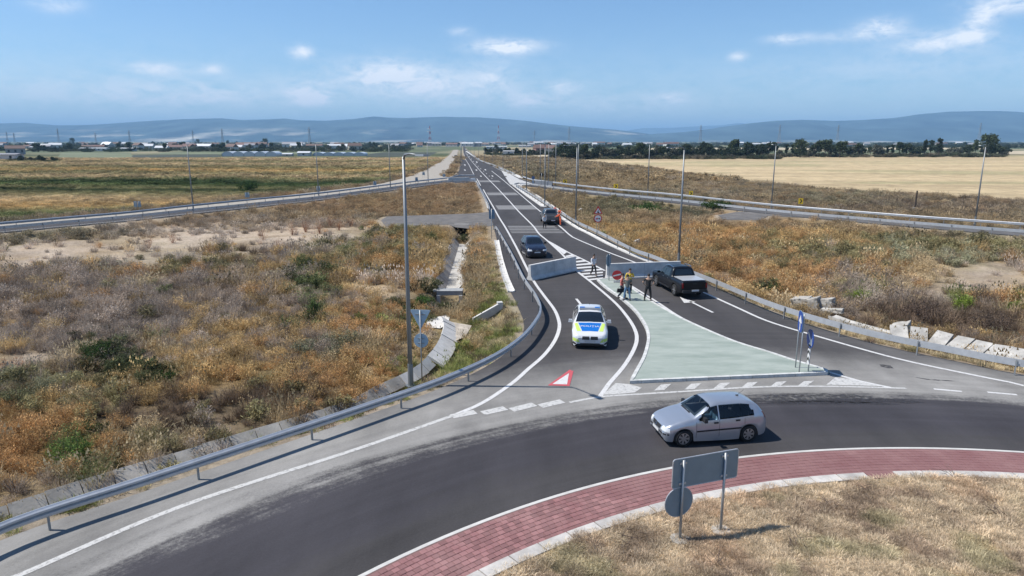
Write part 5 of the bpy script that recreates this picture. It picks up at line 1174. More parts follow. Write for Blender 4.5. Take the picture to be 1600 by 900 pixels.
# --- pickups
def pickup(label, paint, loc, hd, cover=None, name='pickup_truck', tilt=None):
    spec = dict(L=5.35, W=1.90, wr=.39, wheels=(.95, 4.17), spokes=6,
        top=[(0, .80), (.04, .92), (.15, 1.03), (.5, 1.10), (1.2, 1.16), (1.4, 1.20), (1.7, 1.45), (1.95, 1.70), (2.2, 1.79), (2.9, 1.81), (3.35, 1.78), (3.46, 1.66), (3.60, 1.24), (3.70, 1.20), (5.2, 1.20), (5.3, 1.18), (5.35, 1.15)],
        belt=[(0, .76), (.2, .98), (.7, 1.05), (1.4, 1.11), (3.4, 1.16), (3.7, 1.17), (5.35, 1.12)],
        plan=[(0, .80), (.06, .88), (.2, .95), (.5, .99), (1.2, 1.0), (5.1, 1.0), (5.3, .975), (5.35, .95)],
        bot=[(0, .50), (.06, .42), (.3, .38), (5.1, .42), (5.3, .46), (5.35, .50)], roofw=[(0, .84), (1.6, .85), (2.2, .74), (3.3, .74), (3.5, .80), (5.35, .9)])
    c = Car(label, 'pickup truck', spec, paint, loc, hd, name)
    c.decal('windscreen', [(1.50, -.72, 1.3), (1.50, .72, 1.3), (2.08, .58, 1.7), (2.08, -.58, 1.7)], (.4, 0, -1), GL, off=.008)
    c.decal('rear_window', [(3.6, -.66, 1.28), (3.6, .66, 1.28), (3.6, .56, 1.70), (3.6, -.56, 1.70)], (-1, 0, -.15), GL, off=.012)
    for q in ([(1.62, -1, 1.17), (2.38, -1, 1.18), (2.38, -1, 1.68), (2.08, -1, 1.66)], [(2.44, -1, 1.18), (3.22, -1, 1.20), (3.18, -1, 1.66), (2.44, -1, 1.68)]): c.mirror('side_window', q, (0, 1, 0), GL)
    for sd in (-1, 1):
        c.decal('headlight', [(0, sd * .55, .80), (0, sd * .9, .80), (0, sd * .88, .97), (0, sd * .55, .95)], (1, 0, -.1), LGT, n=5, k=4)
        c.decal('tail_light', [(5.35, sd * .76, .74), (5.35, sd * .90, .74), (5.35, sd * .90, 1.08), (5.35, sd * .78, 1.08)], (-1, 0, 0), TAIL, n=3, k=5, off=.012)
        mb = MB(); mb.tube([(2.2, sd * .66, 1.80), (2.9, sd * .66, 1.86), (3.3, sd * .66, 1.81)], .025, 6); c.part('roof_rail', mb, CHR)
        for x in (2.40, 3.2): c.decal('door_handle', [(x - .18, sd, 1.0), (x, sd, 1.0), (x, sd, 1.05), (x - .18, sd, 1.05)], (0, -sd, 0), CHR, n=2, k=1, off=.02)
        mb = MB(); mb.box((2.5, sd * .93, .42), (1.9, .14, .05)); c.part('side_step', mb, PLA)
    c.mirrors(1.70, 1.22, paint)
    if cover:
        mb = MB(); mb.box((4.48, 0, 1.235), (1.55, 1.56, .035)); c.part('bed_cover', mb, cover)
    else:
        mb = MB(); mb.box((4.48, 0, 1.212), (1.5, 1.46, .012)); c.part('load_bed', mb, PLA)
        for sd in (-1, 1): mb = MB(); mb.box((4.45, sd * .80, 1.25), (1.62, .08, .06)); c.part('bed_rim', mb, paint)
    mb = MB(); mb.box((5.37, 0, .93), (.04, 1.50, .42)); tg = c.part('tailgate', mb, paint)
    mb = MB(); mb.box((5.395, 0, 1.03), (.02, .3, .07)); c.part('tailgate_handle', mb, CHR if not cover else PLA, tg)
    mb = MB(); mb.box((5.42, 0, .56), (.18, 1.76, .17), top=.96); bp = c.part('rear_bumper', mb, PLA)
    mb = MB(); mb.box((5.52, 0, .60), (.015, .50, .11)); c.part('number_plate', mb, WHT, bp)
    mb = MB(); mb.tube([(5.4, 0, .42), (5.62, 0, .42), (5.64, 0, .50)], .03, 6); c.part('tow_bar', mb, PLA)
    return c
rw_, fw_ = G(1053, 462), G(1026, 447.5); d = fw_ - rw_; hd = math.atan2(-d.y, -d.x); fwd = Vector((math.cos(hd), math.sin(hd), 0)); rt = Vector((d.y, -d.x, 0)).normalized()
ctr = rw_ + rt * .90 - fwd * (4.17 - 5.35 / 2)
pickup('black double-cab pickup with a silver bed cover parked by the right barrier, seen from behind', mat('black_paint', (.006, .007, .010), .30, spec=.35, coat=.08), (ctr.x, ctr.y, .008), hd, mat('silver_bed_cover', (.60, .62, .64), .35, metal=.3))
g = G(862, 352); pickup('grey pickup stopped far up the right lane with workers leaning on its side', carpaint('grey_paint', (.16, .17, .18), .35, .4), (g.x - .1, g.y + 2.75, .008), math.atan2(-1, .1), None)
# ------------------------------------------------------------------ people
SKIN = mat('skin', (.50, .31, .22), .6); HAIRD = mat('dark_hair', (.018, .014, .012), .7); SHOE = mat('dark_shoes', (.02, .018, .016), .6)
def cloth(name, col): return mat('cloth_' + name, col, .85, var=.12, scale=18)
def skinned(verts, edges, rad, sub=1):
    me = bpy.data.meshes.new('t'); me.from_pydata([tuple(v) for v in verts], edges, []); o = bpy.data.objects.new('t', me); COL.objects.link(o)
    md = o.modifiers.new('s', 'SKIN'); md.use_smooth_shade = True; md.branch_smoothing = .6
    sv = me.skin_vertices[0].data
    for i, r in enumerate(rad): sv[i].radius = r if isinstance(r, tuple) else (r, r)
    sv[0].use_root = True
    s2 = o.modifiers.new('u', 'SUBSURF'); s2.levels = sub; s2.render_levels = sub
    dg = bpy.context.evaluated_depsgraph_get(); m2 = bpy.data.meshes.new_from_object(o.evaluated_get(dg)); bpy.data.objects.remove(o); return m2
def ellipsoid(mb, c, r, n=12, m=8, zmin=-1.0, tilt=0):
    vs = []; fs = []
    for i in range(m + 1):
        ph = math.pi * (i / m) - math.pi / 2; sz = max(math.sin(ph), zmin)
        for j in range(n): a = 2 * math.pi * j / n; vs.append((c[0] + r[0] * math.cos(ph) * math.cos(a), c[1] + r[1] * math.cos(ph) * math.sin(a), c[2] + r[2] * sz))
    for i in range(m):
        for j in range(n): fs.append((i * n + j, i * n + (j + 1) % n, (i + 1) * n + (j + 1) % n, (i + 1) * n + j))
    mb.add(vs, fs)
def person(label, loc, heading, arms, legs, top, trousers, vest=None, hair=HAIRD, lean=0.0, short=False, scale=1.0, group=None, head=0.0, cap=None):
    """faces local -Y. arms: for left(+X) and right(-X) elbow and wrist; legs: knee and ankle"""
    root = empty('person', loc); root.rotation_euler = (0, 0, heading); root.scale = (scale,) * 3; tag(root, label, 'person', group)
    V = Vector; lz = lean
    pel = V((0, 0, .94)); wa = V((0, -.02 - lz * .3, 1.10)); ch = V((0, -.02 - lz * .7, 1.31)); nk = V((0, -.02 - lz, 1.46)); hd0 = V((0, -.045 - lz * 1.1, 1.56)); hd1 = V((0, -.05 - lz * 1.15, 1.66))
    vs = [pel, wa, ch, nk, hd0, hd1]; ed = [(0, 1), (1, 2), (2, 3), (3, 4), (4, 5)]; rd_ = [(.15, .11), (.13, .10), (.16, .11), (.062, .06), (.078, .088), (.072, .085)]
    tv, te, tr = [pel + V((0, 0, -.12)), wa, ch, nk + V((0, 0, -.03)), pel], [(0, 4), (4, 1), (1, 2), (2, 3)], [(.172, .135), (.165, .128), (.182, .132), (.08, .075), (.172, .135)]
    bv, be, br = [pel + V((0, 0, .14)), pel + V((0, 0, -.05))], [(0, 1)], [(.155, .12), (.158, .122)]
    wrists = []
    for k, sx in enumerate((1, -1)):
        sh = V((sx * .185, ch.y + 0.0, 1.40)); el = V(arms[k][0]) + V((0, -lz, 0)); wr = V(arms[k][1]) + V((0, -lz, 0)); n = len(vs); vs += [sh, el, wr]; ed += [(2, n), (n, n + 1), (n + 1, n + 2)]; rd_ += [.058, .042, .030]
        n = len(tv); mid = sh.lerp(el, .75); tv += [sh, mid] + ([] if short else [el, el.lerp(wr, .9)]); te += [(2, n), (n, n + 1)] + ([] if short else [(n + 1, n + 2), (n + 2, n + 3)]); tr += [.075, .064] + ([] if short else [.056, .045])
        wrists.append((wr, (wr - el).normalized(), sx))
        hp = V((sx * .095, 0, .90)); kn = V(legs[k][0]); an = V(legs[k][1]); n = len(vs); vs += [hp, kn, an, an + V((0, -.13, -.035))]; ed += [(0, n), (n, n + 1), (n + 1, n + 2), (n + 2, n + 3)]; rd_ += [.09, .056, .04, .035]
        n = len(bv); bv += [hp + V((sx * .005, 0, -.06)), kn, an + V((0, 0, .03))]; be += [(1, n), (n, n + 1), (n + 1, n + 2)]; br += [.104, .075, .062]
        mb = MB(); a = an; mb.v = []; ellipsoid(mb, (a.x, a.y - .06, a.z - .035), (.052, .14, .048), 10, 6); sh_ = mb.build('shoe', SHOE, root, smooth=True)
    me = skinned(vs, ed, rd_); bm = bmesh.new(); bm.from_mesh(me)
    mb = MB()
    for wr, d, sx in wrists:      # palm, four bent fingers and a thumb
        side = V((0, -1, 0)) if abs(d.y) < .7 else V((sx, 0, 0)); side = (side - d * side.dot(d)).normalized(); nor = d.cross(side).normalized() * (-sx)
        pc = wr + d * .05; mb.tube([wr - d * .01, wr + d * .03, wr + d * .085], [.026, .036, .034], 8)
        for q, (o_, ln) in enumerate(((.026, .070), (.009, .078), (-.008, .072), (-.025, .058))):
            b0 = wr + d * .08 + side * o_; b1 = b0 + d * ln * .45 + nor * .006; b2 = b1 + d * ln * .38 + nor * .022; mb.tube([b0, b1, b2], [.0095, .009, .007], 6)
        b0 = wr + d * .03 + side * .028; mb.tube([b0, b0 + d * .028 + side * .026, b0 + d * .058 + side * .030 + nor * .012], [.012, .011, .008], 6)
    # nose, ears
    hc = hd0.lerp(hd1, .5); mb.tube([hc + V((0, -.082, .025)), hc + V((0, -.105, -.02))], [.010, .017], 6)
    for sx in (1, -1): ellipsoid(mb, (hc.x + sx * .080, hc.y + .01, hc.z), (.012, .022, .032), 8, 5)
    me2 = mb.mesh('t', SKIN, True); bm.from_mesh(me2); bm.to_mesh(me); bm.free(); me.materials.clear(); me.materials.append(SKIN); me.polygons.foreach_set('use_smooth', [True] * len(me.polygons)); me.name = 'body'
    o = bpy.data.objects.new('body', me); COL.objects.link(o); o.parent = root
    for sx in (1, -1): mb = MB(); ellipsoid(mb, (hc.x + sx * .032, hc.y - .083, hc.z + .02), (.014, .009, .009), 8, 5); mb.build('eye', BLK, root, smooth=True)
    mb = MB(); ellipsoid(mb, (hc.x, hc.y - .083, hc.z - .052), (.024, .010, .006), 8, 4); mb.build('mouth', mat('lips', (.35, .14, .12), .6), root, smooth=True)
    mb = MB(); ellipsoid(mb, (hc.x, hc.y + .016, hc.z + .036), (.090, .100, .098), 14, 9, zmin=-.45); mb.build('hair' if not cap else 'cap', cap or hair, root, smooth=True)
    for nm, (a, b, r), m in (('shirt', (tv, te, tr), top), ('trousers', (bv, be, br), trousers)):
        me = skinned(a, b, r); me.materials.clear(); me.materials.append(m); me.name = nm; o = bpy.data.objects.new(nm, me); COL.objects.link(o); o.parent = root
    if vest:
        a = [wa + V((0, 0, -.08)), wa, ch, ch + V((0, 0, .1))]; me = skinned(a, [(0, 1), (1, 2), (2, 3)], [(.180, .138), (.172, .135), (.192, .145), (.15, .11)]); me.materials.clear(); me.materials.append(vest); me.name = 'vest'; o = bpy.data.objects.new('vest', me); COL.objects.link(o); o.parent = root
        mb = MB(); n = 20; 
        for z, rx, ry in ((1.12, .185, .148),): mb.add([(rx * math.cos(2 * math.pi * j / n), wa.y + ry * math.sin(2 * math.pi * j / n), z + dz) for dz in (-.025, .025) for j in range(n)], [(j, (j + 1) % n, n + (j + 1) % n, n + j) for j in range(n)])
        mb.build('reflective_band', mat('reflective_silver', (.7, .7, .68), .3), root)
    return root
HANG = [((.25, .02, 1.14), (.27, -.04, .89)), ((-.25, .02, 1.14), (-.27, -.04, .89))]
HIPS = [((.36, .06, 1.17), (.20, -.06, 1.00)), ((-.36, .06, 1.17), (-.20, -.06, 1.00))]
FOLD = [((.27, -.04, 1.13), (.06, -.24, 1.17)), ((-.27, -.04, 1.13), (-.04, -.26, 1.12))]
PHONE = [((.27, -.05, 1.14), (.12, -.27, 1.25)), ((-.26, .03, 1.14), (-.27, -.02, .90))]
STAND = [((.11, -.02, .49), (.12, .02, .08)), ((-.11, -.02, .49), (-.12, .02, .08))]
APART = [((.16, -.02, .49), (.20, .02, .08)), ((-.15, -.02, .49), (-.19, .03, .08))]
WALK = [((.10, -.16, .52), (.10, -.24, .09)), ((-.10, -.02, .49), (-.10, .24, .12))]
SWING = [((.25, .10, 1.15), (.26, .08, .91)), ((-.25, -.10, 1.15), (-.25, -.26, .95))]
LEANA = [((.24, -.22, 1.20), (.20, -.45, 1.12)), ((-.24, -.22, 1.20), (-.20, -.45, 1.12))]
def put(u, v, z=.006): g = G(u, v, z); return (g.x, g.y, z)
white = cloth('white', (.72, .73, .76)); dark = cloth('charcoal', (.02, .02, .024)); jeans = cloth('blue_jeans', (.16, .28, .42)); blk = cloth('black', (.014, .014, .016)); navy = cloth('navy', (.03, .04, .07))
grn = cloth('grey_green', (.16, .17, .15)); coral = cloth('coral', (.78, .22, .17)); yel = cloth('yellow', (.80, .58, .06)); orange = cloth('orange_red', (.95, .17, .06))
p1 = person('person in white shirt and black trousers walking across the painted hatching', put(927, 431), R(25), SWING, WALK, white, dark)
p2 = person('person in coral high-visibility jacket holding a dark bag, leftmost of the group on the island', put(971, 467, .12), R(70), [((.24, -.05, 1.15), (.16, -.20, .96)), ((-.26, .03, 1.14), (-.24, -.10, .92))], WALK, coral, navy)
p3 = person('person in yellow high-visibility vest in front of the right barrier, behind the others', put(983, 458, .12), R(0), PHONE, STAND, yel, dark, vest=yel)
p4 = person('person in grey-green shirt and light blue jeans with back to the camera', put(979.5, 469.5, .12), R(170), FOLD, APART, grn, jeans, short=True)
p5 = person('person all in black standing with elbows out beside the black pickup', put(1012, 470, .12), R(165), HIPS, APART, blk, blk, short=True, scale=1.04)
p6 = person('person in white shirt and dark trousers walking beside the far grey pickup', put(851, 357), R(190), SWING, WALK, white, dark)
G3 = 'workers in orange by the far pickup'
p7 = person('worker in orange leaning on the near right side of the far grey pickup', put(875.5, 352.5), R(-80), LEANA, APART, orange, orange, lean=.15, group=G3)
p8 = person('worker in orange farthest behind the far grey pickup, left of the other two', put(868.5, 340.5), R(-70), LEANA, STAND, orange, orange, lean=.1, group=G3)
p9 = person('worker in orange behind the far grey pickup, middle of the three', put(874, 345), R(-60), HIPS, STAND, orange, orange, group=G3)
pl, ph = POLO; dx_, dy_ = .16, -.36
p10 = person('driver in a light blue shirt at the wheel of the silver-blue hatchback', (pl.x + dx_ * math.cos(ph) - dy_ * math.sin(ph), pl.y + dx_ * math.sin(ph) + dy_ * math.cos(ph), -.36), ph - math.pi / 2, [((.26, -.10, 1.16), (.15, -.42, 1.24)), ((-.26, -.10, 1.16), (-.15, -.42, 1.24))], [((.14, -.38, .98), (.13, -.50, .60)), ((-.14, -.38, .98), (-.13, -.50, .60))], cloth('light_blue', (.36, .58, .80)), navy)
# bag held by the person in coral
g = Vector(put(971, 467, .12)); h = Vector((math.cos(R(70)) * -.24 - math.sin(R(70)) * -.10, math.sin(R(70)) * -.24 + math.cos(R(70)) * -.10, 0))
s = empty('bag', (g.x - .12, g.y - .22, .74)); tag(s, 'dark shoulder bag held by the person in coral', 'bag'); mb = MB(); mb.box((0, 0, 0), (.46, .18, .24), rz=.2, top=.86); mb.build('bag_body', blk, s); mb = MB(); mb.tube([(-.16, 0, .10), (-.10, 0, .24), (.10, 0, .24), (.16, 0, .10)], .014, 6); mb.build('handle', blk, s)
# ------------------------------------------------------------------ plants
def plant_material(name, rough=.9, var=.35, trans=.22):
    m = bpy.data.materials.new(name); m.use_nodes = True; t = m.node_tree; t.nodes.clear()
    out = t.nodes.new('ShaderNodeOutputMaterial'); a = t.nodes.new('ShaderNodeAttribute'); a.attribute_name = 'tint'; a.attribute_type = 'INSTANCER'
    oi = t.nodes.new('ShaderNodeObjectInfo'); g = t.nodes.new('ShaderNodeNewGeometry')
    k = mnode(t, 'MULTIPLY_ADD', oi.outputs['Random'], 2 * var, 1 - var); k = mnode(t, 'MULTIPLY', k, mnode(t, 'MULTIPLY_ADD', g.outputs['Random Per Island'], .95 * GS, .66 * GS))
    s = t.nodes.new('ShaderNodeVectorMath'); s.operation = 'SCALE'; t.links.new(a.outputs['Color'], s.inputs[0]); t.links.new(k, s.inputs['Scale'])
    d = t.nodes.new('ShaderNodeBsdfDiffuse'); tr = t.nodes.new('ShaderNodeBsdfTranslucent'); mx = t.nodes.new('ShaderNodeMixShader'); mx.inputs[0].default_value = trans
    t.links.new(s.outputs[0], d.inputs[0]); t.links.new(s.outputs[0], tr.inputs[0]); t.links.new(d.outputs[0], mx.inputs[1]); t.links.new(tr.outputs[0], mx.inputs[2]); t.links.new(mx.outputs[0], out.inputs[0]); return m
PLM = plant_material('dry_plant', var=.42)
def tuft_mesh(name, n, spread, h, w, seed, lean=.5, m=PLM, heads=0.0):
    r = np.random.RandomState(seed); vs = []; fs = []
    for i in range(n):
        a = r.rand() * 6.283; d = math.sqrt(r.rand()) * spread; x, y = d * math.cos(a), d * math.sin(a); hh = h * (.5 + .7 * r.rand()); b = r.rand() * 6.283; ln = lean * hh * (.3 + r.rand()); dx = math.cos(a) * ln * .6 + math.cos(b) * ln * .6; dy = math.sin(a) * ln * .6 + math.sin(b) * ln * .6
        c = r.rand() * 6.283; px_, py_ = math.cos(c) * w / 2, math.sin(c) * w / 2; k = len(vs)
        vs += [(x - px_, y - py_, 0), (x + px_, y + py_, 0), (x + dx * .4 + px_ * .8, y + dy * .4 + py_ * .8, hh * .6), (x + dx * .4 - px_ * .8, y + dy * .4 - py_ * .8, hh * .6), (x + dx, y + dy, hh * (1 if ln < hh * .7 else .85))]
        fs += [(k, k + 1, k + 2, k + 3), (k + 3, k + 2, k + 4)]
        if r.rand() < heads:
            k = len(vs); q = w * 2.2; vs += [(x + dx - q, y + dy, hh), (x + dx + q, y + dy, hh * .98), (x + dx, y + dy + q * .4, hh * 1.16)]; fs += [(k, k + 1, k + 2)]
    me = bpy.data.meshes.new(name); me.from_pydata(vs, [], fs); me.materials.append(m); return me
def bush_mesh(name, nst, nlf, rad, h, lw, seed, m=PLM, upright=.5, gap=.0, core=.15):
    """feathery bush: thin stems that fork, small narrow leaves along them"""
    r = np.random.RandomState(seed); vs = []; fs = []; tips = []
    for i in range(nst):
        a = r.rand() * 6.283; d = rad * math.sqrt(r.rand()); el = math.sqrt(max(0, 1 - (d / rad) ** 2 * .75)) * h * (.6 + .5 * r.rand())
        p0 = np.array([d * .25 * math.cos(a), d * .25 * math.sin(a), 0]); p2 = np.array([d * math.cos(a), d * math.sin(a), el]); p1 = (p0 + p2) / 2 + r.randn(3) * rad * .08
        w = .006 + .004 * r.rand(); c = r.rand() * 6.283; o = np.array([math.cos(c), math.sin(c), 0]) * w; k = len(vs)
        vs += [tuple(p0 - o), tuple(p0 + o), tuple(p1 + o * .7), tuple(p1 - o * .7), tuple(p2)]; fs += [(k, k + 1, k + 2, k + 3), (k + 3, k + 2, k + 4)]
        tips.append((p0, p1, p2))
    for i in range(nlf):
        p0, p1, p2 = tips[r.randint(nst)]; t = core + (1 - core) * math.sqrt(r.rand()); p = (p0 * (1 - t) + p1 * t) * (1 - t) + (p1 * (1 - t) + p2 * t) * t + r.randn(3) * rad * .07
        p[2] = max(p[2], .01); dr = r.randn(3); dr[2] = abs(dr[2]) * .6 + upright; dr /= np.linalg.norm(dr); ln = lw * (2.0 + 2.5 * r.rand()); sd = np.cross(dr, r.randn(3)); sd /= np.linalg.norm(sd) + 1e-6; k = len(vs)
        a_, b_, c_ = p - sd * lw * .5, p + sd * lw * .5, p + dr * ln; vs += [tuple(a_), tuple(b_), tuple(c_)]; fs += [(k, k + 1, k + 2)]
    me = bpy.data.meshes.new(name); me.from_pydata(vs, [], fs); me.materials.append(m); return me
def collection(name, meshes):
    c = bpy.data.collections.new(name)
    for i, me in enumerate(meshes): c.objects.link(bpy.data.objects.new(f'{name}_{i:02d}', me))
    return c
def scatter(name, P, rotz, scl, idx, tint, coll):
    n = len(P); me = bpy.data.meshes.new(name); me.vertices.add(n); me.vertices.foreach_set('co', np.asarray(P, np.float32).ravel())
    a = me.attributes.new('rot', 'FLOAT_VECTOR', 'POINT'); rv = np.zeros((n, 3), np.float32); rv[:, 2] = rotz; rv[:, :2] = RNG.randn(n, 2) * .08; a.data.foreach_set('vector', rv.ravel())
    a = me.attributes.new('scl', 'FLOAT_VECTOR', 'POINT'); a.data.foreach_set('vector', np.asarray(scl, np.float32).ravel())
    a = me.attributes.new('idx', 'INT', 'POINT'); a.data.foreach_set('value', np.asarray(idx, np.int32))
    a = me.attributes.new('tint', 'FLOAT_COLOR', 'POINT'); c4 = np.ones((n, 4), np.float32); c4[:, :3] = tint; a.data.foreach_set('color', c4.ravel())
    o = bpy.data.objects.new(name, me); COL.objects.link(o); o['kind'] = 'stuff'
    g = bpy.data.node_groups.new(name, 'GeometryNodeTree'); g.interface.new_socket('Geometry', in_out='INPUT', socket_type='NodeSocketGeometry'); g.interface.new_socket('Geometry', in_out='OUTPUT', socket_type='NodeSocketGeometry')
    N_ = g.nodes; gi = N_.new('NodeGroupInput'); go = N_.new('NodeGroupOutput'); iop = N_.new('GeometryNodeInstanceOnPoints'); ci = N_.new('GeometryNodeCollectionInfo'); ci.inputs['Collection'].default_value = coll; ci.inputs['Separate Children'].default_value = True; ci.inputs['Reset Children'].default_value = True
    def na(nm, t): q = N_.new('GeometryNodeInputNamedAttribute'); q.data_type = t; q.inputs['Name'].default_value = nm; return q.outputs['Attribute']
    e2r = N_.new('FunctionNodeEulerToRotation'); g.links.new(na('rot', 'FLOAT_VECTOR'), e2r.inputs[0])
    g.links.new(gi.outputs[0], iop.inputs['Points']); g.links.new(ci.outputs[0], iop.inputs['Instance']); iop.inputs['Pick Instance'].default_value = True
    g.links.new(na('idx', 'INT'), iop.inputs['Instance Index']); g.links.new(e2r.outputs[0], iop.inputs['Rotation']); g.links.new(na('scl', 'FLOAT_VECTOR'), iop.inputs['Scale']); g.links.new(iop.outputs[0], go.inputs[0])
    md = o.modifiers.new('scatter', 'NODES'); md.node_group = g; return o

tufts = [tuft_mesh('dry_tuft', 110, .30, .55, .016, s, .7, heads=.3) for s in range(3)]
feath = [bush_mesh('feathery_bush', 46, 620, .50, .62, .020, 10 + s) for s in range(4)]
twigs = [bush_mesh('twiggy_bush', 120, 170, .48, .66, .014, 20 + s, upright=.8) for s in range(3)]
leafy = [bush_mesh('leafy_bush', 30, 560, .48, .60, .034, 30 + s, upright=.25) for s in range(3)]
farc = [bush_mesh('far_clump', 16, 520, .8, .52, .045, 40 + s, upright=.5) for s in range(3)]
brush = collection('brush', tufts + feath + twigs + leafy + farc)
TI = {'tuft': (0, 3), 'feath': (3, 4), 'twig': (7, 3), 'leaf': (10, 3), 'far': (13, 3)}
KIND = dict(greybrown=('twig', 'feath'), ochre=('feath', 'tuft'), orange=('feath', 'feath'), straw=('tuft', 'tuft'), olive=('leaf', 'feath'), green=('leaf', 'tuft'), dkgreen=('leaf', 'leaf'), bright=('tuft', 'leaf'), bare=('tuft', 'twig'), brown=('twig', 'twig'), tan=('tuft', 'feath'), sage=('feath', 'leaf'))
def choose(r0, r1, dens, scale, ang=(-44, 44), far=False, seed=0):
    rs = np.random.RandomState(100 + seed); a0, a1 = R(ang[0]), R(ang[1]); n = int(dens * (a1 - a0) * (r1 * r1 - r0 * r0) / 2)
    q = np.sqrt(r0 * r0 + rs.rand(n) * (r1 * r1 - r0 * r0)); a = a0 + rs.rand(n) * (a1 - a0); X_ = np.sin(a) * q; Y_ = np.cos(a) * q
    dp = paved_dist(X_, Y_); U, V = to_px(X_, Y_); lf = (U < 716) & (V < np.interp(U, *RAMP_TOP_L) + 1); rt = (U > 860) & (V < np.interp(U, *WHEAT_LOW) + 1)
    keep = (Y_ < 450) & (dp > .75 + .35 * scale * rs.rand(n)) & (np.hypot(X_ - C0.x, Y_ - C0.y) > 30) & ~rt
    if not far: keep &= ~lf
    m = (np.abs(X_) < 60) & (Y_ < 120); dd = np.full(n, 99.); dc = dd.copy()
    dd[m] = seg_dist(X_[m], Y_[m], offset(DITCH, -.35)[::2], False); dc[m] = seg_dist(X_[m], Y_[m], CHAN, False)
    da = np.full(n, 99.); m2 = (X_ > 5) & (Y_ < 60); da[m2] = seg_dist(X_[m2], Y_[m2], [G(1392, 524), G(1475, 538), G(1575, 560), G(1680, 580)], False)
    keep &= (dd > np.where(rs.rand(n) < .5, .12, .42)) & (dc > 1.2) & ~((dd < 1.0) & (X_ > -5.5) & (Y_ > 27)) & (da > .6)
    for (bu, bv, br) in ((703, 463, 1.5), (703, 482, 1.2), (690, 510, 1.3), (722, 516, 1.3), (760, 500, 1.0), (770, 492, .9)):
        q = G(bu, bv, -.9); keep &= np.hypot(X_ - q.x, Y_ - q.y) > br
    X_, Y_, dp = X_[keep], Y_[keep], dp[keep]
    c, w, U, V, lf, rt = soil(X_, Y_)
    bare = w[:, PN.index('bare')] / w.sum(1); k = rs.rand(len(X_)) > np.clip(bare * 2.1, 0, .93) * (0 if far else 1)
    # gaps between the clumps
    gap = n4(X_, Y_, 1.9 * scale, 2); k &= (gap > .30) | (rs.rand(len(X_)) < .4)
    # between ditch and guardrail: only short grass
    side = (dp < 2.2) & (Y_ < 45); k &= ~side
    X_, Y_, dp, c, w, U, V, lf, bare = (z[k] for z in (X_, Y_, dp, c, w, U, V, lf, bare))
    return rs, X_, Y_, dp, c, w, U, V, lf, bare
def spread(name, parts):
    P = []; RZ = []; S_ = []; I = []; T = []
    for (rs, X_, Y_, dp, c, w, U, V, lf, bare, scale, far) in parts:
        n = len(X_); z = ground_z(X_, Y_, dp) - .03
        p = w ** 1.6; p = p / p.sum(1, keepdims=True); cum = np.cumsum(p, 1); kk = (rs.rand(n)[:, None] > cum).sum(1).clip(0, len(PN) - 1)
        col = PC[kk]; col = col * (.22 if far else .72) + c * (.78 if far else .28) / .82; idx = np.zeros(n, int)
        if far: col = col * .90 + .05; col = np.where(lf[:, None], c * 1.25 * (.75 + .6 * n2(X_, Y_, 7, 3))[:, None], col)
        for j in range(n):
            t = 'far' if scale > 1.9 else KIND[PN[kk[j]]][0 if rs.rand() < .65 else 1]; b, m_ = TI[t]; idx[j] = b + rs.randint(m_)
        grey = (.92 + .16 * n2(X_, Y_, 2.5, 2))[:, None]
        T.append(col * grey * ((.94 if far else .85) + (.12 if far else .3) * rs.rand(n))[:, None]); s = scale * (.6 + 1.05 * rs.rand(n) ** 1.8) * (1 - .35 * bare) * (.7 + .6 * n3(X_ + 40, Y_, 5, 2)); s = s * (1 - .45 * np.exp(-dp / 1.2))
        if far: s = s * np.where(lf, 1.0, 1.0)
        hz_ = np.where(lf, .36, .72 if scale < 3 else .34) if far else np.full(n, .92)
        S_.append(np.stack([s, s, s * hz_ * (.8 + .4 * rs.rand(n))], 1)); I.append(idx); P.append(np.stack([X_, Y_, z], 1)); RZ.append(rs.rand(n) * 6.283)
    return scatter(name, np.concatenate(P), np.concatenate(RZ), np.concatenate(S_), np.concatenate(I), np.concatenate(T), brush)
A1 = choose(13, 48, 5.2, 1.0, (-46, 46), seed=1) + (.95, False)
A2 = choose(48, 90, 2.6, 1.4, seed=2) + (1.35, False)
spread('dry_brush', [A1, A2])
A3 = choose(90, 200, 1.5, 1.6, seed=3, far=True) + (1.55, True)
A4 = choose(200, 640, .26, 2.6, seed=4, far=True) + (2.6, True)
spread('far_brush', [A3, A4])
# short green and yellow grass on the verges
vt = [tuft_mesh('verge_tuft', 90, .22, .26, .014, 60 + s, .8) for s in range(3)]; vcol = collection('verge', vt)
rs = np.random.RandomState(5); n = 26000; X_ = rs.rand(n) * 50 - 22; Y_ = rs.rand(n) * 60 + 8; dp = paved_dist(X_, Y_); dd = seg_dist(X_, Y_, offset(DITCH, -.35)[::2], False)
k = (dp > .22) & (dp < 2.9) & (np.hypot(X_ - C0.x, Y_ - C0.y) > 30) & ((dd > .42) | (rs.rand(n) < .03)) & ~((dd < .95) & (X_ > -5.5) & (Y_ > 26)) & (np.hypot(X_ - G(765, 498, -.9).x, Y_ - G(765, 498, -.9).y) > .8) & (rs.rand(n) < np.clip((dp - .1) / .6, 0, 1)) & (np.abs(X_) < Y_ + 6); X_, Y_, dp = X_[k], Y_[k], dp[k]
g = n1(X_, Y_, 2.2, 3)[:, None]; U, V = to_px(X_, Y_); lush = ((U < 830) & (U > 300) & (V > 460)) | ((U < 160) & (V > 700)); gm = sstep(.36, .6, g + np.where(lush, .08, -.18)[:, None])
col = np.array(PAL['straw']) * .85 * (1 - gm) + np.array((.29, .31, .11)) * gm; col = np.where((rs.rand(len(X_)) < .12)[:, None], np.array(PAL['brown']), col)
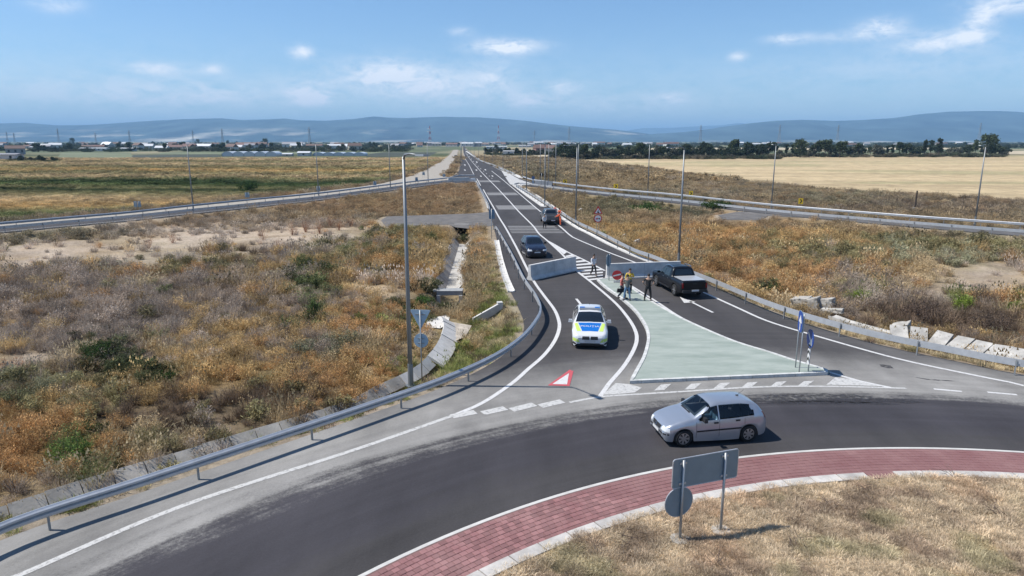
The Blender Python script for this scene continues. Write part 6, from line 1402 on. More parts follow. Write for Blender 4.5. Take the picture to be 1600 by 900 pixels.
s = .65 + .7 * rs.rand(len(X_)); scatter('verge_grass', np.stack([X_, Y_, ground_z(X_, Y_, dp) - .01], 1), rs.rand(len(X_)) * 6.28, np.stack([s, s, s * (.5 + .8 * rs.rand(len(X_)))], 1), rs.randint(0, 3, len(X_)), col * (.8 + .4 * rs.rand(len(X_)))[:, None], vcol)
# dry mown grass on the roundabout
it = [tuft_mesh('mown_tuft', 190, .24, .10, .009, 70 + s, 1.35) for s in range(4)]; icol = collection('mown', it)
n = 30000; X_ = rs.rand(n) * 36 - 4; Y_ = rs.rand(n) * 14 + 8; r = np.hypot(X_ - C0.x, Y_ - C0.y); k = (r < R_IN - .40) & (r > 8) & (X_ < Y_ * .85 + 3); X_, Y_ = X_[k], Y_[k]
n = len(X_); c1 = n1(X_, Y_, .8, 3)[:, None]; c2 = n2(X_, Y_, 1.7, 3)[:, None]
col = np.array((.78, .63, .44)) * (1 - sstep(.45, .7, c1)) + np.array((.46, .35, .25)) * sstep(.45, .7, c1); col = col * (1 - .5 * sstep(.58, .72, c2)) + .5 * sstep(.58, .72, c2) * np.array((.66, .46, .30)); gg = sstep(.62, .78, n3(X_, Y_, 1.3, 2))[:, None] * .5; col = col * (1 - gg) + gg * np.array((.38, .37, .19))
s = .5 + .6 * rs.rand(n); scatter('roundabout_grass', np.stack([X_, Y_, ground_z(X_, Y_, np.full(n, -5.)) - .01], 1), rs.rand(n) * 6.28, np.stack([s, s, s * (.5 + 1.0 * rs.rand(n))], 1), rs.randint(0, 4, n), col * (.8 + .4 * rs.rand(n))[:, None], icol)

# single bushes one can pick out
def leafmat(name, col, var=.3):
    if name in MATS: return MATS[name]
    m = bpy.data.materials.new(name); m.use_nodes = True; t = m.node_tree; t.nodes.clear(); MATS[name] = m
    out = t.nodes.new('ShaderNodeOutputMaterial'); g = t.nodes.new('ShaderNodeNewGeometry'); k = mnode(t, 'MULTIPLY_ADD', g.outputs['Random Per Island'], 2 * var, 1 - var)
    s = t.nodes.new('ShaderNodeVectorMath'); s.operation = 'SCALE'; s.inputs[0].default_value = col; t.links.new(k, s.inputs['Scale'])
    d = t.nodes.new('ShaderNodeBsdfDiffuse'); tr = t.nodes.new('ShaderNodeBsdfTranslucent'); mx = t.nodes.new('ShaderNodeMixShader'); mx.inputs[0].default_value = .25
    t.links.new(s.outputs[0], d.inputs[0]); t.links.new(s.outputs[0], tr.inputs[0]); t.links.new(d.outputs[0], mx.inputs[1]); t.links.new(tr.outputs[0], mx.inputs[2]); t.links.new(mx.outputs[0], out.inputs[0]); return m
TWIG = mat('twig_brown', (.14, .10, .075), .9); TWIGR = mat('twig_red_brown', (.30, .15, .09), .9)
def lone_bush(label, u, v, w, h, col, seed, name='bush', leaf=.045, n=1500, up=.25, group=None, tw=TWIG, nst=60):
    g = G(u, v, -1.0); z = float(ground_z(np.array([g.x]), np.array([g.y]))[0]) - .05; o = empty(name, (g.x, g.y, z)); tag(o, label, 'bush', group)
    M_ = leafmat('leaf_%.2f_%.2f_%.2f' % col, col)
    if n: me = bush_mesh('foliage', nst, n, w / 2, h, leaf, seed, M_, up); a = bpy.data.objects.new('foliage', me); COL.objects.link(a); a.parent = o
    r = np.random.RandomState(seed); mb = MB()
    for i in range(9 if n else 34):
        a = r.rand() * 6.283; d = w * .42 * math.sqrt(r.rand()); hh = h * (.6 + .35 * r.rand()); p = [(0, 0, 0), (d * .5 * math.cos(a) + r.randn() * .05, d * .5 * math.sin(a) + r.randn() * .05, hh * .5), (d * math.cos(a), d * math.sin(a), hh)]
        mb.tube(p, [.018, .012, .004], 4)
        for q in range(0 if n else 4): t = .4 + .5 * r.rand(); b = Vector(p[1]).lerp(Vector(p[2]), t); mb.tube([b, b + Vector((r.randn() * .16, r.randn() * .16, .16 + .12 * r.rand()))], [.008, .003], 3)
    mb.build('stems', tw, o); return o
DKG, MG, BG = (.05, .085, .03), (.085, .13, .045), (.20, .27, .05)
LB = [('large dark green bush in the middle of the grey-brown weeds on the left', 158, 565, 2.0, 1.2, DKG, 1300), ('smaller dark green bush right of the large one in the left weeds', 262, 612, 1.3, .7, DKG, 700), ('green reed-like clump at the slab ditch in the lower left', 115, 742, 1.5, 1.15, (.14, .20, .06), 900),
      ('bright green bush beside the back of the triangle sign', 664, 488, 1.5, .9, (.08, .15, .04), 1500), ('dark green bush standing before the reed strip left of the near lamp', 388, 299, 5, 2.6, DKG, 1500), ('slender dark green plant in the weeds left of the nearest lamp', 490, 500, .9, 1.2, MG, 700),
      ('yellow-green bush behind the right guardrail above the slab row', 1346, 478, 1.9, 1.1, BG, 1400), ('yellow-green bush in the right weeds near the bare patch', 1505, 480, 1.5, .9, BG, 1000), ('yellow-green bush at the right frame edge', 1592, 484, 1.6, .9, BG, 1000), ('dark green bush left of the broken concrete blocks behind the right guardrail', 1212, 468, 2.0, 1.1, DKG, 1400),
      ('grey-green bush in the middle of the orange weeds left of the near lamp', 480, 565, 1.7, 1.0, (.20, .20, .13), 900), ('dark olive bush at the lower left frame edge', 30, 640, 1.6, .9, (.17, .17, .09), 800), ('dark green low bush by the small asphalt stub on the right', 1118, 334, 5, 1.0, DKG, 1400), ('green bush in grass behind the warning triangle', 1010, 335, 6, 1.5, MG, 1400),
      ('dark purple-brown shrub behind the slab row on the right', 1440, 505, 2.6, 1.5, (.13, .095, .075), 1700), ('tall dark brown shrub above the slab row near the right frame edge', 1545, 525, 2.6, 1.5, (.12, .09, .07), 1700), ('dark bush at the mouth of the slab channel beside the short asphalt stub', 724, 372, 1.8, .9, (.09, .10, .05), 1200)]
for i, (lb, u, v, w, h, col, n) in enumerate(LB): lone_bush(lb, u, v, w, h, col, 200 + i, n=n, leaf=.045 if w < 3 else .11)
shr = []
for i, (u, v, h) in enumerate(((458, 372, 1.5), (478, 366, 1.6), (500, 368, 1.8), (517, 360, 1.7), (530, 364, 1.5), (548, 358, 1.4), (232, 388, 1.2), (270, 380, 1.2), (412, 378, 1.1), (435, 392, 1.3), (330, 396, 1.1), (20, 580, .8), (34, 590, .7), (700, 372, 1.2))):
    shr.append((u, lone_bush('leafless red-brown shrub on bare ground', u, v, 1.5, h * 1.15, (.40, .20, .11), 300 + i, n=220, leaf=.03, group='leafless shrubs on the bare ground', tw=TWIGR, nst=30, name='leafless_shrub'), 'leafless red-brown shrub on bare ground'))
for i_, (u_, o_, d_) in enumerate(sorted(shr, key=lambda t: t[0])): o_['label'] = ['leftmost', 'second', 'third', 'fourth', 'fifth', 'sixth', 'seventh', 'eighth', 'ninth', 'tenth', 'eleventh', 'twelfth', 'thirteenth', 'rightmost'][i_] + ' ' + d_ + ' in the left field, counted from the left'

r_ = np.random.RandomState(77)
for i, (u, v) in enumerate(((930, 852), (985, 838), (1300, 786), (1350, 762), (1490, 742), (1120, 880), (1240, 850), (1560, 800))):
    g = G(u, v, .2); mb = MB()
    for q in range(7):
        a = r_.rand() * 6.283; l = .25 + .4 * r_.rand(); b = Vector((r_.randn() * .12, r_.randn() * .12, .02)); e = b + Vector((math.cos(a) * l, math.sin(a) * l, .10 + .12 * r_.rand())); mb.tube([b, b.lerp(e, .5) + Vector((r_.randn() * .03, r_.randn() * .03, .03)), e], [.008, .006, .002], 4)
    z = float(ground_z(np.array([g.x]), np.array([g.y]))[0]); o = mb.build('dead_twigs', TWIG); o.location = (g.x, g.y, z + .03)
    tag(o, ['leftmost', 'second', 'fifth', 'sixth', 'seventh', 'third', 'fourth', 'rightmost'][i] + ' tangle of dead dark twigs lying in the roundabout grass, counted from the left', 'twigs', 'dead twigs in the roundabout grass')
# ------------------------------------------------------------------ trees, town, pylons, hills, haze
LT = [leafmat('tree_leaf_dark', (.055, .072, .045), .45), leafmat('tree_leaf_mid', (.075, .095, .05), .45), leafmat('tree_leaf_grey', (.115, .12, .09), .45)]
BARK = mat('bark', (.09, .07, .055), .9)
def tree_proto(seed, h, w, lm, n=1300, poplar=False, gaps=.3):
    r = np.random.RandomState(seed); root = empty('tree'); mb = MB()
    mb.tube([(0, 0, -.5), (r.randn() * .1, r.randn() * .1, h * .3), (r.randn() * .25, r.randn() * .25, h * .8)], [.22, .16, .05], 6); blobs = []
    for i in range(12):
        a = r.rand() * 6.283; z = h * (.25 + .65 * r.rand()); q = w / 2 * (.35 + .65 * r.rand()) * (1 - .55 * abs(z / h - .5) * 2) * (.55 if poplar else 1); p = np.array([math.cos(a) * q, math.sin(a) * q, z]); mb.tube([(0, 0, z * .55), tuple(p)], [.07, .02], 4); blobs.append((p, w * (.13 + .13 * r.rand())))
    blobs.append((np.array([0, 0, h * .85]), w * .2)); mb.build('trunk', BARK, root)
    vs = []; fs = []
    for i in range(n):
        p, s = blobs[r.randint(len(blobs))]; d = r.randn(3); d /= np.linalg.norm(d); c = p + d * s * (.5 + .6 * r.rand()) * np.array([1, 1, .85]); l = .22 + .22 * r.rand(); a = r.randn(3); a /= np.linalg.norm(a); b = np.cross(a, r.randn(3)); b /= np.linalg.norm(b); k = len(vs)
        vs += [tuple(c - a * l), tuple(c + b * l * .7), tuple(c + a * l), tuple(c - b * l * .7)]; fs.append((k, k + 1, k + 2, k + 3))
    me = bpy.data.meshes.new('crown'); me.from_pydata(vs, [], fs); me.materials.append(lm); o = bpy.data.objects.new('crown', me); COL.objects.link(o); o.parent = root; return root
protos = [tree_proto(1, 7, 6.5, LT[0]), tree_proto(2, 6, 7.5, LT[0]), tree_proto(3, 8, 6, LT[1]), tree_proto(4, 5, 6.5, LT[2]), tree_proto(5, 10, 4.5, LT[0], poplar=True), tree_proto(6, 9, 9, LT[1], 1600)]
used = set(); REG = []
BINS = [(-99, 'above the thicket at the left frame edge'), (120, 'above the long white sheds on the left'), (262, 'left of the first greenhouse row'), (345, 'above the first greenhouse row'), (480, 'above the second greenhouse row'), (575, 'left of the left red and white mast'), (672, 'between the two red and white masts'),
        (779, 'right of the right red and white mast'), (868, 'above the left end of the tree belt'), (1012, 'above the dense part of the tree belt'), (1205, 'above the middle of the tree belt'), (1380, 'above the loose right part of the tree belt'), (1523, 'right of the rightmost lamp pole')]
BELTB = [(-99, 'at the left end of the belt'), (903, 'in the belt right of the pole pair'), (1012, 'in the belt between the chevron lamp and the pickup lamp'), (1064, 'in the belt right of the pickup lamp'), (1205, 'in the belt right of the stubble field lamp'), (1380, 'in the loose part of the belt'), (1523, 'in the belt right of the rightmost lamp')]
ORD = ['leftmost', 'second', 'third', 'fourth', 'fifth', 'sixth', 'seventh', 'eighth', 'ninth', 'tenth', 'eleventh', 'twelfth', '13th', '14th', '15th', '16th', '17th', '18th', '19th', '20th', '21st', '22nd', '23rd', '24th', '25th', '26th', '27th', '28th', '29th', '30th']
def relabel(items, bins):
    cnt = {}
    for u, o, d in sorted(items, key=lambda t: t[0]):
        w = [b for a, b in bins if u >= a][-1]; i = cnt.get((w, d), 0); cnt[(w, d)] = i + 1
        o['label'] = (ORD[min(i, 29)] + ' ' + d + ' ' + w)
def tree(k, p, s, label, group, rz=None, reg=None):
    if k in used: o = copy_tree(protos[k])
    else: o = protos[k]; used.add(k)
    o.location = (p.x, p.y, p.z); o.rotation_euler = (0, 0, random.uniform(0, 6.28)); o.scale = (s * random.uniform(.9, 1.2), s * random.uniform(.9, 1.2), s * random.uniform(.85, 1.15)); tag(o, label, 'tree', group)
    if reg is not None: reg.append((800 + F * p.x / p.y, o, label))
    return o
DESC = ['dark dense tree', 'dark spreading tree', 'mid green tree', 'low grey-green tree', 'slender dark tree', 'broad mid green tree']
belt = 'trees of the belt along the far edge of the stubble field'
rb = []; rf = []; rh = []; rt_ = []
u = 866.0
while u < 1574:
    base = np.interp(u, [868, 1000, 1200, 1400, 1560, 1600], [249.5, 248.2, 246.5, 244.5, 242.5, 242])
    dense = u < 1210
    k = random.choice([0, 1, 1, 0, 3, 2] if dense else [0, 1, 3, 2, 4, 1]); p = G(u, base - random.uniform(0, 1.4), -1.05)
    tree(k, p, random.uniform(.95, 1.4) if dense else random.uniform(.8, 1.45), DESC[k], belt, reg=rb)
    u += random.uniform(6, 10) if dense else random.uniform(6, 13)
for (u, v, k, s, lb) in ((1540, 244, 5, 1.75, 'largest tree of the belt, rising near the rightmost lamp pole'), (1555, 243.5, 1, 1.5, 'broad dark tree right of the largest tree of the belt'), (1444, 245, 4, 1.35, 'slender tree rising from the belt, left of two near the rightmost lamp'), (1466, 245, 4, 1.35, 'slender tree rising from the belt, right of two near the rightmost lamp'),
                         (1312, 246, 2, 1.55, 'tall mid green tree in the middle of the belt'), (1250, 246, 5, 1.25, 'tall broad tree in the belt right of the dense stretch')): tree(k, G(u, v, -1), s, lb, belt)
far = 'scattered trees of the village on the horizon'
rs = random.Random(4)
BIG = [(113, 226.5, 5, 1.9), (122, 227, 1, 1.4), (176, 227, 1, 1.5), (188, 227, 0, 1.5), (239, 226, 1, 1.9), (309, 226, 5, 1.8), (356, 226, 0, 1.8), (370, 226, 1, 1.6), (414, 228, 5, 1.8), (68, 237, 1, 1.2), (107, 236, 1, 1.3), (60, 237, 0, 1.2), (345, 236, 2, 1.1), (484, 243, 1, .55), (468, 243, 1, .45), (792, 226, 1, 1.4), (272, 233, 1, 1.3), (286, 234, 2, 1.3), (554, 231, 1, 1.4), (546, 231, 0, 1.3), (562, 231, 1, 1.3)]
for i, (u, v, k, s) in enumerate(BIG): tree(k, G(u, v, -1), s * .95, 'tall ' + DESC[k], far, reg=rf)
for i in range(95):
    u = rs.choice([rs.uniform(0, 640), rs.uniform(0, 640), rs.uniform(760, 1600)]); v = rs.uniform(228, 236) if u < 640 else rs.uniform(226.5, 235); k = rs.choice([0, 1, 2, 3]); tree(k, G(u, v, -1), rs.uniform(.7, 1.25), DESC[k], far, reg=rf)
for i in range(26): uu = 758 + i * 4.1; k = rs.choice([0, 1, 3]); tree(k, G(uu, np.interp(uu, [758, 870], [239.5, 243.5]) + rs.uniform(-.6, .4), -1), rs.uniform(.5, .8), DESC[k], 'trees of the hedge between the road and the tree belt', reg=rh)
for i in range(12): uu = rs.uniform(20, 92); k = rs.choice([0, 1, 3]); tree(k, G(uu, 252.5 + rs.uniform(-2.5, 1), -1), rs.uniform(.30, .5), DESC[k], 'thicket at the left frame edge', reg=rt_)
relabel(rb, BELTB); relabel(rf, BINS); relabel(rh, [(-99, 'in the hedge right of the straight road')]); relabel(rt_, [(-99, 'in the thicket at the left frame edge')])
# woods and hedges that read as one mass
def mass(name, rows, n, s0, s1, cols, flat=.8):
    r = np.random.RandomState(len(name)); P = []; S_ = []; C_ = []
    for i in range(n):
        (u0, u1, v0, v1) = rows[r.randint(len(rows))]; p = G(r.uniform(u0, u1), r.uniform(v0, v1), -1.2); s = r.uniform(s0, s1) * (1.0 + .25 * (p.y > 1500)); P.append(p[:]); S_.append((s * 1.3, s * 1.3, s * flat * r.uniform(.7, 1.3))); C_.append(np.array(cols[r.randint(len(cols))]) * r.uniform(.7, 1.3))
    scatter(name, np.array(P), r.rand(n) * 6.28, np.array(S_), 13 + r.randint(0, 3, n), np.array(C_), brush)
mass('far_woods', [(0, 640, 225, 233), (0, 640, 228, 238), (620, 720, 224, 228), (750, 1600, 223.5, 227), (860, 1600, 226, 232), (0, 1600, 222.5, 225)], 3600, 4, 8, [(.06, .08, .05), (.08, .10, .06), (.11, .115, .08), (.05, .065, .045)], 1.0)
mass('belt_undergrowth', [(868, 1215, 246.8, 249.0), (868, 1215, 245, 248), (1215, 1570, 243.5, 246)], 760, 2.4, 4.8, [(.07, .085, .05), (.11, .115, .075), (.16, .14, .10)], .9)
mass('thicket', [(10, 95, 249, 254), (758, 868, 239.5, 243.5)], 220, 2.0, 3.4, [(.05, .065, .035), (.08, .085, .05)], .7)
# houses
WALLS = [mat('wall_white', (.72, .71, .68), .8), mat('wall_cream', (.60, .55, .45), .8), mat('wall_grey', (.42, .42, .42), .8)]
ROOFS = [mat('roof_red_tile', (.20, .12, .10), .85, var=.2, scale=1), mat('roof_brown', (.18, .12, .10), .85), mat('roof_grey', (.33, .33, .35), .7), mat('roof_pale_sheet', (.72, .73, .74), .5)]
WIN = mat('window_dark', (.03, .035, .04), .2)
def house(w, d, h, rh, wm, rm, label, p, rz, cat='house', name='house', group='houses of the village on the horizon', nwin=3):
    root = empty(name, p, rz); tag(root, label, cat, group); mb = MB(); mb.box((0, 0, h / 2 - .2), (w, d, h + .4)); mb.add([(-w / 2, -d / 2, h), (-w / 2, d / 2, h), (-w / 2, 0, h + rh * .96), (w / 2, -d / 2, h), (w / 2, d / 2, h), (w / 2, 0, h + rh * .96)], [(0, 1, 2), (3, 5, 4)]); mb.build('wall', wm, root)
    mb = MB(); e = .4; mb.add([(-w / 2 - e, -d / 2 - e, h - .15), (w / 2 + e, -d / 2 - e, h - .15), (w / 2 + e, 0, h + rh), (-w / 2 - e, 0, h + rh), (-w / 2 - e, d / 2 + e, h - .15), (w / 2 + e, d / 2 + e, h - .15), (-w / 2 - e, -d / 2 - e, h - .35), (w / 2 + e, -d / 2 - e, h - .35), (w / 2 + e, d / 2 + e, h - .35), (-w / 2 - e, d / 2 + e, h - .35)],
        [(0, 1, 2, 3), (3, 2, 5, 4), (0, 6, 7, 1), (4, 5, 8, 9), (6, 9, 8, 7), (0, 3, 4, 9, 6), (1, 7, 8, 5, 2)]); mb.build('roof', rm, root)
    for i in range(nwin):
        x = -w / 2 + w * (i + .5) / nwin; mb = MB(); mb.box((x, -d / 2 - .03, h * .55), (min(1.4, w / nwin * .5), .06, h * .4)); mb.build('window', WIN, root)
    return root
rhs = []
for i in range(130):
    u = rs.choice([rs.uniform(0, 620), rs.uniform(0, 620), rs.uniform(620, 900), rs.uniform(880, 1600)]); v = rs.uniform(226, 235.5) if u < 620 else rs.uniform(224.5, 229.5); wi = rs.choice([0, 0, 0, 1, 2]); ri = rs.choice([0, 1, 1, 2, 2, 3, 3])
    big = rs.random() < .2; w = rs.uniform(8, 14) * (1.9 if big else 1)
    nm_ = ['white', 'cream', 'grey'][wi] + ' house with ' + ['red', 'brown', 'grey', 'pale'][ri] + ' roof'; rhs.append((u, house(w * 1.25, rs.uniform(8, 11), rs.uniform(3.2, 6.5), rs.uniform(1.8, 3.4), WALLS[wi], ROOFS[ri], nm_, G(u, v, -1), rs.uniform(-.5, .5)), nm_))
relabel(rhs, BINS)
SPEC = [(148, 236, 30, 'long low white shed in front of the village trees, leftmost of two'), (198, 236.2, 18, 'long low white shed in front of the village trees, rightmost of two'), (776, 232.5, 30, 'long white warehouse right of the road end'), (820, 230, 22, 'long white-topped hall above the red roofed farm'), (62, 233, 24, 'long white shed behind the left thicket')]
for (u, v, w, lb) in SPEC: house(w, 9, 3.2, .6, WALLS[0], ROOFS[3], lb, G(u, v, -1), 0, 'warehouse', 'warehouse', None, 6)
house(16, 10, 4, 3.5, mat('wall_reddish', (.30, .17, .15), .8), ROOFS[0], 'red-brown roofed farm house left of the tree belt', G(846, 237, -1), .3, group=None)
house(12, 9, 4, 3, WALLS[1], ROOFS[0], 'second red roofed house directly beside the farm house left of the tree belt', G(858, 237, -1), -.2, group=None)
house(20, 8, 3.5, .5, WALLS[0], ROOFS[2], 'layered white building at the left frame edge behind the thicket', G(5, 250, -1), .1, group=None)
house(14, 8, 5, 2.5, WALLS[2], ROOFS[1], 'grey gabled house behind the thicket at the left frame edge', G(25, 241, -1), .6, group=None)
# greenhouses
PL = mat('greenhouse_film', (.66, .70, .74), .35); FR = mat('greenhouse_frame', (.35, .37, .4), .5)
def greenhouse(u0, u1, v, h, lb):
    a, b = G(u0, v, -1), G(u1, v, -1); Ln = (b - a).length; root = empty('greenhouse', a); tag(root, lb, 'greenhouse'); n = max(3, int(Ln / 7)); d = 14
    for i in range(n):
        w = Ln / n; x0 = i * w + .1; mb = MB(); P = [(x0 + (w - .2) * .5 * (1 - math.cos(math.pi * q / 8)), h * (.45 + .55 * math.sin(math.pi * q / 8))) for q in range(9)]; P = [(x0, 0)] + P + [(x0 + w - .2, 0)]
        m = len(P); mb.add([(x, 0, z) for x, z in P] + [(x, d, z) for x, z in P], [tuple(range(m)), tuple(range(m, 2 * m))[::-1]] + [(q, m + q, m + q + 1, q + 1) for q in range(m - 1)]); mb.build('tunnel', PL, root)
        mb = MB(); mb.box((x0 - .1, -.1, h * .3), (.35, .3, h * .6)); mb.build('frame_post', FR, root)
    return root
greenhouse(347, 432, 244.5, 3.6, 'row of pale ribbed greenhouse tunnels left of the small trees')
greenhouse(489, 569, 243.6, 2.8, 'long pale greenhouse row right of the small trees')
house(9, 6, 2.6, 1, WALLS[0], ROOFS[3], 'small white shed between the two greenhouse rows', G(476, 243.8, -1), 0, 'shed', 'shed', None, 1)
house(7, 5, 1.8, .6, WALLS[1], ROOFS[3], 'small cream shed right after the first greenhouse row', G(450, 244.2, -1), 0, 'shed', 'shed', None, 1)
house(9, 4, 3.0, .3, WALLS[0], ROOFS[3], 'pale green-white box shed in the hedge right of the road', G(795, 241.5, -1), 0, 'shed', 'shed', None, 1)
# dark ploughed and green strips far left and right
def strip(name, pts, m, z=-.90): return sheet(name, px(pts, -1.0), z, m)
DARKF = mat('dark_crop', (.05, .06, .035), .95, var=.3, scale=.05, stretch=(.3, 1, 1)); MIDF = mat('green_crop', (.17, .19, .10), .95, var=.3, scale=.03); PALEF = mat('pale_stubble', (.55, .46, .31), .95, var=.2, scale=.03); BROWNF = mat('ploughed_soil', (.17, .13, .10), .95, var=.25, scale=.2)
strip('crop_strip', [(572, 245.5), (578, 240.5), (600, 238), (690, 238), (694, 244)], DARKF); strip('crop_strip', [(205, 246.3), (208, 242), (340, 241.5), (346, 245.5)], DARKF)
strip('crop_strip', [(250, 238.4), (700, 237), (700, 240), (250, 241.3)], MIDF, -.94); strip('crop_strip', [(90, 246), (96, 238.5), (205, 238.5), (205, 242.5), (260, 242), (200, 246.5)], MIDF, -.93)
strip('crop_strip', [(770, 234.5), (832, 234.2), (832, 236.5), (772, 236.8)], PALEF, -.93); strip('crop_strip', [(832, 241.8), (868, 242), (868, 246), (838, 245)], PALEF, -.93)
strip('crop_strip', [(990, 231.2), (1560, 230.5), (1560, 233.5), (990, 234.5)], PALEF, -.93); strip('crop_strip', [(1560, 236), (1640, 235), (1640, 241.5), (1560, 241)], PALEF, -.92)
track = crom(px([(860, 249.5), (900, 254), (960, 261), (1060, 272), (1140, 281.5), (1230, 290.5), (1290, 296)], -.9), 4)
mb = MB(); ribbon(mb, track, 2.4, -.84); tag(mb.build('field_track', BROWNF, fixn=False), kind='structure')
# pylons
STL = mat('pylon_steel', (.40, .43, .46), .6); STR = mat('pylon_red', (.55, .06, .04), .6); STW = mat('pylon_white', (.8, .8, .8), .6)
def pylon_meshes(h, wb, secs, t):
    out = []
    for i in range(secs):
        mb = MB(); z0 = h * i / secs; z1 = h * (i + 1) / secs; w = lambda z: (wb * (1 - z / h) ** 1.3 + .9) / 2
        a, b = w(z0), w(z1); c = [(-1, -1), (1, -1), (1, 1), (-1, 1)]
        for q in range(4):
            x, y = c[q]; x2, y2 = c[(q + 1) % 4]; mb.tube([(x * a, y * a, z0), (x * b, y * b, z1)], t, 4); mb.tube([(x * a, y * a, z0), (x2 * b, y2 * b, z1)], t * .6, 3); mb.tube([(x2 * a, y2 * a, z0), (x * b, y * b, z1)], t * .6, 3); mb.tube([(x * b, y * b, z1), (x2 * b, y2 * b, z1)], t * .6, 3)
        out.append(mb)
    return out
def pylon(label, u, vb, vt, dist, arms, rw=False, group='lattice pylons in front of the hills'):
    p = AT(u, vb, dist); h = AT(u, vt, dist).z + 1; root = empty('pylon', (p.x, p.y, -1)); tag(root, label, 'pylon', group)
    ms = pylon_meshes(h, h * .15, 7, .30)
    if rw:
        for i, m_ in enumerate(ms): m_.build('lattice_section', (STR if i % 2 == 0 else STW), root, fixn=False)
    else:
        mb = MB()
        for m_ in ms: mb.add(m_.v, m_.f)
        mb.build('lattice', STL, root, fixn=False)
    for z, L_ in arms: mb = MB(); mb.tube([(-L_, 0, h * z), (0, 0, h * z + 1.5), (L_, 0, h * z)], .4, 4); mb.tube([(-L_, 0, h * z), (L_, 0, h * z)], .35, 4); mb.build('cross_arm', STW if rw else STL, root, fixn=False)
for (u, vt, d, w) in ((12, 206, 2600, 'at the left frame edge'), (23, 208, 2600, 'second from the left frame edge'), (92, 201, 2400, 'left of the clustered dark trees'), (150, 207, 2600, 'between the two leftmost tree clusters'), (203, 204, 2400, 'right of the two round trees'), (302, 204, 2400, 'above the broad round village tree'), (348, 201, 2200, 'above the tree pair left of the greenhouses'), (484, 199, 2100, 'above the left greenhouse row'), (835, 204, 2600, 'faint one right of the red and white mast'), (889, 199, 2300, 'right of the far red roofs'), (1094, 196, 2300, 'above the middle of the tree belt'), (1217, 195, 2400, 'above the belt right of the middle'), (1308, 195, 2400, 'at the loose part of the belt'), (1529, 192, 2400, 'above the largest tree of the belt')):
    pylon('thin grey lattice pylon ' + w, u, 222, vt, d, [(.72, 7), (.86, 6), (.97, 3)])
pylon('red and white lattice mast left of the road end', 672, 222, 197, 1900, [(.70, 8), (.85, 7)], True, None); pylon('red and white lattice mast right of the road end', 779, 222, 196, 1900, [(.70, 3)], True, None)
# road end: noise wall, gantry-like building
house(34, 12, 7, .4, WALLS[2], ROOFS[2], 'wide grey building beyond the end of the straight road', G(739, 229.2, -1), 0, 'building', 'building', None, 8)
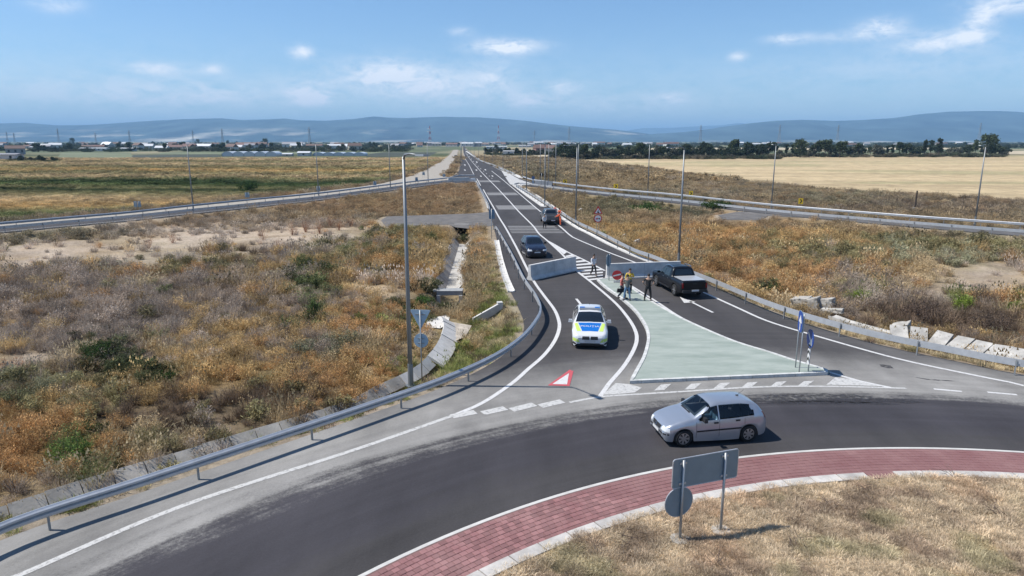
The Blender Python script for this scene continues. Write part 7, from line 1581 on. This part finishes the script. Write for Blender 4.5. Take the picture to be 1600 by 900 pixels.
# hills
def ridge(name, prof, d0, d1, seed, zb, colA, colB, tint=0, rough=60, rows=26):
    us = np.linspace(-900, 2500, 760); vv = np.interp(us, [p[0] for p in prof], [p[1] for p in prof]); nz_ = VN(seed); az_ = np.arctan((us - 800) / F)
    crest = (220.1 - vv) / F * (d0 * .35 + d1 * .65) * math.cos(PIT) * .97 + H
    V_ = []; n = len(us)
    for i in range(rows):
        t = i / (rows - 1); D = d0 + (d1 - d0) * t; s = math.sin(min(1, t / .65) * math.pi / 2) ** 1.5 if t <= .65 else 1 - ((t - .65) / .35) ** 2 * .5
        X_ = np.tan(az_) * D; Y_ = np.full(n, D); hgt = crest * s * np.clip(1 + (nz_(X_, Y_, (d1 - d0) * .35, 5) - .5) * 1.9 * (1 if t < .6 else .25) * s, .15, .96) if t < .6 else crest * s * (1 + (nz_(X_, Y_, (d1 - d0) * .2, 4) - .5) * .06)
        V_.append(np.stack([X_, Y_, zb + hgt], 1))
    V_ = np.concatenate(V_); i_ = (np.arange(rows - 1)[:, None] * n + np.arange(n - 1)[None, :]).ravel(); fs = np.stack([i_, i_ + 1, i_ + n + 1, i_ + n], 1)
    me = bpy.data.meshes.new(name); me.from_pydata(V_.tolist(), [], fs.tolist()); me.polygons.foreach_set('use_smooth', [True] * len(me.polygons))
    m = bpy.data.materials.new(name + '_cover'); m.use_nodes = True; t = m.node_tree; b = t.nodes['Principled BSDF']; b.inputs['Roughness'].default_value = 1; b.inputs['Specular IOR Level'].default_value = 0
    g = t.nodes.new('ShaderNodeNewGeometry'); sp = t.nodes.new('ShaderNodeSeparateXYZ'); t.links.new(g.outputs['Position'], sp.inputs[0])
    def nn(s, st, det=5):
        mp = t.nodes.new('ShaderNodeMapping'); mp.inputs['Scale'].default_value = st; t.links.new(g.outputs['Position'], mp.inputs[0]); n_ = t.nodes.new('ShaderNodeTexNoise'); n_.inputs['Scale'].default_value = s; n_.inputs['Detail'].default_value = det; t.links.new(mp.outputs[0], n_.inputs['Vector']); return n_.outputs['Fac']
    f = mnode(t, 'MULTIPLY_ADD', nn(.0009, (1, 1, 8)), 9, -4.9, clamp=True)
    lowm = mnode(t, 'MULTIPLY_ADD', sp.outputs[2], -1 / (.62 * float(np.median(crest))), 1.25, clamp=True)
    f = mnode(t, 'MULTIPLY', f, lowm); mx = t.nodes.new('ShaderNodeMixRGB'); mx.inputs[1].default_value = (*colA, 1); mx.inputs[2].default_value = (*colB, 1); t.links.new(f, mx.inputs[0])
    k = mnode(t, 'MULTIPLY_ADD', nn(.0026, (1, .4, 2.5), 9), 3.2, -.7, clamp=False); s = t.nodes.new('ShaderNodeVectorMath'); s.operation = 'SCALE'; t.links.new(mx.outputs[0], s.inputs[0]); t.links.new(mnode(t, 'MAXIMUM', k, .25), s.inputs['Scale']); t.links.new(s.outputs[0], b.inputs['Base Color'])
    me.materials.append(m); o = bpy.data.objects.new(name, me); COL.objects.link(o); o['kind'] = 'structure'; return o
P1 = [(-900, 196), (-300, 190), (0, 193), (60, 192), (110, 196), (160, 195), (240, 190), (300, 187), (360, 185.5), (390, 188), (420, 187), (455, 185.5), (480, 188), (520, 188.5), (560, 186), (590, 182), (615, 184), (640, 185), (700, 183), (750, 184), (800, 187), (830, 190), (860, 194), (900, 198), (960, 203), (1000, 208), (1040, 214), (1100, 217), (1300, 218), (1700, 218), (2500, 212)]
P2 = [(-900, 218), (700, 219), (900, 217), (960, 213), (1010, 209.5), (1060, 206.5), (1100, 202), (1130, 197), (1160, 193), (1200, 189), (1240, 187.5), (1290, 189.5), (1330, 188), (1380, 184.5), (1420, 178.5), (1460, 174.5), (1500, 173.5), (1540, 173.5), (1570, 175), (1600, 178.5), (1700, 182), (2000, 188), (2500, 196)]
P3 = [(-900, 212), (700, 206), (900, 204), (940, 202), (975, 204), (1000, 200), (1040, 199.5), (1080, 197), (1120, 195), (1145, 191.5), (1165, 194), (1200, 198), (1400, 205), (2500, 212)]
ridge('hills', P1, 9000, 15000, 21, -1, (.045, .065, .06), (.52, .47, .36)); ridge('hills', P2, 8500, 14000, 22, -1, (.045, .065, .06), (.52, .47, .36)); ridge('far_hills', P3, 19000, 24000, 23, -1, (.06, .08, .07), (.2, .2, .15))
# the air: an even pale haze over the whole plain
hz = MB(); hz.box((0, 6000, 345), (80000, 64000, 697)); ho = hz.build('haze', []); ho['kind'] = 'stuff'
hm = bpy.data.materials.new('haze_air'); hm.use_nodes = True; t = hm.node_tree; t.nodes.clear(); o_ = t.nodes.new('ShaderNodeOutputMaterial'); pv = t.nodes.new('ShaderNodeVolumePrincipled'); t.links.new(pv.outputs[0], o_.inputs['Volume'])
pv.inputs['Color'].default_value = (.38, .67, 1.0, 1); pv.inputs['Density'].default_value = 8.5e-5; pv.inputs['Anisotropy'].default_value = 0
ho.data.materials.clear(); ho.data.materials.append(hm); ho.display_type = 'WIRE'
